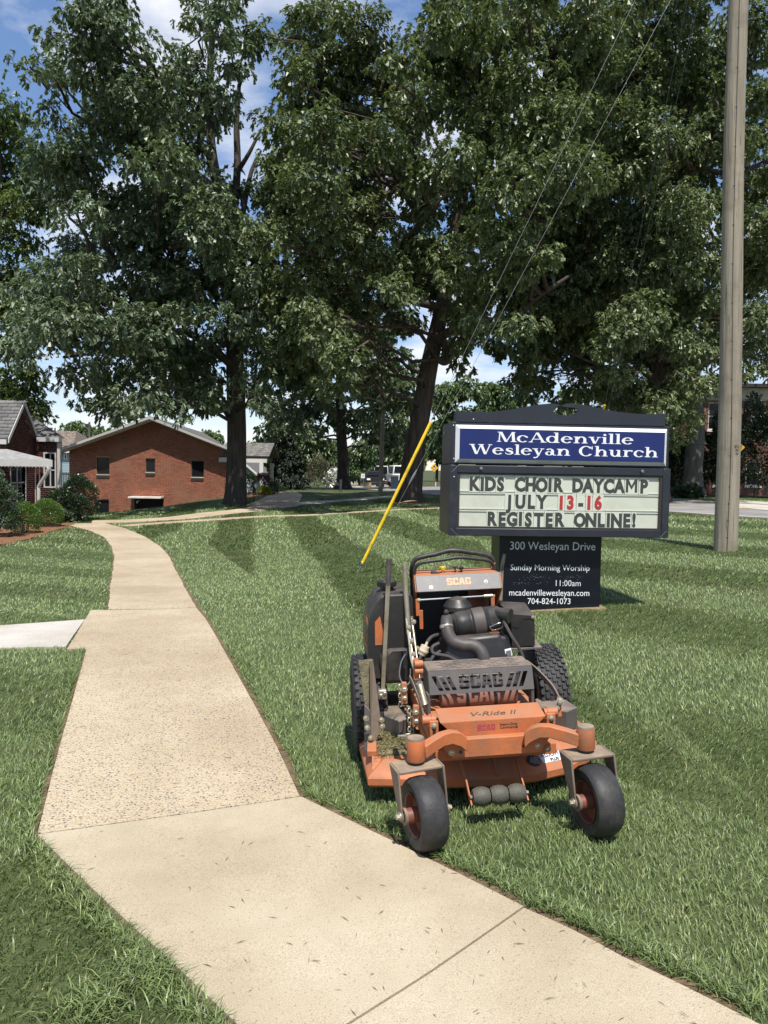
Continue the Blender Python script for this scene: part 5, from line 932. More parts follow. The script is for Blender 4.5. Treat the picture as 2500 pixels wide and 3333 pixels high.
surf = lambda h, ang, e=0.0: (0.02 * math.sin(h * 0.7) + 0.0015 * h + (0.188 - 0.0046 * h + e) * math.cos(ang), (0.188 - 0.0046 * h + e) * math.sin(ang), h)
pole.rotation_euler = (0, -rad(1.15), 0); an = rad(-107)
MB().tube([surf(h, an + 0.05 * math.sin(h * 1.1), 0.004) for h in np.linspace(0, 13, 60)], 0.005, 6).build('ground_wire', mat('dark_wire', (0.035, 0.03, 0.028), 0.5), pole)
st = MB()
for h in list(np.arange(0.25, 1.2, 0.28)) + list(np.arange(1.6, 12, 0.62)): st.box((-0.012, -0.006, -0.003), (0.012, 0.006, 0.003), Matrix.Translation(surf(h, an + 0.05 * math.sin(h * 1.1), 0.006)))
st.build('staple', M_steel, pole, smooth=0)
ck = MB()
for _ in range(46):                          # drying checks and gaff chips, shallow dark splits
    h = RNG.uniform(0.2, 9.5); a = rad(RNG.uniform(-165, -15)); L_ = RNG.uniform(0.15, 0.7)
    ck.tube([surf(h + L_ * t, a + 0.02 * math.sin(9 * t + h), -0.0015) for t in np.linspace(0, 1, 6)], [0.0006, 0.003, 0.0035, 0.003, 0.002, 0.0005], 5, cap=False)
tag(ck.build('drying_check', mat('wood_check', (0.10, 0.08, 0.055), 0.95), pole), kind='stuff')
for i, (t, dh) in enumerate((('83 L', 1.72), ('5K', 1.66), ('45', 1.60))): text_obj('branded_mark', t, 0.055, mat('burnt_mark', (0.09, 0.07, 0.05), 0.9), pole, basis(surf(dh, rad(-72), 0.004), (math.cos(rad(18)), math.sin(rad(18)), 0), (0, 0, 1)), ext=0.002)
M_guard = mat('yellow_guard', (0.78, 0.52, 0.012), 0.4, col2=(0.72, 0.47, 0.012), vs=4, dirt=(0.4, 0.27, 0.03), dirt_s=6)
def guy(name, label, a, b, g0, g1, guard_r, grip=None, anchor=True, wire_r=0.0032):
    a, b = np.array(a), np.array(b); d = (b - a) / np.linalg.norm(b - a); o = empty(name, a); tag(o, label, 'guy wire', 'guy wires of the utility pole'); Lg = np.linalg.norm(b - a)
    MB().tube([tuple(d * 0.16), tuple(d * Lg)], wire_r, 6).build('strand', mat('dull_strand', (0.16, 0.16, 0.155), 0.6, metal=0.3), o)
    if g1: MB().tube([tuple(d * g0), tuple(d * (g0 + 0.05)), tuple(d * g1)], [guard_r * 0.8, guard_r, guard_r], 12).build('guard', M_guard, o)
    if anchor:
        MB().tube([tuple(-d * 0.25), tuple(d * 0.14)], 0.009, 8).build('anchor_rod', M_steel, o)
        e = MB(); u_ = Vector(d); s_ = u_.orthogonal().normalized(); w_ = u_.cross(s_); e.tube([tuple(Vector(d) * 0.175 + (s_ * math.cos(t) * 0.026 + u_ * math.sin(t) * 0.036)) for t in np.linspace(0, 6.28, 16, endpoint=False)], 0.008, 6, closed=True); e.build('eye', M_steel, o)
    if grip: MB().tube([tuple(d * grip[0]), tuple(d * (grip[0] + 0.12)), tuple(d * (grip[1] - 0.1)), tuple(d * grip[1])], [0.008, 0.02, 0.02, 0.007], 8).build('strand_grip', M_steel, o)
    return o
an1 = gp(1163, 1868); top1 = pb + np.array([-0.25, 0, 12.3]); top2 = pb + np.array([-0.22, 0, 10.9]); L1 = np.linalg.norm(top1 - an1)
def along(px, py):                            # distance from anchor where the wire passes a picture point
    P = an1 + (top1 - an1) * np.linspace(0, 0.6, 400)[:, None]; d = P - EYE; zc_ = d @ _f; u = IW / 2 + FPX * (d @ _r) / zc_; v = IH / 2 - FPX * (d @ _u) / zc_; return float(np.linspace(0, 0.6, 400)[np.argmin((u - px) ** 2 + (v - py) ** 2)] * L1)
guy('guy_wire', 'steel guy wire carrying the long bright yellow guard on the lawn', an1, top1, along(1172, 1830), along(1402, 1376), 0.025)
guy('guy_wire', 'bare second guy wire with grey grip beside the yellow guard', an1 + np.array([0.05, 0.02, 0.0]), top2, 0, 0, 0, grip=(along(1325, 1580), along(1352, 1530)), anchor=False)
an2 = ground(at(1888, 1700, 19)[0], 19.0)
guy('guy_wire', 'guy wire rising behind the board with short yellow guard tip', an2, pb + np.array([-0.22, 0.1, 13.2]), 0.5, 3.15, 0.028)
guy('guy_wire', 'bare guy wire rising behind the right half of board', an2 + np.array([0.06, 0, 0]), pb + np.array([-0.15, 0.1, 12.2]), 0, 0, 0, anchor=False)
# overhead cables along the road
M_cab = mat('black_cable', (0.012, 0.012, 0.012), 0.5)
def cable(label, a, b, sag, r=0.014):
    a, b = np.array(a), np.array(b); t = np.linspace(0, 1, 24)[:, None]; P = a * (1 - t) + b * t; P[:, 2] -= sag * 4 * (t * (1 - t))[:, 0]; o = MB().tube([tuple(p - a) for p in P], r, 5).build('overhead_cable', M_cab); o.location = a.tolist(); tag(o, label, 'cable', 'cables across the road')
cable('topmost black cable crossing in front of the brick block', at(2150, 1372, 40), at(2700, 1240, 30), 0.25); cable('middle black cable crossing in front of the brick block', at(2150, 1398, 40), at(2700, 1275, 30), 0.25); cable('lowest thin cable crossing behind the wooden pole', at(2180, 1448, 40), at(2700, 1420, 32), 0.1, 0.009)

# ------------------------------------------------------------------ street furniture further off
def post_obj(name, label, cat, px, pbase, Y): 
    g = ground(at(px, pbase, Y)[0], Y); o = empty(name, g); tag(o, label, cat); return o, g
DL = 48.0; o, g = post_obj('lamp_post', 'wooden lamp post with twin street light arms by the road', 'lamp post', 1238, 1610, DL); H = at(1245, 1296, DL)[2] - g[2]
MB().tube([(0, 0, -0.2), (0.05, 0, H * 0.5), (0.13, 0, H)], [0.16, 0.14, 0.11], 12).build('shaft', M_wood, o)
for s in (-1, 1):
    arm = MB().tube(catmull([(0.13, 0, H - 0.25), (0.13 + s * 0.25, 0, H - 0.02), (0.13 + s * 0.5, 0, H + 0.03)], 4), 0.03, 6).build('arm', M_steel, o)
    MB().hexa([(0.13 + s * 0.45 - 0.0, -0.1, H), (0.13 + s * 1.0, -0.07, H + 0.02), (0.13 + s * 1.0, 0.07, H + 0.02), (0.13 + s * 0.45, 0.1, H), (0.13 + s * 0.45, -0.1, H + 0.1), (0.13 + s * 1.0, -0.06, H + 0.08), (0.13 + s * 1.0, 0.06, H + 0.08), (0.13 + s * 0.45, 0.1, H + 0.1)]).build('lamp_head', M_alu, o, bevel=0.01)
def bare_pole(name, label, px, ptop, pbase, Y, r, m=M_wood):
    o, g = post_obj(name, label, 'pole', px, pbase, Y); H = at(px, ptop, Y)[2] - g[2]; MB().tube([(0, 0, -0.2), (0, 0, H * 0.5), (0, 0, H)], [r, r * 0.9, r * 0.75], 10).build('shaft', m, o); return o, H
o, H = bare_pole('power_pole', 'pole with hanging cable loops above the cottage roof', 168, 1392, 1600, 62, 0.16, M_barkp)
for s in (-1, 1):
    for k, (w, dz) in enumerate(((0.45, 1.2), (0.62, 1.45), (0.36, 1.0))): MB().tube(catmull([(s * 0.12, -0.1, H - 1.15), (s * w, -0.1, H - 1.2), (s * w, -0.1, H - 1.9 - 0.2 * k), (s * w * 0.6, -0.1, H - dz - 1.3), (s * 0.12, -0.1, H - dz - 1.5)], 5), 0.022, 5).build('cable_loop', M_cab, o)
MB().box((-0.4, -0.14, H - 0.32), (0.4, -0.04, H - 0.2)).build('crossarm', M_barkp, o); 
for s in (-1, 0, 1): MB().lathe([(0.04, 0), (0.07, 0.05), (0.05, 0.1), (0.07, 0.14), (0.03, 0.2)], (s * 0.35, -0.09, H - 0.2), (0, 0, 1), 8).build('insulator', M_barkp, o)
o, H = bare_pole('power_pole', 'thin pole with cable loops left of the church gable', 292, 1374, 1600, 75, 0.13, M_barkp)
for s in (-1,): MB().tube(catmull([(0, -0.1, H - 0.4), (-0.4, -0.1, H - 0.5), (-0.4, -0.1, H - 1.1), (-0.2, -0.1, H - 1.5), (0, -0.1, H - 1.6)], 5), 0.025, 5).build('cable_loop', M_cab, o)
bare_pole('power_pole', 'distant pole top showing above the board scroll', 1832, 1266, 1620, 90, 0.17)
M_sgy = mat('sign_yellow', (0.72, 0.38, 0.02), 0.5); M_blk = mat('sign_black', (0.012, 0.012, 0.012), 0.5); M_sgr = mat('sign_red', (0.45, 0.03, 0.03), 0.5)
o, g = post_obj('yield_ahead_sign', 'yellow diamond warning sign with a yield symbol on lawn', 'road sign', 1412, 1583, 82); zc_ = at(1412, 1523, 82)[2] - g[2]
MB().tube([(0, 0.03, -0.2), (0, 0.03, zc_ + 0.3)], 0.035, 8).build('post', M_steel, o)
pn = MB().prism([(-0.44, 0), (0, -0.44), (0.44, 0), (0, 0.44)], 0, 0.006, basis((0, 0, zc_), (1, 0, 0), (0, 0, 1))).build('panel', M_sgy, o, smooth=0)
MB().prism([(-0.17, 0.02), (0, -0.24), (0.17, 0.02)], 0.007, 0.009, basis((0, 0, zc_), (1, 0, 0), (0, 0, 1))).build('yield_symbol', M_sgr, pn, smooth=0); MB().prism([(-0.09, -0.02), (0, -0.16), (0.09, -0.02)], 0.010, 0.012, basis((0, 0, zc_), (1, 0, 0), (0, 0, 1))).build('yield_symbol', M_wht, pn, smooth=0)
MB().prism([(-0.12, 0.13), (-0.045, 0.13), (-0.045, 0.06), (0.045, 0.06), (0.045, 0.13), (0.12, 0.13), (0, 0.27)], 0.007, 0.009, basis((0, 0, zc_), (1, 0, 0), (0, 0, 1))).build('arrow_symbol', M_blk, pn, smooth=0)
o, g = post_obj('marker_post', 'short red-topped white marker post beside the diamond sign', 'marker', 1418, 1576, 84)
MB().tube([(0, 0, -0.1), (0, 0, 0.55)], 0.05, 8).build('post', M_wht, o); MB().tube([(0, 0, 0.552), (0, 0, 0.95)], 0.05, 8).build('cap', M_sgr, o)
o, g = post_obj('warning_sign', 'yellow diamond sign edge peeking out behind the pole', 'road sign', 2392, 1620, 40); zc_ = at(2392, 1456, 40)[2] - g[2]
MB().tube([(0, 0.03, -0.1), (0, 0.03, zc_ + 0.2)], 0.03, 8).build('post', M_steel, o); MB().prism([(-0.40, 0), (0, -0.40), (0.40, 0), (0, 0.40)], 0, 0.006, basis((0, 0, zc_), (1, 0, 0), (0, 0, 1))).build('panel', M_sgy, o, smooth=0)
o, g = post_obj('lane_sign', 'small white road sign with black curved arrows left of truck', 'road sign', 1181, 1578, 78); zc_ = at(1178, 1549, 78)[2] - g[2]
MB().tube([(0.08, 0.03, -0.1), (0, 0.03, zc_ + 0.2)], 0.03, 6).build('post', M_steel, o); pn = MB().box((-0.19, 0, zc_ - 0.22), (0.19, 0.006, zc_ + 0.22)).build('panel', M_wht, o, smooth=0)
for s in (-1, 1): MB().tube(catmull([(s * 0.04, -0.005, zc_ - 0.12), (s * 0.06, -0.005, zc_ + 0.0), (s * 0.12, -0.005, zc_ + 0.08), (s * 0.07, -0.005, zc_ + 0.13)], 3), 0.02, 4).build('arrow', M_blk, pn)
o, g = post_obj('yield_sign', 'red and white yield sign half hidden by the black truck', 'road sign', 1191, 1580, 88); zc_ = at(1191, 1551, 88)[2] - g[2]
MB().tube([(0, 0.03, -0.1), (0, 0.03, zc_)], 0.03, 6).build('post', M_steel, o); pn = MB().prism([(-0.3, 0.2), (0, -0.3), (0.3, 0.2)], 0, 0.006, basis((0, 0, zc_), (1, 0, 0), (0, 0, 1))).build('panel', M_sgr, o, smooth=0); MB().prism([(-0.13, 0.1), (0, -0.12), (0.13, 0.1)], 0.007, 0.01, basis((0, 0, zc_), (1, 0, 0), (0, 0, 1))).build('field', M_wht, pn, smooth=0)
o, g = post_obj('yard_sign', 'small tan and yellow yard sign at the road edge', 'yard sign', 1197, 1593, 52); zc_ = at(1197, 1579, 52)[2] - g[2]
for s in (-0.18, 0.18): MB().tube([(s, 0, -0.1), (s, 0, zc_)], 0.006, 5).build('stake', M_steel, o)
pn = MB().box((-0.24, -0.004, zc_ - 0.15), (0.24, 0.004, zc_ + 0.17)).build('panel', mat('tan_card', (0.38, 0.32, 0.22), 0.7), o, smooth=0); MB().box((0.11, -0.008, zc_ - 0.09), (0.23, -0.0045, zc_ + 0.16)).build('yellow_block', M_sgy, pn, smooth=0)
for k in range(3): MB().box((-0.2, -0.008, zc_ - 0.08 + 0.08 * k), (0.08, -0.0045, zc_ - 0.05 + 0.08 * k)).build('print_line', M_frame, pn, smooth=0)
o, g = post_obj('panel_stand', 'narrow grey upright panel on two thin legs on lawn', 'sign', 1109, 1617, 43); z1_ = at(1109, 1561, 43)[2] - g[2]; z0_ = at(1109, 1599, 43)[2] - g[2]
MB().box((-0.07, -0.01, z0_), (0.05, 0.01, z1_)).build('panel', mat('grey_panel', (0.4, 0.42, 0.43), 0.5), o, smooth=0)
for s in (-0.085, 0.06): MB().tube([(s, 0, -0.1), (s, 0, z1_ - 0.15)], 0.008, 5).build('leg', M_blk, o)
o, g = post_obj('walk_light', 'black path light post just right of the oak trunk', 'path light', 826, 1640, 36.5); H = at(826, 1588, 36.5)[2] - g[2]
MB().tube([(0, 0, -0.1), (0, 0, H * 0.75)], 0.025, 8).build('post', M_blk, o); MB().lathe([(0.07, 0), (0.075, 0.12), (0.06, 0.2), (0.02, 0.24)], (0, 0, H * 0.75), (0, 0, 1), 12).build('lantern', M_blk, o)
o, g = post_obj('round_plaque', 'grey round plaque on a short tan post by shrubs', 'plaque', 835, 1617, 42); zc_ = at(838, 1580, 42)[2] - g[2]
MB().tube([(0, 0.02, -0.1), (0, 0.02, zc_)], 0.035, 6).build('post', mat('tan_timber', (0.36, 0.29, 0.19), 0.8), o); pn = MB().lathe([(0.16, 0), (0.16, 0.03), (0.14, 0.032)], (0.03, 0.0, zc_), (0, -1, 0), 20).build('plaque', mat('grey_plaque', (0.3, 0.3, 0.3), 0.5), o)
for k in range(3): MB().box((-0.06, -0.036, zc_ - 0.06 + k * 0.05), (0.12, -0.0325, zc_ - 0.045 + k * 0.05)).build('text_line', M_wht, pn, smooth=0)
sw = empty('root_limb', gp(1325, 1640) + np.array([0, -0.5, 0.06])); tag(sw, 'pale fallen branch lying at the foot of the leaning oak', 'branch')
MB().tube(catmull([(-0.35, 0.05, 0.0), (-0.1, 0, 0.06), (0.15, 0, 0.09), (0.4, 0.02, 0.1)], 4), [0.02] * 13, 6).build('stick', mat('pale_wood', (0.5, 0.4, 0.26), 0.8), sw)
# fence behind the cottage
fn = empty('picket_fence', ground(at(206, 1560, 58)[0], 58.0)); tag(fn, 'dark picket fence between cottage and brick hall', 'fence'); zf = at(206, 1538, 58)[2] - fn.location.z
for k in range(-9, 10): MB().box((k * 0.13 - 0.03, 0, 0), (k * 0.13 + 0.03, 0.02, zf)).build('picket', M_frame, fn, smooth=0)
for z in (0.3, zf - 0.15): MB().box((-1.3, 0.022, z), (1.3, 0.06, z + 0.08)).build('rail', M_frame, fn, smooth=0)

# ------------------------------------------------------------------ vehicles on the far road
M_tyre = mat('car_tyre', (0.015, 0.015, 0.016), 0.8); M_lamp = mat('headlamp', (0.8, 0.8, 0.78), 0.15, coat=0.5); M_tail = mat('tail_lamp', (0.45, 0.02, 0.02), 0.2); M_chr = mat('chrome', (0.6, 0.6, 0.6), 0.2, metal=1.0)
def vehicle(name, label, px, Y, paint, prof, w, cab, wheels, wr, rear=False, white_roof=None, cat='car'):
    """prof: side outline (length, height); cab: (y0,y1,z0,z1,inset) glasshouse; nose at y=0 looks at the viewer"""
    g = ground(at(px, 1585, Y)[0], Y); o = empty(name, g, rad(6)); tag(o, label, cat, 'vehicles on the far road')
    MB().prism(prof, -w / 2, w / 2, basis((0, 0, 0), (0, 1, 0), (0, 0, 1))).build('body', paint, o, smooth=30, bevel=0.05)
    y0, y1, z0, z1, ins = cab; q = w / 2 - 0.02
    cb = MB().hexa([(-q, y0, z0), (q, y0, z0), (q, y1, z0), (-q, y1, z0), (-q + ins, y0 + ins * 2.2, z1), (q - ins, y0 + ins * 2.2, z1), (q - ins, y1 - ins, z1), (-q + ins, y1 - ins, z1)]).build('cabin', paint if white_roof is None else white_roof, o, bevel=0.06)
    f = 0.12; wsx = q - 0.1
    MB().plate([(-wsx, y0 - 0.008, z0 + f), (wsx, y0 - 0.008, z0 + f), (wsx - ins, y0 + ins * 2.0 - 0.03, z1 - f * 0.8), (-wsx + ins, y0 + ins * 2.0 - 0.03, z1 - f * 0.8)], 0.01).build('windscreen', M_glass, cb, smooth=0)
    for s in (-1, 1): MB().plate([(s * (q + 0.004), y0 + 0.4, z0 + f), (s * (q + 0.004), y1 - 0.3, z0 + f), (s * (q - ins + 0.03), y1 - 0.4 - ins, z1 - f), (s * (q - ins + 0.03), y0 + 0.5 + ins, z1 - f)][::s], 0.01).build('side_window', M_glass, cb, smooth=0)
    for yy in wheels:
        for s in (-1, 1):
            t = MB().lathe([(wr * 0.55, 0), (wr * 0.95, 0.01), (wr, 0.05), (wr, 0.19), (wr * 0.95, 0.23), (wr * 0.55, 0.24)], (s * (w / 2 - 0.22), yy, wr), (s, 0, 0), 18).build('wheel', M_tyre, o); MB().lathe([(0.01, 0.235), (wr * 0.5, 0.235), (wr * 0.56, 0.25)], (s * (w / 2 - 0.22), yy, wr), (s, 0, 0), 12).build('hub', M_chr, t)
    zl = prof[1][1] if not rear else (z0 + 0.0)
    for s in (-1, 1): MB().box((s * (w / 2 - 0.25) - 0.19, -0.04, zl - 0.30), (s * (w / 2 - 0.25) + 0.19, 0.02, zl - 0.10)).build('tail_lamp' if rear else 'headlamp', M_tail if rear else M_lamp, o, smooth=0)
    if not rear: MB().box((-w / 2 + 0.42, -0.03, zl - 0.55), (w / 2 - 0.42, 0.02, zl - 0.08)).build('grille', M_blk, o, smooth=0)
    MB().box((-w / 2 + 0.04, -0.12, 0.38), (w / 2 - 0.04, 0.03, 0.6)).build('bumper', M_blk, o, smooth=0, bevel=0.03)
    for s in (-1, 1): MB().box((s * (w / 2 + 0.14) - 0.1, y0 + 0.35, z0 + 0.02), (s * (w / 2 + 0.14) + 0.1, y0 + 0.45, z0 + 0.25)).build('mirror', M_blk, o, smooth=0, bevel=0.02)
    return o
M_pblk = mat('black_car_paint', (0.008, 0.008, 0.009), 0.5, spec=0.12); M_pred = mat('dark_red_paint', (0.05, 0.012, 0.012), 0.25, coat=0.5); M_pwht = mat('white_car_paint', (0.7, 0.7, 0.7), 0.3, coat=0.4)
pk = [(0.0, 0.42), (0.0, 1.12), (1.35, 1.22), (5.4, 1.18), (5.4, 0.45)]
vehicle('pickup_truck', 'black pickup truck with lit headlights facing the lawn', 1222, 84, M_pblk, pk, 2.02, (1.3, 3.3, 1.2, 1.86, 0.2), (0.95, 4.35), 0.40, cat='truck')
vehicle('parked_car', 'dark red car just right of the black pickup', 1258, 93, M_pred, [(0, 0.35), (0, 0.85), (1.0, 0.95), (4.2, 0.95), (4.4, 0.4)], 1.85, (0.5, 3.6, 0.93, 1.5, 0.22), (0.8, 3.5), 0.33, rear=True)
vehicle('delivery_truck', 'boxy white truck rising behind the black pickup', 1240, 112, M_pwht, [(0, 0.5), (0, 1.3), (0.4, 1.4), (6.0, 1.4), (6.0, 0.5)], 2.2, (0.1, 6.0, 1.38, 2.75, 0.08), (1.1, 4.8), 0.42, cat='truck')
vehicle('white_van', 'white van seen from behind, half hidden by leaning oak', 1311, 72, M_pwht, [(0, 0.4), (0, 1.15), (0.1, 1.2), (5.2, 1.2), (5.3, 0.4)], 1.95, (0.0, 4.4, 1.18, 2.0, 0.1), (0.9, 4.2), 0.36, rear=True, cat='van')
bn = empty('wheeled_bin', ground(at(1284, 1592, 58)[0], 58.0)); tag(bn, 'dark blue wheeled bin by the leaning oak trunk', 'bin')
MB().hexa([(-0.24, -0.25, 0.05), (0.24, -0.25, 0.05), (0.24, 0.25, 0.05), (-0.24, 0.25, 0.05), (-0.3, -0.33, 0.95), (0.3, -0.33, 0.95), (0.3, 0.33, 0.95), (-0.3, 0.33, 0.95)]).build('body', mat('blue_bin', (0.02, 0.035, 0.06), 0.5), bn, bevel=0.02); MB().hexa([(-0.32, -0.36, 0.955), (0.32, -0.36, 0.955), (0.32, 0.36, 0.955), (-0.32, 0.36, 0.955), (-0.28, -0.3, 1.03), (0.28, -0.3, 1.03), (0.28, 0.34, 1.06), (-0.28, 0.34, 1.06)]).build('lid', M_blk, bn, bevel=0.01)
for s in (-1, 1): MB().lathe([(0.1, 0), (0.1, 0.05)], (s * 0.2, 0.28, 0.1), (s, 0, 0), 12).build('wheel', M_tyre, bn)
# ------------------------------------------------------------------ the stand-on mower
M_or = mat('orange_paint', (0.49, 0.145, 0.050), 0.48, spec=0.38, col2=(0.41, 0.118, 0.042), vs=5, dirt=(0.24, 0.118, 0.066), dirt_s=7, dirt_lo=0.42, dirt_hi=0.70, upd=(0.37, 0.175, 0.092), bump=0.08, bs=90)
M_gg = mat('grey_powder_coat', (0.080, 0.075, 0.072), 0.5, spec=0.5, dirt=(0.12, 0.098, 0.08), dirt_s=9, dirt_lo=0.45, dirt_hi=0.75, upd=(0.26, 0.20, 0.15), bump=0.08, bs=300)
M_con = mat('console_grey', (0.105, 0.10, 0.10), 0.45, dirt=(0.16, 0.14, 0.12), dirt_s=20, dirt_lo=0.5, dirt_hi=0.7, bump=0.08, bs=350)
M_blkp = mat('black_plastic', (0.016, 0.0155, 0.0155), 0.42, dirt=(0.048, 0.041, 0.035), dirt_s=6, dirt_lo=0.48, dirt_hi=0.72, upd=(0.085, 0.070, 0.057))
M_tank = mat('tank_plastic', (0.019, 0.018, 0.0175), 0.45, dirt=(0.065, 0.054, 0.044), dirt_s=5, dirt_lo=0.5, dirt_hi=0.75, upd=(0.09, 0.072, 0.058))
M_rub = mat('smooth_rubber', (0.026, 0.026, 0.027), 0.55, spec=0.35, dirt=(0.085, 0.075, 0.060), dirt_s=7, dirt_lo=0.46, dirt_hi=0.78, bump=0.1, bs=80)
M_rubt = mat('tread_rubber', (0.024, 0.024, 0.025), 0.7, dirt=(0.08, 0.068, 0.055), dirt_s=12, dirt_lo=0.5, dirt_hi=0.75)
M_fork = mat('dusty_fork', (0.15, 0.115, 0.088), 0.7, dirt=(0.24, 0.18, 0.12), dirt_s=7, upd=(0.32, 0.24, 0.16))
M_zinc = mat('zinc_plate', (0.50, 0.45, 0.34), 0.42, metal=0.75, dirt=(0.20, 0.16, 0.11), dirt_s=22)
M_lever = mat('worn_steel_lever', (0.36, 0.32, 0.24), 0.45, metal=0.6, dirt=(0.22, 0.17, 0.11), dirt_s=8, dirt_lo=0.45, dirt_hi=0.65)
M_rubg = mat('rubber_grip', (0.060, 0.048, 0.042), 0.7, dirt=(0.11, 0.085, 0.07), dirt_s=12)
M_foam = mat('handle_black', (0.020, 0.020, 0.021), 0.5, dirt=(0.07, 0.06, 0.05), dirt_s=14)
M_roll = mat('roller_rubber', (0.075, 0.070, 0.055), 0.65, dirt=(0.12, 0.11, 0.08), dirt_s=10, bump=0.2, bs=90)
M_redp = mat('shaded_orange_red', (0.17, 0.060, 0.038), 0.5, dirt=(0.2, 0.07, 0.04), dirt_s=6)  # darker copy of the orange, shade put into the colour of rims and bulkhead
M_filt = mat('fuel_filter', (0.55, 0.47, 0.34), 0.4); M_hose = mat('hose_rubber', (0.055, 0.048, 0.045), 0.55, dirt=(0.10, 0.085, 0.07), dirt_s=9)
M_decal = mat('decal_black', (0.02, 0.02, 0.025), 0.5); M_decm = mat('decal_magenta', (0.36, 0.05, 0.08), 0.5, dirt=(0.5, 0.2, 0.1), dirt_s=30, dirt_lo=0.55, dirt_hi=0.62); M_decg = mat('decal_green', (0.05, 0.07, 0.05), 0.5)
mow = bpy.data.objects.new('stand_on_mower', None); link(mow)
mow.matrix_world = Matrix.Translation((0.529, 3.157, 0.026)) @ Matrix.Rotation(rad(5.63), 4, 'Z') @ Matrix.Rotation(-rad(2.89), 4, 'Y')
tag(mow, 'orange stand-on commercial lawn mower parked facing the path', 'mower')
SB = {'S': [(0, .1), (.1, 0), (.7, 0), (.8, .1), (.8, .5), (.7, .6), (.28, .6), (.28, .78), (.52, .78), (.52, .68), (.8, .68), (.8, .9), (.7, 1), (.1, 1), (0, .9), (0, .5), (.1, .4), (.52, .4), (.52, .22), (.28, .22), (.28, .32), (0, .32)],
      'C': [(0, .1), (.1, 0), (.7, 0), (.8, .1), (.8, .38), (.52, .38), (.52, .22), (.28, .22), (.28, .78), (.52, .78), (.52, .62), (.8, .62), (.8, .9), (.7, 1), (.1, 1), (0, .9)],
      'A': [(-.02, 0), (.25, 0), (.29, .2), (.51, .2), (.55, 0), (.82, 0), (.62, 1), (.412, 1), (.412, .76), (.46, .38), (.34, .38), (.388, .76), (.388, 1), (.18, 1)],
      'G': [(0, .1), (.1, 0), (.7, 0), (.8, .1), (.8, .5), (.45, .5), (.45, .34), (.54, .34), (.54, .22), (.28, .22), (.28, .78), (.52, .78), (.52, .64), (.8, .64), (.8, .9), (.7, 1), (.1, 1), (0, .9)]}
def block_word(x0, y0, w, h, gap=0.1): u = w / (4 * 0.8 + 3 * gap); return [[(x0 + (i * (0.8 + gap) + px) * u, y0 + py * h) for px, py in SB[c]] for i, c in enumerate('SCAG')]
def block_logo(name, x0, y0, w, h, M, m, parent):
    mb = MB()
    for p in block_word(x0, y0, w, h): mb.prism(p, 0.0004, 0.0014, M)
    return mb.build(name, m, parent, smooth=0)
def holed_plate(name, outline, holes, th, M, m, parent):
    """flat plate with real cut-outs"""
    cu = bpy.data.curves.new(name, 'CURVE'); cu.dimensions = '2D'; cu.fill_mode = 'BOTH'; cu.extrude = th / 2
    for poly in [outline] + holes:
        s = cu.splines.new('POLY'); s.points.add(len(poly) - 1); s.use_cyclic_u = True
        for i, (x, y) in enumerate(poly): s.points[i].co = (x, y, 0, 1)
    t = bpy.data.objects.new(name, cu); COL.objects.link(t); dg = bpy.context.evaluated_depsgraph_get(); me = bpy.data.meshes.new_from_object(t.evaluated_get(dg)); bpy.data.objects.remove(t); bpy.data.curves.remove(cu)
    me.transform(M); me.materials.clear(); me.materials.append(m); return link(bpy.data.objects.new(name, me), parent)
# --- deck
dk = [(-.545, .345), (-.40, .315), (-.2, .268), (.03, .240), (.22, .262), (.41, .325), (.54, .44), (.63, .58), (.66, .72), (.655, .90), (.60, 1.02), (.45, 1.12), (-.40, 1.12), (-.53, 1.0), (-.555, .8)]
cxy = np.array([0.05, 0.72]); lip = np.array(dk); n = len(lip)
def shrink(P, d): q = P - cxy; r = np.linalg.norm(q, axis=1)[:, None]; return cxy + q * (1 - d / r)
rings = [(lip * 0 + shrink(lip, 0.012), .088), (lip, .100), (lip, .130), (shrink(lip, .012), .144), (shrink(lip, .10), .193), (shrink(lip, .125), .200)]
mb = MB(); Vv = []
for P, z in rings: Vv += [(x, y, z) for x, y in P]
Fv = [(r * n + i, r * n + (i + 1) % n, (r + 1) * n + (i + 1) % n, (r + 1) * n + i) for r in range(len(rings) - 1) for i in range(n)] + [tuple((len(rings) - 1) * n + i for i in range(n))]
mb.add(Vv, Fv); deck = mb.build('cutting_deck', M_or, mow, smooth=28)
MB().plate([(-.528, .348, .137), (-.483, .340, .137), (-.470, .44, .196), (-.515, .45, .196)], .006).build('wear_bar', M_or, deck, smooth=0, bevel=.002)
MB().bar((-.515, .45, .205), (-.505, .56, .215), .045, .03).build('wear_bar_tail', M_or, deck, bevel=.003)
MB().tube([(.035, .246, .142), (.04, .325, .195)], .007, 6).build('weld_rib', M_or, deck)
def deck_frame(i, u, v):
    """a frame lying on the sloping front skirt, panel i, at (u, v)"""
    a0, a1 = shrink(lip, .012), shrink(lip, .10); A0, A1 = Vector((*a0[i], .144)), Vector((*a0[i + 1], .144)); B0, B1 = Vector((*a1[i], .193)), Vector((*a1[i + 1], .193))
    p = (A0 * (1 - u) + A1 * u) * (1 - v) + (B0 * (1 - u) + B1 * u) * v; M = basis(p, (A1 - A0) * (1 - v) + (B1 - B0) * v, (B0 - A0) * (1 - u) + (B1 - A1) * u); return M @ Matrix.Translation((0, 0, .0012))
MB().lathe([(.034, 0), (.034, .0008)], deck_frame(4, .16, .5).translation, deck_frame(4, .16, .5).col[2][:3], 20).build('deck_decal', M_decal, deck)
text_obj('deck_decal', '48', .056, mat('decal_grey', (0.16, 0.13, 0.12), 0.5), deck, deck_frame(4, .16, .30) @ Matrix.Translation((0, 0, .001)), ext=.0006, bold=.002, sx=.85)
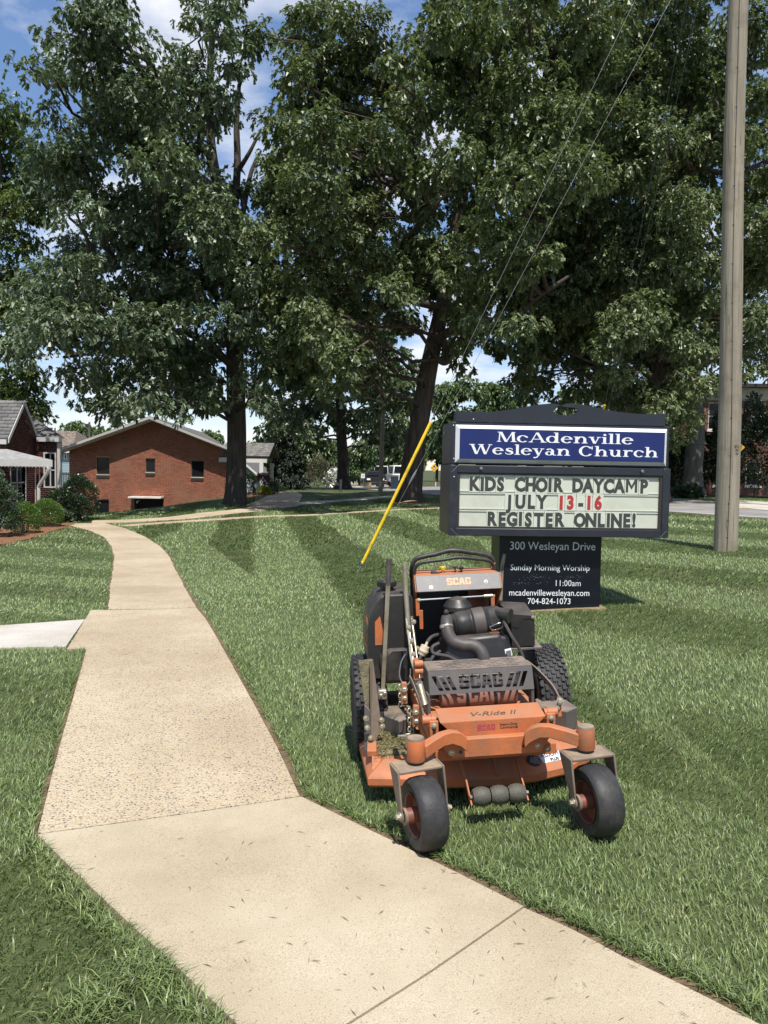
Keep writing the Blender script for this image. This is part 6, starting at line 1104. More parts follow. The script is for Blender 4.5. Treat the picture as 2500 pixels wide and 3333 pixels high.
MB().prism([(-.060, -.010), (.060, -.010), (.060, .040), (-.060, .040)],   .0, .0008, deck_frame(4, .70, .35)).build('deck_decal', M_gry, deck, smooth=0)
text_obj('deck_decal', 'VELOCITY', .034, M_decal, deck, deck_frame(4, .70, .55) @ Matrix.Translation((0, 0, .001)), ext=.0006, bold=.001, sx=.66)
text_obj('deck_decal', 'PLUS', .022, M_decal, deck, deck_frame(4, .72, .28) @ Matrix.Translation((0, 0, .001)), ext=.0006, bold=.001, sx=.95)
# --- bumper rollers
for i, x in enumerate((-.076, .003, .082)):
    MB().lathe([(.012, -.039), (.030, -.037), (.0385, -.020), (.041, 0), (.0385, .020), (.030, .037), (.012, .039)], (x, .085 + .003 * i, .126), (1, .03, 0), 20).build('bumper_roller', M_roll, mow)
MB().tube([(-.125, .084, .126), (.135, .092, .126)], .008, 8).build('roller_axle', M_zinc, mow)
for x, k in ((-.121, 0), (.128, .006)): MB().hexa([(x - .004, .06 + k, .100), (x + .004, .06 + k, .100), (x + .004, .115 + k, .100), (x - .004, .115 + k, .100), (x - .004, .255 + k, .215), (x + .004, .255 + k, .215), (x + .004, .30 + k, .215), (x - .004, .30 + k, .215)]).build('roller_bracket', M_or, mow, bevel=.002)
# --- casters
def caster(px_, phi, sgn):
    f = Vector((math.sin(phi), -math.cos(phi), 0)); s = Vector((-math.cos(phi), -math.sin(phi), 0)); piv = Vector((px_, 0, 0)); cen = piv + f * .074 + Vector((0, 0, .146))
    sl_ = MB().lathe([(.036, .338), (.038, .342), (.038, .424), (.036, .428)], piv, (0, 0, 1), 24).build('caster_sleeve', M_or, mow)
    MB().lathe([(.001, .4285), (.037, .4285), (.034, .436), (.001, .437)], piv, (0, 0, 1), 20).build('sleeve_cap', M_fork, sl_)
    MB().tube([piv + Vector((0, 0, .33)), piv + Vector((0, 0, .3375))], .030, 14).build('caster_seal', M_blkp, sl_)
    W_ = .094; P = lambda a, b, z: tuple(piv + f * a + s * b + Vector((0, 0, z))); fk = MB()
    # bent strap: top plate, two legs narrowing to the axle
    top = [(-.05, .318), (.075, .312)]
    fk.hexa([P(-.052, -W_, .314), P(.06, -W_, .310), P(.06, W_, .310), P(-.052, W_, .314), P(-.052, -W_, .327), P(.06, -W_, .323), P(.06, W_, .323), P(-.052, W_, .327)])
    for q in (-1, 1):
        a, b = q * W_, q * (W_ + .009); a0, a1 = (a, b) if q > 0 else (b, a)
        fk.hexa([P(.055, a0, .138), P(.093, a0, .138), P(.093, a1, .138), P(.055, a1, .138), P(-.052, a0, .327), P(.06, a0, .323), P(.06, a1, .323), P(-.052, a1, .327)])
        fk.lathe([(.024, 0), (.024, .009)], P(.074, q * W_, .148), s * q, 14)
    fo = fk.build('fork', M_fork, mow, bevel=.006, seg=3)
    MB().hexb(P(.074, W_ + .009, .150), s, .012, .016).build('axle_bolt', M_zinc, fo); MB().hexb(P(.074, -W_ - .009, .150), -s, .012, .016).build('axle_bolt', M_zinc, fo)
    R_, w_ = .146, .058
    ty = MB().lathe([(.088, -w_ * .82), (.106, -w_ * .98), (.128, -w_), (.136, -w_ * .88), (  .1435, -w_ * .62), (.146, -w_ * .2), (.1462, 0), (.146, w_ * .2), (.1435, w_ * .62), (.136, w_ * .88), (.128, w_), (.106, w_ * .98), (.088, w_ * .82), (.084, w_ * .5), (.084, -w_ * .5), (.088, -w_ * .82)], cen, s, 44, cap=False).build('caster_tyre', M_rub, mow)
    MB().lathe([(.1464, -.002), (.1466, 0), (.1464, .002)], cen, s, 44, cap=False).build('mould_seam', M_rubt, ty)
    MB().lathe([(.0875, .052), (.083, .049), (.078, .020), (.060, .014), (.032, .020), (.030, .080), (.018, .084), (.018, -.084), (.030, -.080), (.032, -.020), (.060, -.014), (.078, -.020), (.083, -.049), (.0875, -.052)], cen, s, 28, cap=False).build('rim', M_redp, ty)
    MB().lathe([(.022, 0), (.034, .001), (.034, .012), (.022, .013)], cen + s * .078, s, 18).build('hub_spacer', M_fork, ty)
caster(-.363, rad(13), -1); caster(.363, rad(9), 1)
# --- caster arms, crossmember
def arm(pts, w, hgt):
    mb = MB()
    P = [Vector(p) for p in pts]
    for i in range(len(P)):
        d = (P[min(i + 1, len(P) - 1)] - P[max(i - 1, 0)]).normalized(); sd = Vector((-d.y, d.x, 0)).normalized() * w / 2; up = Vector((0, 0, hgt[i] / 2))
        mb.v += [tuple(P[i] + sd + up), tuple(P[i] - sd + up), tuple(P[i] - sd - up), tuple(P[i] + sd - up)]
    for i in range(len(P) - 1):
        for k in range(4): mb.f.append((i * 4 + k, i * 4 + (k + 1) % 4, i * 4 + 4 + (k + 1) % 4, i * 4 + 4 + k))
    m_ = (len(P) - 1) * 4; mb.f += [(3, 2, 1, 0), (m_, m_ + 1, m_ + 2, m_ + 3)]
    return mb
arm([(-.335, .004, .372), (-.300, .03, .382), (-.245, .06, .398), (-.205, .075, .400), (-.165, .09, .385), (-.135, .095, .360)], .044, [.054, .053, .052, .054, .062, .064]).build('caster_arm', M_or, mow, smooth=40, bevel=.004)
arm([(.335, .004, .378), (.285, .028, .392), (.225, .055, .405), (.185, .07, .403), (.150, .085, .385), (.125, .095, .360)], .044, [.054, .053, .052, .054, .062, .064]).build('caster_arm', M_or, mow, smooth=40, bevel=.004)
MB().hexa([(-.19, .108, .290), (.20, .108, .290), (.22, .17, .290), (-.21, .17, .290), (-.24, .108, .372), (.25, .108, .372), (.25, .17, .372), (-.24, .17, .372)]).build('crossmember', M_or, mow, bevel=.004)
MB().box((-.27, .172, .255), (.29, .62, .305)).build('subframe', M_or, mow, bevel=.004)
for x0, x1 in ((-.285, -.247), (.232, .270)):
    p_ = MB().box((x0, .116, .372), (x1, .128, .458)).build('slotted_tab', M_or, mow, bevel=.003); mb = MB(); mb.hexb(((x0 + x1) / 2, .116, .438), (0, -1, 0), .010, .008); mb.build('bolt', M_zinc, p_)
    MB().box(((x0 + x1) / 2 - .007, .1148, .396), ((x0 + x1) / 2 + .007, .1165, .424)).build('slot', M_decal, p_, smooth=0)
bl_ = MB()
for (x, z) in ((-.195, .318), (.185, .322), (.232, .305)): bl_.hexb((x, .107, z), (0, -1, 0), .009, .007)
bl_.build('frame_bolt', M_zinc, mow); hl = MB()
for (x, z) in ((-.155, .318), (.125, .325)): hl.lathe([(.0075, 0), (.0075, .0006)], (x, .1072, z), (0, -1, 0), 12)
hl.build('frame_hole', M_decal, mow)
# --- front cover with lettering
cv = MB().add([(-.165, .1445, .371), (.165, .1445, .371), (.235, .1445, .44), (-.235, .1445, .44), (-.235, .27, .462), (.235, .27, .462)], [(0, 1, 2, 3), (3, 2, 5, 4)]); fc = cv.build('front_cover', M_or, mow, smooth=0, bevel=.004)
sm = fc.modifiers.new('thick', 'SOLIDIFY'); sm.thickness = .004; sm.offset = -1
fm = basis((0, .1445, 0), (1, 0, 0), (0, 0, 1))
block_logo('logo_print', -.072, .394, .080, .026, fm, M_decm, fc)
text_obj('cover_print', 'Heavy-Duty', .0165, M_decal, fc, basis((.028, .1437, .4095), (1, 0, 0), (0, 0, 1)), ext=.0006, align='LEFT'); text_obj('cover_print', 'Commercial', .0165, M_decal, fc, basis((.028, .1437, .3955), (1, 0, 0), (0, 0, 1)), ext=.0006, align='LEFT')
text_obj('cover_print', 'V-Ride II', .052, M_decg, fc, basis((.005, .178, .4468), (1, 0, 0), (0, .125, .022)), ext=.0008, sx=1.15, shear=.35)
# --- floor behind the cover, muffler, frame rails
MB().box((-.255, .275, .40), (.255, .62, .412)).build('engine_plate', M_or, mow, bevel=.002)
ml_ = MB(); ml_.lathe([(.02, -.185), (.05, -.18), (.056, -.16), (.056, .16), (.05, .18), (.02, .185)], (0, .45, .452), (1, 0, 0), 22); mf = ml_.build('muffler', mat('rusty_muffler', (0.20, 0.085, 0.055), 0.7, dirt=(0.11, 0.06, 0.045), dirt_s=9), mow)
for x in (-.06, .075): MB().lathe([(.0575, -.008), (.0585, 0), (.0575, .008)], (x, .45, .452), (1, 0, 0), 22, cap=False).build('muffler_band', M_blkp, mf)
for s in (-1, 1): MB().box((s * .262 - .012, .25, .33), (s * .262 + .012, 1.0, .40)).build('frame_rail', M_or, mow, bevel=.003)
# --- slotted guard
gw, g0, g1, gb_ = .245, Vector((0, .349, .500)), Vector((0, .382, .602)), .548
Mg = basis((-gw, .349, .500), (1, 0, 0), g1 - g0); gh_ = (g1 - g0).length; holes = block_word(.140, .018, .206, .068)
def slot(xa, xb, lean): return [(xa + lean, .016), (xa + lean + .021, .016), (xb + .021, .084), (xb, .084)]
for i in range(3): holes.append(slot(.045 + i * .031, .012 + i * .031, .0)); holes.append(slot(.357 + i * .031, .385 + i * .031, .0))
guard = empty('engine_guard'); guard.parent = mow
holed_plate('guard_face', [(0, 0), (2 * gw, 0), (2 * gw, gh_), (0, gh_)], holes, .004, Mg, M_gg, guard)
sl2 = []
for r in range(5):
    for c in range(9): x = .05 + c * .044 + (r % 2) * .022; y = .028 + r * .026; sl2.append([(x, y), (x + .032, y), (x + .034, y + .003), (x + .032, y + .006), (x, y + .006), (x - .002, y + .003)])
holed_plate('guard_top', [(0, .001), (2 * gw, .001), (2 * gw, gb_ - .382), (0, gb_ - .382)], sl2, .004, basis((-gw, .382, .6015), (1, 0, 0), (0, 1, .018)), M_gg, guard)
for s in (-1, 1):
    MB().hexa([(s * gw - .002, .352, .500), (s * gw + .002, .352, .500), (s * gw + .002, .54, .46), (s * gw - .002, .54, .46), (s * gw - .002, .384, .600), (s * gw + .002, .384, .600), (s * gw + .002, .546, .602), (s * gw - .002, .546, .602)]).build('guard_side', M_gg, guard, smooth=0)
    MB().hexa([(s * gw - .012, .352, .40), (s * gw + .002, .352, .40), (s * gw + .002, .40, .40), (s * gw - .012, .40, .40), (s * gw - .012, .353, .502), (s * gw + .002, .353, .502), (s * gw + .002, .41, .502), (s * gw - .012, .41, .502)]).build('guard_leg', M_gg, guard, smooth=0, bevel=.002)
vs_ = []
for r in range(3):
    for c in range(7): x = .03 + c * .05 + (r % 2) * .025; y = .018 + r * .024; vs_.append([(x, y), (x + .036, y), (x + .036, y + .009), (x, y + .009)])
holed_plate('inner_grille', [(0, 0), (.40, 0), (.40, .085), (0, .085)], vs_, .003, basis((-.2, .43, .506), (1, 0, 0), (0, .12, 1)), mat('bright_louvre', (0.42, 0.41, 0.39), 0.4, metal=0.5), guard)
# --- engine
eng = MB().hexa([(-.16, .56, .545), (.205, .56, .545), (.22, .84, .545), (-.17, .84, .545), (-.10, .60, .700), (.15, .585, .712), (.165, .82, .712), (-.10, .82, .700)]).build('engine_shroud', M_blkp, mow, bevel=.018, seg=3)
MB().box((-.20, .56, .42), (.23, .86, .545)).build('engine_block', M_blkp, eng, bevel=.01)
MB().hexa([(.155, .572, .565), (.222, .60, .565), (.222, .80, .565), (.155, .80, .565), (.130, .592, .690), (.20, .62, .69), (.20, .80, .69), (.130, .80, .69)]).build('side_cowl', M_blkp, eng, bevel=.012, seg=3)
MB().plate([(.172, .570, .600), (.208, .585, .602), (.202, .591, .638), (.167, .576, .636)], .002).build('spec_label', M_wht, eng, smooth=0); MB().plate([(.177, .5685, .606), (.203, .5795, .608), (.199, .5845, .63), (.173, .5735, .628)], .001).build('label_print', M_con, eng, smooth=0)
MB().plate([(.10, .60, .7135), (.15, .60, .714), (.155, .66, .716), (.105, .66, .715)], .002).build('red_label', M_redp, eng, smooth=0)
ax_ = Vector((.265, 0, .030)).normalized(); ac0 = Vector((-.072, .70, .738))
pr_ = [(.02, -.004), (.050, -.002), (.060, .006), (.064, .012), (.060, .018), (.066, .026), (.069, .05), (.069, .088), (.072, .092), (.072, .098), (.069, .102), (.073, .108), (.073, .165), (.069, .170), (.072, .175), (.069, .180), (.072, .186), (.069, .191), (.069, .235), (.058, .255), (.02, .262)]
ac = MB().lathe(pr_, ac0, ax_, 30).build('air_cleaner', M_blkp, mow, smooth=50)
MB().lathe([(.0738, .108), (.0745, .110), (.0745, .163), (.0738, .165)], ac0, ax_, 30, cap=False).build('mounting_band', mat('brown_band', (0.075, 0.062, 0.055), 0.6), ac)
MB().tube(catmull([ac0 + ax_ * .225 + Vector((0, -.02, .03)), ac0 + ax_ * .255 + Vector((.0, -.05, .028)), ac0 + ax_ * .285 + Vector((.0, -.075, .020))], 4), [.034, .033, .034, .034, .034, .034, .036, .037, .038], 16).build('air_inlet', M_blkp, ac)
MB().tube(catmull([ac0 + ax_ * .20 + Vector((-.02, -.072, -.02)), ac0 + ax_ * .22 + Vector((0, -.08, -.005)), ac0 + ax_ * .245 + Vector((0, -.076, -.008)), ac0 + ax_ * .24 + Vector((0, -.078, -.03)), ac0 + ax_ * .21 + Vector((-.015, -.078, -.036)), ac0 + ax_ * .20 + Vector((-.02, -.073, -.02))], 4), .003, 6).build('spring_clip', M_chr, ac)
MB().tube(catmull([(-.10, .665, .785), (-.110, .625, .765), (-.108, .60, .725), (-.088, .585, .690), (-.045, .575, .672), (.0, .57, .668), (.035, .56, .650), (.052, .545, .615), (.056, .54, .560)], 6), .031, 16).build('intake_hose', M_hose, mow)
MB().lathe([(.034, 0), (.0345, .014), (.034, .016)], (-.112, .618, .748), (.0, .35, .9), 20).build('hose_clamp', M_zinc, mow); MB().lathe([(.012, 0), (.014, .012), (.008, .02)], (-.105, .655, .812), (-.1, -.3, 1), 12).build('hose_valve', M_blkp, mow)
pc = MB().lathe([(.040, .70), (.040, .765), (.052, .772), (.052, .792), (.070, .800), (.074, .806), (.073, .826), (.046, .862), (.015, .872)], (-.022, .79, 0), (0, 0, 1), 26).build('precleaner', M_blkp, mow, smooth=30)
for k in range(18):
    a = 2 * math.pi * k / 18; MB().bar((-.022 + .0735 * math.cos(a), .79 + .0735 * math.sin(a), .823), (-.022 + .046 * math.cos(a), .79 + .046 * math.sin(a), .863), .003, .004).build('precleaner_rib', M_blkp, pc, smooth=0)
ff = MB().lathe([(.006, -.045), (.008, -.024), (.021, -.022), (.024, -.006), (.027, -.004), (.027, .004), (.024, .006), (.022, .026), (.008, .028), (.006, .05)], (-.228, .64, .637), (.45, 0, .9), 18).build('fuel_filter', M_filt, mow)
MB().tube(catmull([(-.207, .64, .68), (-.18, .66, .70), (-.13, .70, .70), (-.1, .74, .68)], 5), .009, 8).build('fuel_line', M_hose, ff); MB().tube(catmull([(-.25, .64, .597), (-.265, .63, .575), (-.28, .60, .56)], 4), .009, 8).build('fuel_line', M_hose, ff)
for P in ([(-.155, .60, .68), (-.19, .59, .665), (-.185, .58, .635), (-.12, .57, .62), (-.05, .56, .585), (.0, .55, .57)], [(-.15, .6, .64), (-.19, .58, .62), (-.21, .57, .58), (-.2, .56, .555)], [(.175, .62, .77), (.205, .59, .70), (.245, .58, .63), (.26, .57, .575), (.25, .56, .55)], [(-.12, .58, .6), (-.02, .565, .578), (.02, .555, .562)]): MB().tube(catmull(P, 5), .0085, 8).build('hose', M_hose, mow)
# --- console, back panel, handles
cs_ = [(-.226, .884, .976), (.226, .884, .976), (.224, .836, .897), (-.224, .836, .897)]
cp = MB().plate([cs_[3], cs_[2], cs_[1], cs_[0]], .005).build('console_face', M_con, mow, bevel=.003)
MB().hexa([(-.226, .889, .962), (.226, .889, .962), (.20, 1.05, .965), (-.20, 1.05, .965), (-.226, .889, .976), (.226, .889, .976), (.20, 1.05, .985), (-.20, 1.05, .985)]).build('console_top', M_or, mow, bevel=.008)
for s in (-1, 1): MB().hexa([(s * .228 - .003, .842, .897), (s * .228 + .003, .842, .897), (s * .216 + .003, 1.02, .70), (s * .216 - .003, 1.02, .70), (s * .228 - .003, .886, .974), (s * .228 + .003, .886, .974), (s * .216 + .003, 1.04, .97), (s * .216 - .003, 1.04, .97)]).build('console_side', M_or, mow, smooth=0, bevel=.002)
cM = basis((0, .836, .897), (1, 0, 0), (0, .048, .079)); block_logo('logo_print', -.062, .030, .128, .040, cM, mat('logo_orange', (0.66, 0.30, 0.15), 0.5, dirt=(0.3, 0.2, 0.14), dirt_s=25, dirt_lo=0.55, dirt_hi=0.65), cp)
cb_ = MB()
for x, v in ((-.148, .024), (.146, .042)): p = cM @ Vector((x, v, 0)); cb_.hexb(p, (0, -.855, .52), .0065, .005)
cb_.build('console_bolt', M_chr, cp)
MB().box((-.232, 1.045, .40), (.232, 1.052, .96)).build('back_panel', M_decal, mow, smooth=0); MB().hexa([(.06, .90, .60), (.064, .90, .60), (.20, 1.04, .60), (.196, 1.04, .60), (.06, .90, .89), (.064, .90, .89), (.20, 1.04, .90), (.196, 1.04, .90)]).build('inner_bulkhead', M_redp, mow, smooth=0)  # panel black, bulkhead dark red: shade under the console put into the colour
MB().tube([(-.222, .85, .853), (.19, .85, .858)], .0055, 10).build('pivot_rod', M_chr, mow); rb = MB().tube([(.13, .849, .857), (.178, .849, .858)], .009, 10).build('rod_bush', M_zinc, mow); MB().lathe([(.010, 0), (.010, .016)], (-.222, .85, .853), (1, 0, 0), 10).build('rod_bush', M_zinc, mow)
for x, z0, z1 in ((-.222, .77, .86), (-.205, .70, .80), (.178, .78, .86)): MB().box((x - .010, .845, z0), (x + .010, .853, z1)).build('hanger_bracket', M_or, mow, bevel=.002)
MB().tube(catmull([(-.226, 1.03, .95), (-.226, 1.00, 1.00), (-.215, .985, 1.042), (-.185, .98, 1.060), (-.10, .975, 1.075), (-.01, .972, 1.092), (.10, .975, 1.075), (.175, .98, 1.060), (.210, .985, 1.040), (.222, 1.00, .998), (.222, 1.03, .95)], 5), .0135, 12).build('handle_bar', M_foam, mow)
MB().tube(catmull([(-.218, .95, .965), (-.218, .945, 1.00), (-.205, .935, 1.026), (-.17, .93, 1.040), (-.06, .925, 1.050), (.02, .925, 1.058), (.11, .93, 1.046), (.18, .935, 1.032), (.208, .945, 1.004), (.214, .95, .965)], 5), .0095, 12).build('control_lever_bar', M_foam, mow)
MB().tube([(.20, .96, .965), (.225, .99, 1.015)], .008, 8).build('lever_link', M_or, mow)
kn = [((-.07, .93, .978), mat('knob_yellow', (0.62, 0.42, 0.04), 0.4), [(.006, 0), (.006, .014), (.014, .018), (.016, .032), (.012, .036)]), ((.03, .93, .978), M_blkp, [(.005, 0), (.005, .013), (.013, .016), (.014, .026), (.010, .029)])]
for o_, m_, p_ in kn: MB().lathe(p_, o_, (0, 0, 1), 14).build('control_knob', m_, mow)
tk = MB().tube([(-.003, .93, .978), (-.003, .93, 1.006)], .004, 8).build('throttle_knob', M_blkp, mow); MB().tube([(-.018, .93, 1.008), (.012, .93, 1.008)], .006, 8).build('throttle_grip', M_blkp, tk)
MB().hexa([(-.135, .915, .977), (-.085, .915, .977), (-.085, .945, .977), (-.135, .945, .977), (-.128, .92, .995), (-.110, .92, .992), (-.11, .94, .992), (-.128, .94, .998)]).build('ignition_switch', M_blkp, mow, bevel=.003)
# --- fuel tank at the left
tkp = [(-.485, .46), (-.495, .60), (-.492, .72), (-.465, .83), (-.425, .885), (-.40, .897), (-.262, .897), (-.25, .87), (-.25, .46)]
tank = MB().prism(tkp, .0, .34, basis((0, 1.14, 0), (1, 0, 0), (0, 0, 1))).build('fuel_tank', M_tank, mow, smooth=30, bevel=.03, seg=4)
MB().prism([(-.42, .44), (-.44, .58), (-.40, .62), (-.27, .62), (-.255, .44)], 0, .06, basis((0, .82, 0), (1, 0, 0), (0, 0, 1))).build('tank_foot', M_tank, tank, smooth=30, bevel=.025, seg=3)
MB().lathe([(.036, .885), (.036, .915), (.047, .918), (.049, .924), (.048, .944), (.040, .954), (.02, .958)], (-.37, .95, 0), (0, 0, 1), 24).build('fuel_cap', M_blkp, tank, smooth=30)
rb_ = MB()
for k in range(20): a = 2 * math.pi * k / 20; rb_.box((-.003, -.003, .920), (.003, .003, .946), Matrix.Translation((-.37 + .049 * math.cos(a), .95 + .049 * math.sin(a), 0)))
rb_.build('cap_grip', M_blkp, tank, smooth=0)
dec = MB().hexa([(-.4985, .84, .63), (-.4985, .96, .63), (-.497, .96, .63), (-.497, .84, .63), (-.4855, .84, .765), (-.4855, .96, .765), (-.484, .96, .765), (-.484, .84, .765)]).build('tank_decal', M_or, tank, smooth=0)
def tilted(o, x, y): return basis(o, x, y)
dst = MB()
for k in range(3): dst.plate([(-.4995, .925 - k * .022, .64), (-.4995, .912 - k * .022, .64), (-.490, .912 - k * .022, .735), (-.490, .925 - k * .022, .735)], .001)
dst.build('decal_stripe', M_decal, tank, smooth=0)
fd = MB().hexa([(-.455, .797, .64), (-.40, .797, .64), (-.40, .799, .64), (-.455, .799, .64), (-.452, .797, .76), (-.425, .797, .79), (-.425, .799, .79), (-.452, .799, .76)]).build('tank_decal', M_or, tank, smooth=0)
# --- levers and linkage at the left
lv = MB().bar((-.4285, .745, .40), (-.380, .752, .99), .022, .010, (0, 1, 0)).build('height_lever', M_lever, mow, bevel=.003); MB().tube([(-.382, .752, .965), (-.3735, .753, 1.088), (-.373, .753, 1.094)], [.0135, .0145, .010], 14).build('lever_grip', M_rubg, lv)
bp_ = MB().box((-.452, .725, .375), (-.408, .765, .425)).build('lever_pivot', M_zinc, mow, bevel=.006); mb = MB(); mb.hexb((-.44, .725, .40), (0, -1, 0), .008, .008); mb.hexb((-.42, .725, .41), (0, -1, 0), .008, .008); mb.build('pivot_bolt', M_zinc, bp_)
lv2 = MB().tube([(-.2905, .80, 1.05), (-.2885, .79, .90), (-.284, .75, .70)], [.013, .0135, .0135], 12).build('parking_lever', M_lever, mow); MB().tube([(-.2905, .80, 1.0505), (-.2908, .80, 1.066)], .008, 8).build('lever_tip', M_zinc, lv2)
rl = MB().bar((.245, .95, .81), (.256, .95, .99), .020, .009, (0, 1, 0)).build('brake_lever', M_lever, mow, bevel=.002); MB().tube([(.254, .95, .975), (.262, .948, 1.02), (.272, .945, 1.062)], [.0105, .011, .009], 10).build('lever_grip', M_foam, rl)
MB().bar((-.295, .64, .735), (-.290, .50, .52), .02, .007, (1, 0, 0)).build('link_bar', M_zinc, mow, bevel=.002); MB().bar((-.276, .66, .76), (-.268, .52, .53), .02, .007, (1, 0, 0)).build('link_bar', M_zinc, mow, bevel=.002)
MB().tube(catmull([(-.305, .66, .80), (-.302, .60, .70), (-.300, .56, .62), (-.285, .52, .55)], 5), [.006] * 16, 8).build('link_rod', M_zinc, mow)
lb = MB()
for p in ((-.30, .63, .76), (-.29, .60, .70), (-.288, .57, .64), (-.283, .53, .57), (-.265, .60, .66), (-.262, .56, .60), (-.27, .66, .78)): lb.hexb(p, (0.3, -1, 0.1), .009, .010)
lb.build('link_bolt', M_zinc, mow)
def coil(name, a, b, r, turns, wr, m, parent):
    a, b = Vector(a), Vector(b); R_ = frame_z(b - a); Ln = (b - a).length; return MB().tube([a + R_ @ Vector((r * math.cos(t), r * math.sin(t), Ln * t / (turns * 6.2832))) for t in np.linspace(0, turns * 6.2832, turns * 10)], wr, 5).build(name, m, parent)
coil('return_spring', (-.275, .70, .80), (-.268, .66, .66), .009, 16, .0018, M_zinc, mow); coil('lift_spring', (-.303, .295, .578), (-.281, .290, .478), .0155, 18, .0026, M_zinc, mow)
for P in ([(-.306, .44, .548), (-.278, .44, .548), (-.278, .47, .648), (-.300, .47, .648)], [(-.392, .24, .500), (-.362, .24, .500), (-.362, .25, .595), (-.385, .25, .595)], [(-.344, .235, .395), (-.318, .235, .395), (-.310, .245, .490), (-.336, .245, .490)]):
    q = MB().plate(P, .03).build('pivot_bracket', M_or, mow, bevel=.004); mb = MB(); c = sum((Vector(p) for p in P), Vector()) / 4; mb.hexb(c + Vector((0, -.002, .02)), (0, -1, 0), .010, .012); mb.hexb(c + Vector((0, -.002, -.02)), (0, -1, 0), .009, .010); mb.build('bracket_bolt', M_zinc, q)
MB().tube([(-.300, .44, .625), (-.262, .44, .625)], .017, 12).build('pivot_tube', M_or, mow); MB().tube([(-.300, .44, .59), (-.262, .44, .59)], .015, 12).build('pivot_tube', M_or, mow)
for s in (-1, 1): cyl_ = MB().tube([(s * .245, .205, .432), (s * .305, .205, .434)], .021, 16).build('pivot_tube', M_or, mow); MB().lathe([(.026, 0), (.026, .006)], (s * .258, .205, .432), (s, 0, 0), 16).build('pivot_collar', M_or, cyl_)
def curved_plate(pts, w, th, m, name):
    P = catmull(pts, 6); mb = MB()
    for i, p in enumerate(P):
        d = (P[min(i + 1, len(P) - 1)] - P[max(i - 1, 0)]).normalized(); nn = d.cross(Vector((1, 0, 0))).normalized() * w / 2; sx = Vector((th / 2, 0, 0)); mb.v += [tuple(p - nn - sx), tuple(p - nn + sx), tuple(p + nn + sx), tuple(p + nn - sx)]
    for i in range(len(P) - 1):
        for k in range(4): mb.f.append((i * 4 + k, i * 4 + (k + 1) % 4, i * 4 + 4 + (k + 1) % 4, i * 4 + 4 + k))
    m_ = (len(P) - 1) * 4; mb.f += [(3, 2, 1, 0), (m_, m_ + 1, m_ + 2, m_ + 3)]
    return mb.build(name, m, mow, smooth=40, bevel=.0015)
curved_plate([(-.338, .34, .590), (-.325, .285, .560), (-.308, .255, .505), (-.295, .235, .435)], .03, .007, M_gg, 'lift_arm')
curved_plate([(.252, .50, .585), (.285, .42, .560), (.330, .34, .505), (.352, .30, .450)], .03, .009, M_gg, 'lift_arm')
rp_ = MB().plate([(.330, .285, .380), (.356, .285, .380), (.356, .295, .472), (.338, .295, .472)], .012).build('pivot_bracket', M_or, mow, bevel=.004); mb = MB(); mb.hexb((.347, .283, .455), (-.3, -1, .2), .012, .014); mb.hexb((.334, .283, .425), (-.3, -1, .2), .008, .010); mb.build('bracket_bolt', M_zinc, rp_)
def chain(a, b, n, parent):
    a, b = Vector(a), Vector(b); d = (b - a) / n
    for i in range(n):
        c = a + d * (i + .5); u = d.normalized(); s1 = Vector((math.cos(1.57 * (i % 2) + .4), math.sin(1.57 * (i % 2) + .4), 0)); hl_ = d.length * .62; r = .0085
        P = [c + u * (hl_ * math.cos(t) * 1.0) + s1 * (r * math.sin(t)) for t in np.linspace(0, 6.2832, 14, endpoint=False)]; MB().tube(P, .0032, 6, closed=True).build('chain_link', M_zinc, parent)
c1 = empty('deck_chain'); c1.parent = mow; chain((-.349, .30, .458), (-.349, .31, .330), 6, c1); c2 = empty('deck_chain'); c2.parent = mow; chain((-.366, .50, .512), (-.366, .51, .405), 5, c2)
hk = MB().tube([(-.40, .335, .325), (-.345, .31, .33)], .006, 8).build('chain_pin', M_zinc, mow); MB().plate([(-.37, .295, .28), (-.335, .295, .28), (-.335, .30, .345), (-.37, .30, .345)], .006).build('chain_clevis', M_zinc, mow, bevel=.002)
MB().tube(catmull([(-.335, .50, .66), (-.36, .47, .63), (-.372, .45, .57), (-.35, .44, .53), (-.325, .45, .54), (-.318, .46, .60)], 5), .0028, 5).build('wire_loop', M_steel, mow)
# --- spindle covers, chute, clippings
def cover(P, z0, z1, hole_c):
    mb = MB().prism(P, z0, z1); o = mb.build('spindle_cover', M_gg, mow, smooth=0, bevel=.004); MB().lathe([(.024, 0), (.024, .0008)], (hole_c[0], hole_c[1], z1 + .0004), (0, 0, 1), 18, sx=.75).build('grease_hole', M_decal, o); return o
cover([(-.43, .70), (-.365, .585), (-.275, .66), (-.265, .80), (-.34, .90), (-.42, .83)], .20, .305, (-.325, .80)); cover([(.36, .66), (.475, .57), (.55, .63), (.53, .80), (.47, .88), (.38, .80)], .20, .305, (.44, .79))
ch = empty('discharge_chute'); ch.parent = mow; M_chd = mat('grassy_dirt', (0.16, 0.145, 0.085), 0.9, col2=(0.22, 0.19, 0.11), vs=25, dirt=(0.09, 0.075, 0.05), dirt_s=14, bump=0.4, bs=80)
MB().plate([(-.530, .60, .40), (-.462, .62, .30), (-.487, .62, .615), (-.555, .60, .615)], .006).build('chute_face', M_chd, ch, smooth=0)
MB().plate([(-.512, .54, .17), (-.455, .56, .30), (-.483, .60, .618), (-.500, .585, .615)], .010).build('chute_edge', M_fork, ch, smooth=0, bevel=.002)
MB().plate([(-.545, .57, .18), (-.505, .53, .16), (-.500, .575, .36), (-.535, .59, .40)], .010).build('chute_hinge', M_gg, ch, bevel=.003)
mb = MB()
for p in ((-.525, .545, .30), (-.51, .54, .25), (-.53, .55, .345), (-.455, .555, .33), (-.452, .555, .30)): mb.hexb(p, (-.3, -1, 0), .010, .012)
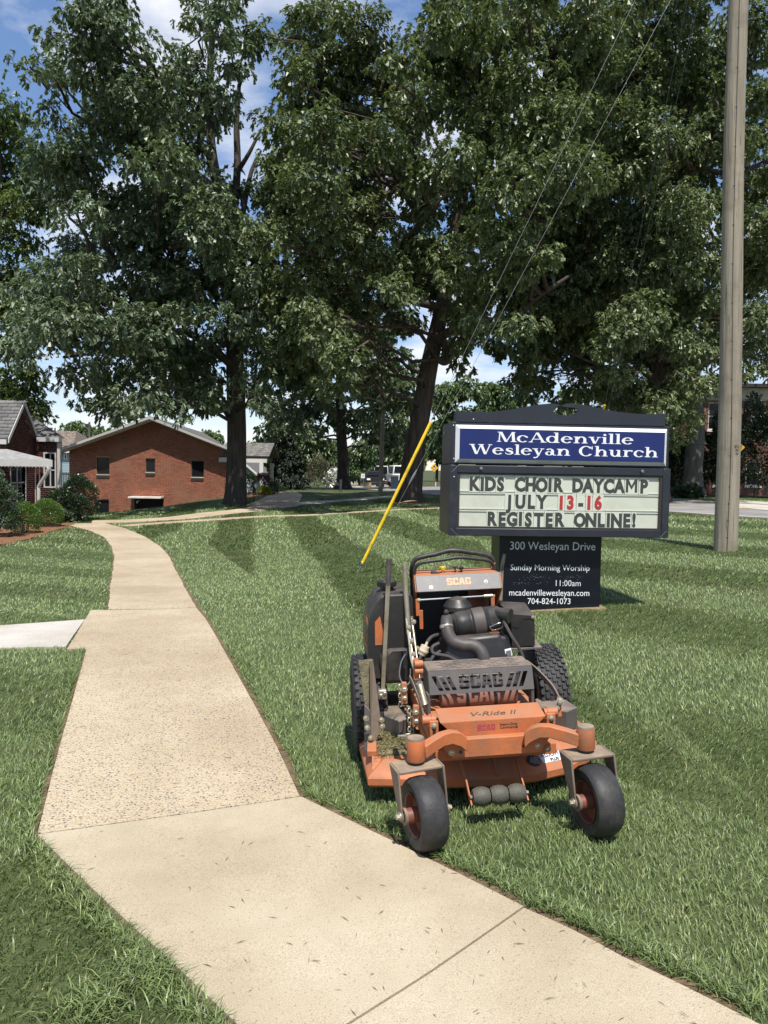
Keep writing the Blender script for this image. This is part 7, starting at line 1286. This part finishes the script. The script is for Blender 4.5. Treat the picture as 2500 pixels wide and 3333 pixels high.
mb.build('chute_bolt', M_zinc, ch)
nb = 2600; P = np.stack([RNG.uniform(-.475, -.285, nb), RNG.uniform(.42, .80, nb), np.zeros(nb)], -1); hgt = .03 * np.clip(1 - ((P[:, 0] + .385) / .11) ** 4, 0, 1) * np.clip(1 - ((P[:, 1] - .61) / .2) ** 4, .1, 1); P[:, 2] = .200 + hgt * RNG.random(nb)
D = unit(RNG.normal(size=(nb, 3)) * np.array([1, 1, .22])); L_ = RNG.uniform(.018, .05, nb); V, F, v = leaves(P, D, L_, np.full(nb, .0028), 0.05)
tag(np_mesh('grass_clippings', V, F, mat('dry_clippings', (0.30, 0.24, 0.12), 0.9, col2=(0.20, 0.20, 0.09), vs=30, attr=0.35), mow, var=v), kind='stuff')
MB().prism([(-.47, .43), (-.29, .42), (-.28, .78), (-.46, .80)], .1995, .212).build('clipping_mat', M_chd, mow, smooth=0, bevel=.006)
nb = 520; sgs = RNG.integers(0, 3, nb); P = np.zeros((nb, 3))
for q, (x0, x1, y0, y1, z_) in enumerate(((-.52, -.36, .36, .47, .0), (-.42, -.28, .66, .86, .3065), (.10, .62, .42, .80, .2015))):
    k = sgs == q; P[k] = np.stack([RNG.uniform(x0, x1, k.sum()), RNG.uniform(y0, y1, k.sum()), np.full(k.sum(), z_)], -1)
k = sgs == 0; P[k, 2] = .147 + (P[k, 1] - .348) * .52
D = unit(RNG.normal(size=(nb, 3)) * np.array([1, 1, .06])); L_ = RNG.uniform(.006, .024, nb); V, F, v = leaves(P, D, L_, np.full(nb, .0018), 0.0)
tag(np_mesh('stuck_clippings', V, F, MATS['dry_clippings'], mow, var=v), kind='stuff')
# --- battery box, fender, rear wheels
bx_ = MB().hexa([(.262, .80, .588), (.387, .80, .588), (.40, 1.0, .588), (.262, 1.0, .588), (.258, .80, .766), (.388, .80, .748), (.395, 1.0, .785), (.235, 1.0, .80)]).build('battery_box', M_blkp, mow, bevel=.004)
MB().prism([(.262, .700), (.300, .688), (.325, .735), (.385, .737), (.385, .742), (.388, .748), (.258, .766)], .0006, .004, basis((0, .80, 0), (1, 0, 0), (0, 0, 1))).build('box_flap', M_blkp, bx_, smooth=0); mb = MB(); mb.hexb((.378, .796, .743), (0, -1, 0), .007, .005); mb.build('box_bolt', M_zinc, bx_); MB().box((.242, .84, .745), (.256, .87, .765)).build('tail_light', M_tail, bx_)
MB().hexa([(.25, .78, .576), (.425, .80, .572), (.445, 1.08, .576), (.25, 1.08, .580), (.25, .78, .584), (.425, .80, .580), (.445, 1.08, .584), (.25, 1.08, .588)]).build('fender_plate', M_gg, mow, smooth=0)
def rear_wheel(s):
    cx = s * .485; R_, w_ = .272, .088; c = Vector((cx, 1.02, R_ - .005))
    ty = MB().lathe([(.15, -w_ * .8), (.20, -w_), (.235, -w_ * .98), (.256, -w_ * .8), (.262, -w_ * .4), (.263, 0), (.262, w_ * .4), (.256, w_ * .8), (.235, w_ * .98), (.20, w_), (.15, w_ * .8), (.145, 0), (.15, -w_ * .8)], c, (1, 0, 0), 44, cap=False).build('drive_tyre', M_rubt, mow)
    tr = MB(); N_ = 40
    for k in range(N_):
        for j in range(7):
            a = 2 * math.pi * (k + .5 * (j % 2)) / N_; xx = (j - 3) * .0235; r0 = .259 - .10 * max(0, abs(xx) - .05) ** 1.0; r1 = r0 + .0115; da = .36 * 2 * math.pi / N_; hw2 = .0098; V8 = []
            for r in (r0, r1):
                for (dx_, dd) in ((-hw2, -da), (hw2, -da * .75), (hw2, da), (-hw2, da * .75)): V8.append((cx + xx + dx_ * (1 if r == r0 else .85), c.y + r * math.cos(a + dd * (1 if r == r0 else .85)), c.z + r * math.sin(a + dd * (1 if r == r0 else .85))))
            tr.hexa(V8)
    me_ = tr.build('tread', M_rubt, ty, smooth=0); me_['kind'] = 'stuff'
    bm = bmesh.new(); bm.from_mesh(me_.data); bmesh.ops.recalc_face_normals(bm, faces=bm.faces); bm.to_mesh(me_.data); bm.free()
    MB().lathe([(.15, .05), (.13, .03), (.05, .02), (.045, .06), (.01, .062)], c, (s, 0, 0), 24).build('rim', M_or, ty)
rear_wheel(-1); rear_wheel(1)
MB().box((-.40, .98, .22), (.40, 1.06, .32)).build('rear_axle_frame', M_gg, mow, bevel=.004); MB().box((-.245, .86, .34), (.245, 1.04, .42)).build('hydro_housing', M_blkp, mow, bevel=.01)
MB().box((-.25, 1.16, .10), (.25, 1.45, .125)).build('stand_platform', M_gg, mow, bevel=.004)
# ------------------------------------------------------------------ grass
M_grass = mat('grass_blades', (0.134, 0.186, 0.062), 0.42, spec=0.45, col2=(0.155, 0.200, 0.070), vs=1.3, vdet=3, attr=0.55, transl=0.16, dirt=(0.15, 0.15, 0.07), dirt_s=0.9, dirt_lo=0.58, dirt_hi=0.8)
def path_mask(x, y, grow=0.0):
    k = np.ones(len(x), bool)
    for poly in EXC: k &= ~inside(poly, x, y)
    return k
PE = resample(np.vstack([nrB[::-1], nr[::-1], aR, fR, bR])[:, :2], 120); _pl = np.vstack([aL, fL, bL])[:, :2]; _pl = _pl[np.argsort(_pl[:, 1])]
def PX(y): return np.interp(y, _pl[:, 1], _pl[:, 0])
def lean_field(x, y):
    """direction in which the mower laid the blades: alternate passes"""
    far_b = np.floor((x + 0.17 * y + 0.04 * np.sin(y * 0.8) + RNG.normal(0, 0.05, len(x))) / 1.12).astype(int) % 2
    d = np.full(len(x), 1e9)
    for k in range(0, len(x), 60000):
        q = np.stack([x[k:k + 60000], y[k:k + 60000]], -1); d[k:k + 60000] = np.sqrt(((q[:, None] - PE[None]) ** 2).sum(-1)).min(1)
    near_b = np.floor((d + 0.05 + RNG.normal(0, 0.05, len(x))) / 1.12).astype(int) % 2
    right_b = (np.floor((0.74 * x + 0.67 * y + RNG.normal(0, 0.12, len(x))) / 1.5).astype(int) + 1) % 2
    b = np.where(x > 1.6 + 0.02 * y, right_b, np.where((d < 1.15) & (x > -6), 0, far_b)); left_b = np.floor((0.35 * x + 0.94 * y) / 1.1).astype(int) % 2
    a = np.where(b == 0, rad(93), rad(-40)); a = np.where((x > 1.6 + 0.02 * y) & (b == 1), rad(-38), a); a = np.where(x < PX(y), np.where(left_b == 0, rad(85), rad(22)), a)
    return a
def blades(name, xy, h, w, segs, lean, lift=0.0, jit=0.5, m=None, bend=1.0):
    n = len(xy); x, y = xy[:, 0], xy[:, 1]; z = T(x, y) + lift; P = np.stack([x, y, z], -1)
    a = lean_field(x, y) + RNG.normal(0, jit, n); amt = lean * RNG.uniform(0.35, 1.25, n); h = h * RNG.uniform(0.55, 1.3, n); rnd = RNG.uniform(0, 6.28, n); fd = np.stack([np.cos(a) + 0.55 * np.cos(rnd), np.sin(a) + 0.55 * np.sin(rnd), np.zeros(n)], -1); fd = unit(fd)
    sd = np.stack([np.cos(rnd), np.sin(rnd), np.zeros(n)], -1); sd = unit(sd - fd * (sd * fd).sum(1, keepdims=True) * 0.5); w = (w * RNG.uniform(0.7, 1.35, n))[:, None]
    rows = []
    for s in range(segs):
        t = s / segs; c = P + np.array([0, 0, 1.0]) * (h * t * (1 - 0.25 * t))[:, None] + fd * (h * amt * (t ** 1.6))[:, None]; ww = w * (1 - 0.45 * t); rows += [c - sd * ww / 2, c + sd * ww / 2]
    tip = P + np.array([0, 0, 1.0]) * (h * (0.85 - 0.28 * amt * bend))[:, None] + fd * (h * amt * 1.05)[:, None]; rows.append(tip); K = len(rows)
    V = np.stack(rows, 1).reshape(-1, 3); b = np.arange(n) * K; F = []
    for s in range(segs - 1): q = 2 * s; F += [np.stack([b + q, b + q + 1, b + q + 3], -1), np.stack([b + q, b + q + 3, b + q + 2], -1)]
    q = 2 * (segs - 1); F.append(np.stack([b + q, b + q + 1, b + q + 2], -1)); v = RNG.random(n)
    return tag(np_mesh(name, V, np.concatenate(F), m or M_grass, None, var=np.concatenate([v] * len(F))), 'mown green lawn grass', 'grass', kind='stuff')
def scatter(y0, y1, dens, half=lambda y: 0.56 * y + 0.9, xmax=99):
    A = 0; out = []
    for ya in np.arange(y0, y1, 0.5):
        yb = min(ya + 0.5, y1); hw = half(yb); n = int(dens((ya + yb) / 2) * 2 * hw * (yb - ya)); x = RNG.uniform(-hw, hw, n); y = RNG.uniform(ya, yb, n); out.append(np.stack([x, y], -1))
    P = np.concatenate(out); return P[path_mask(P[:, 0], P[:, 1]) & (P[:, 0] < xmax)]
P = scatter(1.5, 4.4, lambda y: 7800); blades('lawn_grass', P, 0.036, 0.0032, 3, 0.85, jit=0.8)
P = scatter(4.4, 8.5, lambda y: 3000 - 260 * (y - 4.4)); blades('lawn_grass', P, 0.042, 0.0052, 2, 0.9, jit=0.6)
P = scatter(8.5, 17, lambda y: 900 - 60 * (y - 8.5)); blades('lawn_grass', P, 0.046, 0.0100, 2, 0.95, jit=0.4)
P = scatter(17, 42, lambda y: 130); blades('lawn_grass', P, 0.08, 0.03, 1, 0.8)
# dry straw and broad paler blades among the turf
P = scatter(1.6, 9, lambda y: 210 - 18 * (y - 1.6)); blades('straw_blades', P, 0.032, 0.0030, 2, 1.3, jit=3.0, m=mat('straw', (0.36, 0.31, 0.16), 0.7, col2=(0.26, 0.25, 0.11), vs=6, attr=0.3))
P = scatter(1.6, 8, lambda y: 90 - 8 * (y - 1.6)); blades('broad_blades', P, 0.048, 0.0055, 3, 0.9, jit=2.0, m=mat('broad_blade', (0.165, 0.215, 0.08), 0.4, spec=0.5, col2=(0.14, 0.19, 0.065), vs=5, attr=0.35, transl=0.2))
# taller tufts that lean over the path edges
def edge_tufts(edge, side, n, h):
    E = resample(np.asarray(edge)[:, :2], 400); d = np.gradient(E, axis=0); d /= np.linalg.norm(d, axis=1)[:, None]; nn = np.stack([-d[:, 1], d[:, 0]], -1) * side; i = RNG.integers(0, 400, n); o = np.abs(RNG.normal(0, 0.05, n)) + 0.006; return E[i] + nn[i] * o[:, None]
ET = np.concatenate([edge_tufts(nlA, -1, 2600, .07), edge_tufts(nr, 1, 2400, .07), edge_tufts(nrB, 1, 2200, .07), edge_tufts(aL, 1, 2600, .07), edge_tufts(aR, -1, 2600, .07)]); ET = ET[path_mask(ET[:, 0], ET[:, 1])]
blades('edge_grass', ET, 0.060, 0.0045, 3, 0.9, jit=2.0)
wc = gp(470, 3170); n = 420; wa = np.concatenate([wc[:2] + RNG.normal(0, [0.05, 0.05], (n, 2)), gp(300, 3290)[:2] + RNG.normal(0, 0.05, (n, 2))]); wa = wa[path_mask(wa[:, 0], wa[:, 1])]
blades('coarse_grass', wa, 0.062, 0.0045, 3, 1.1, jit=3.0)
q = RNG.uniform(0, 1, (900, 2)); X = -2.2 + 4.2 * q[:, 0]; Yq = 1.7 + 6.0 * q[:, 1] ** 1.6; k = ~path_mask(X, Yq); X, Yq = X[k], Yq[k]; n = len(X); a = RNG.uniform(0, 6.28, n); D = np.stack([np.cos(a), np.sin(a), RNG.normal(0, .05, n)], -1); L_ = RNG.uniform(.012, .045, n)
V, F, v = leaves(np.stack([X, Yq, T(X, Yq) + 0.0235], -1), unit(D), L_, np.full(n, .0026), 0.0); tag(np_mesh('grass_clippings', V, F, mat('cut_blades', (0.075, 0.085, 0.035), 0.8, col2=(0.15, 0.125, 0.06), vs=20), None, var=v), 'loose cut grass blades on the path', 'grass clippings', kind='stuff')
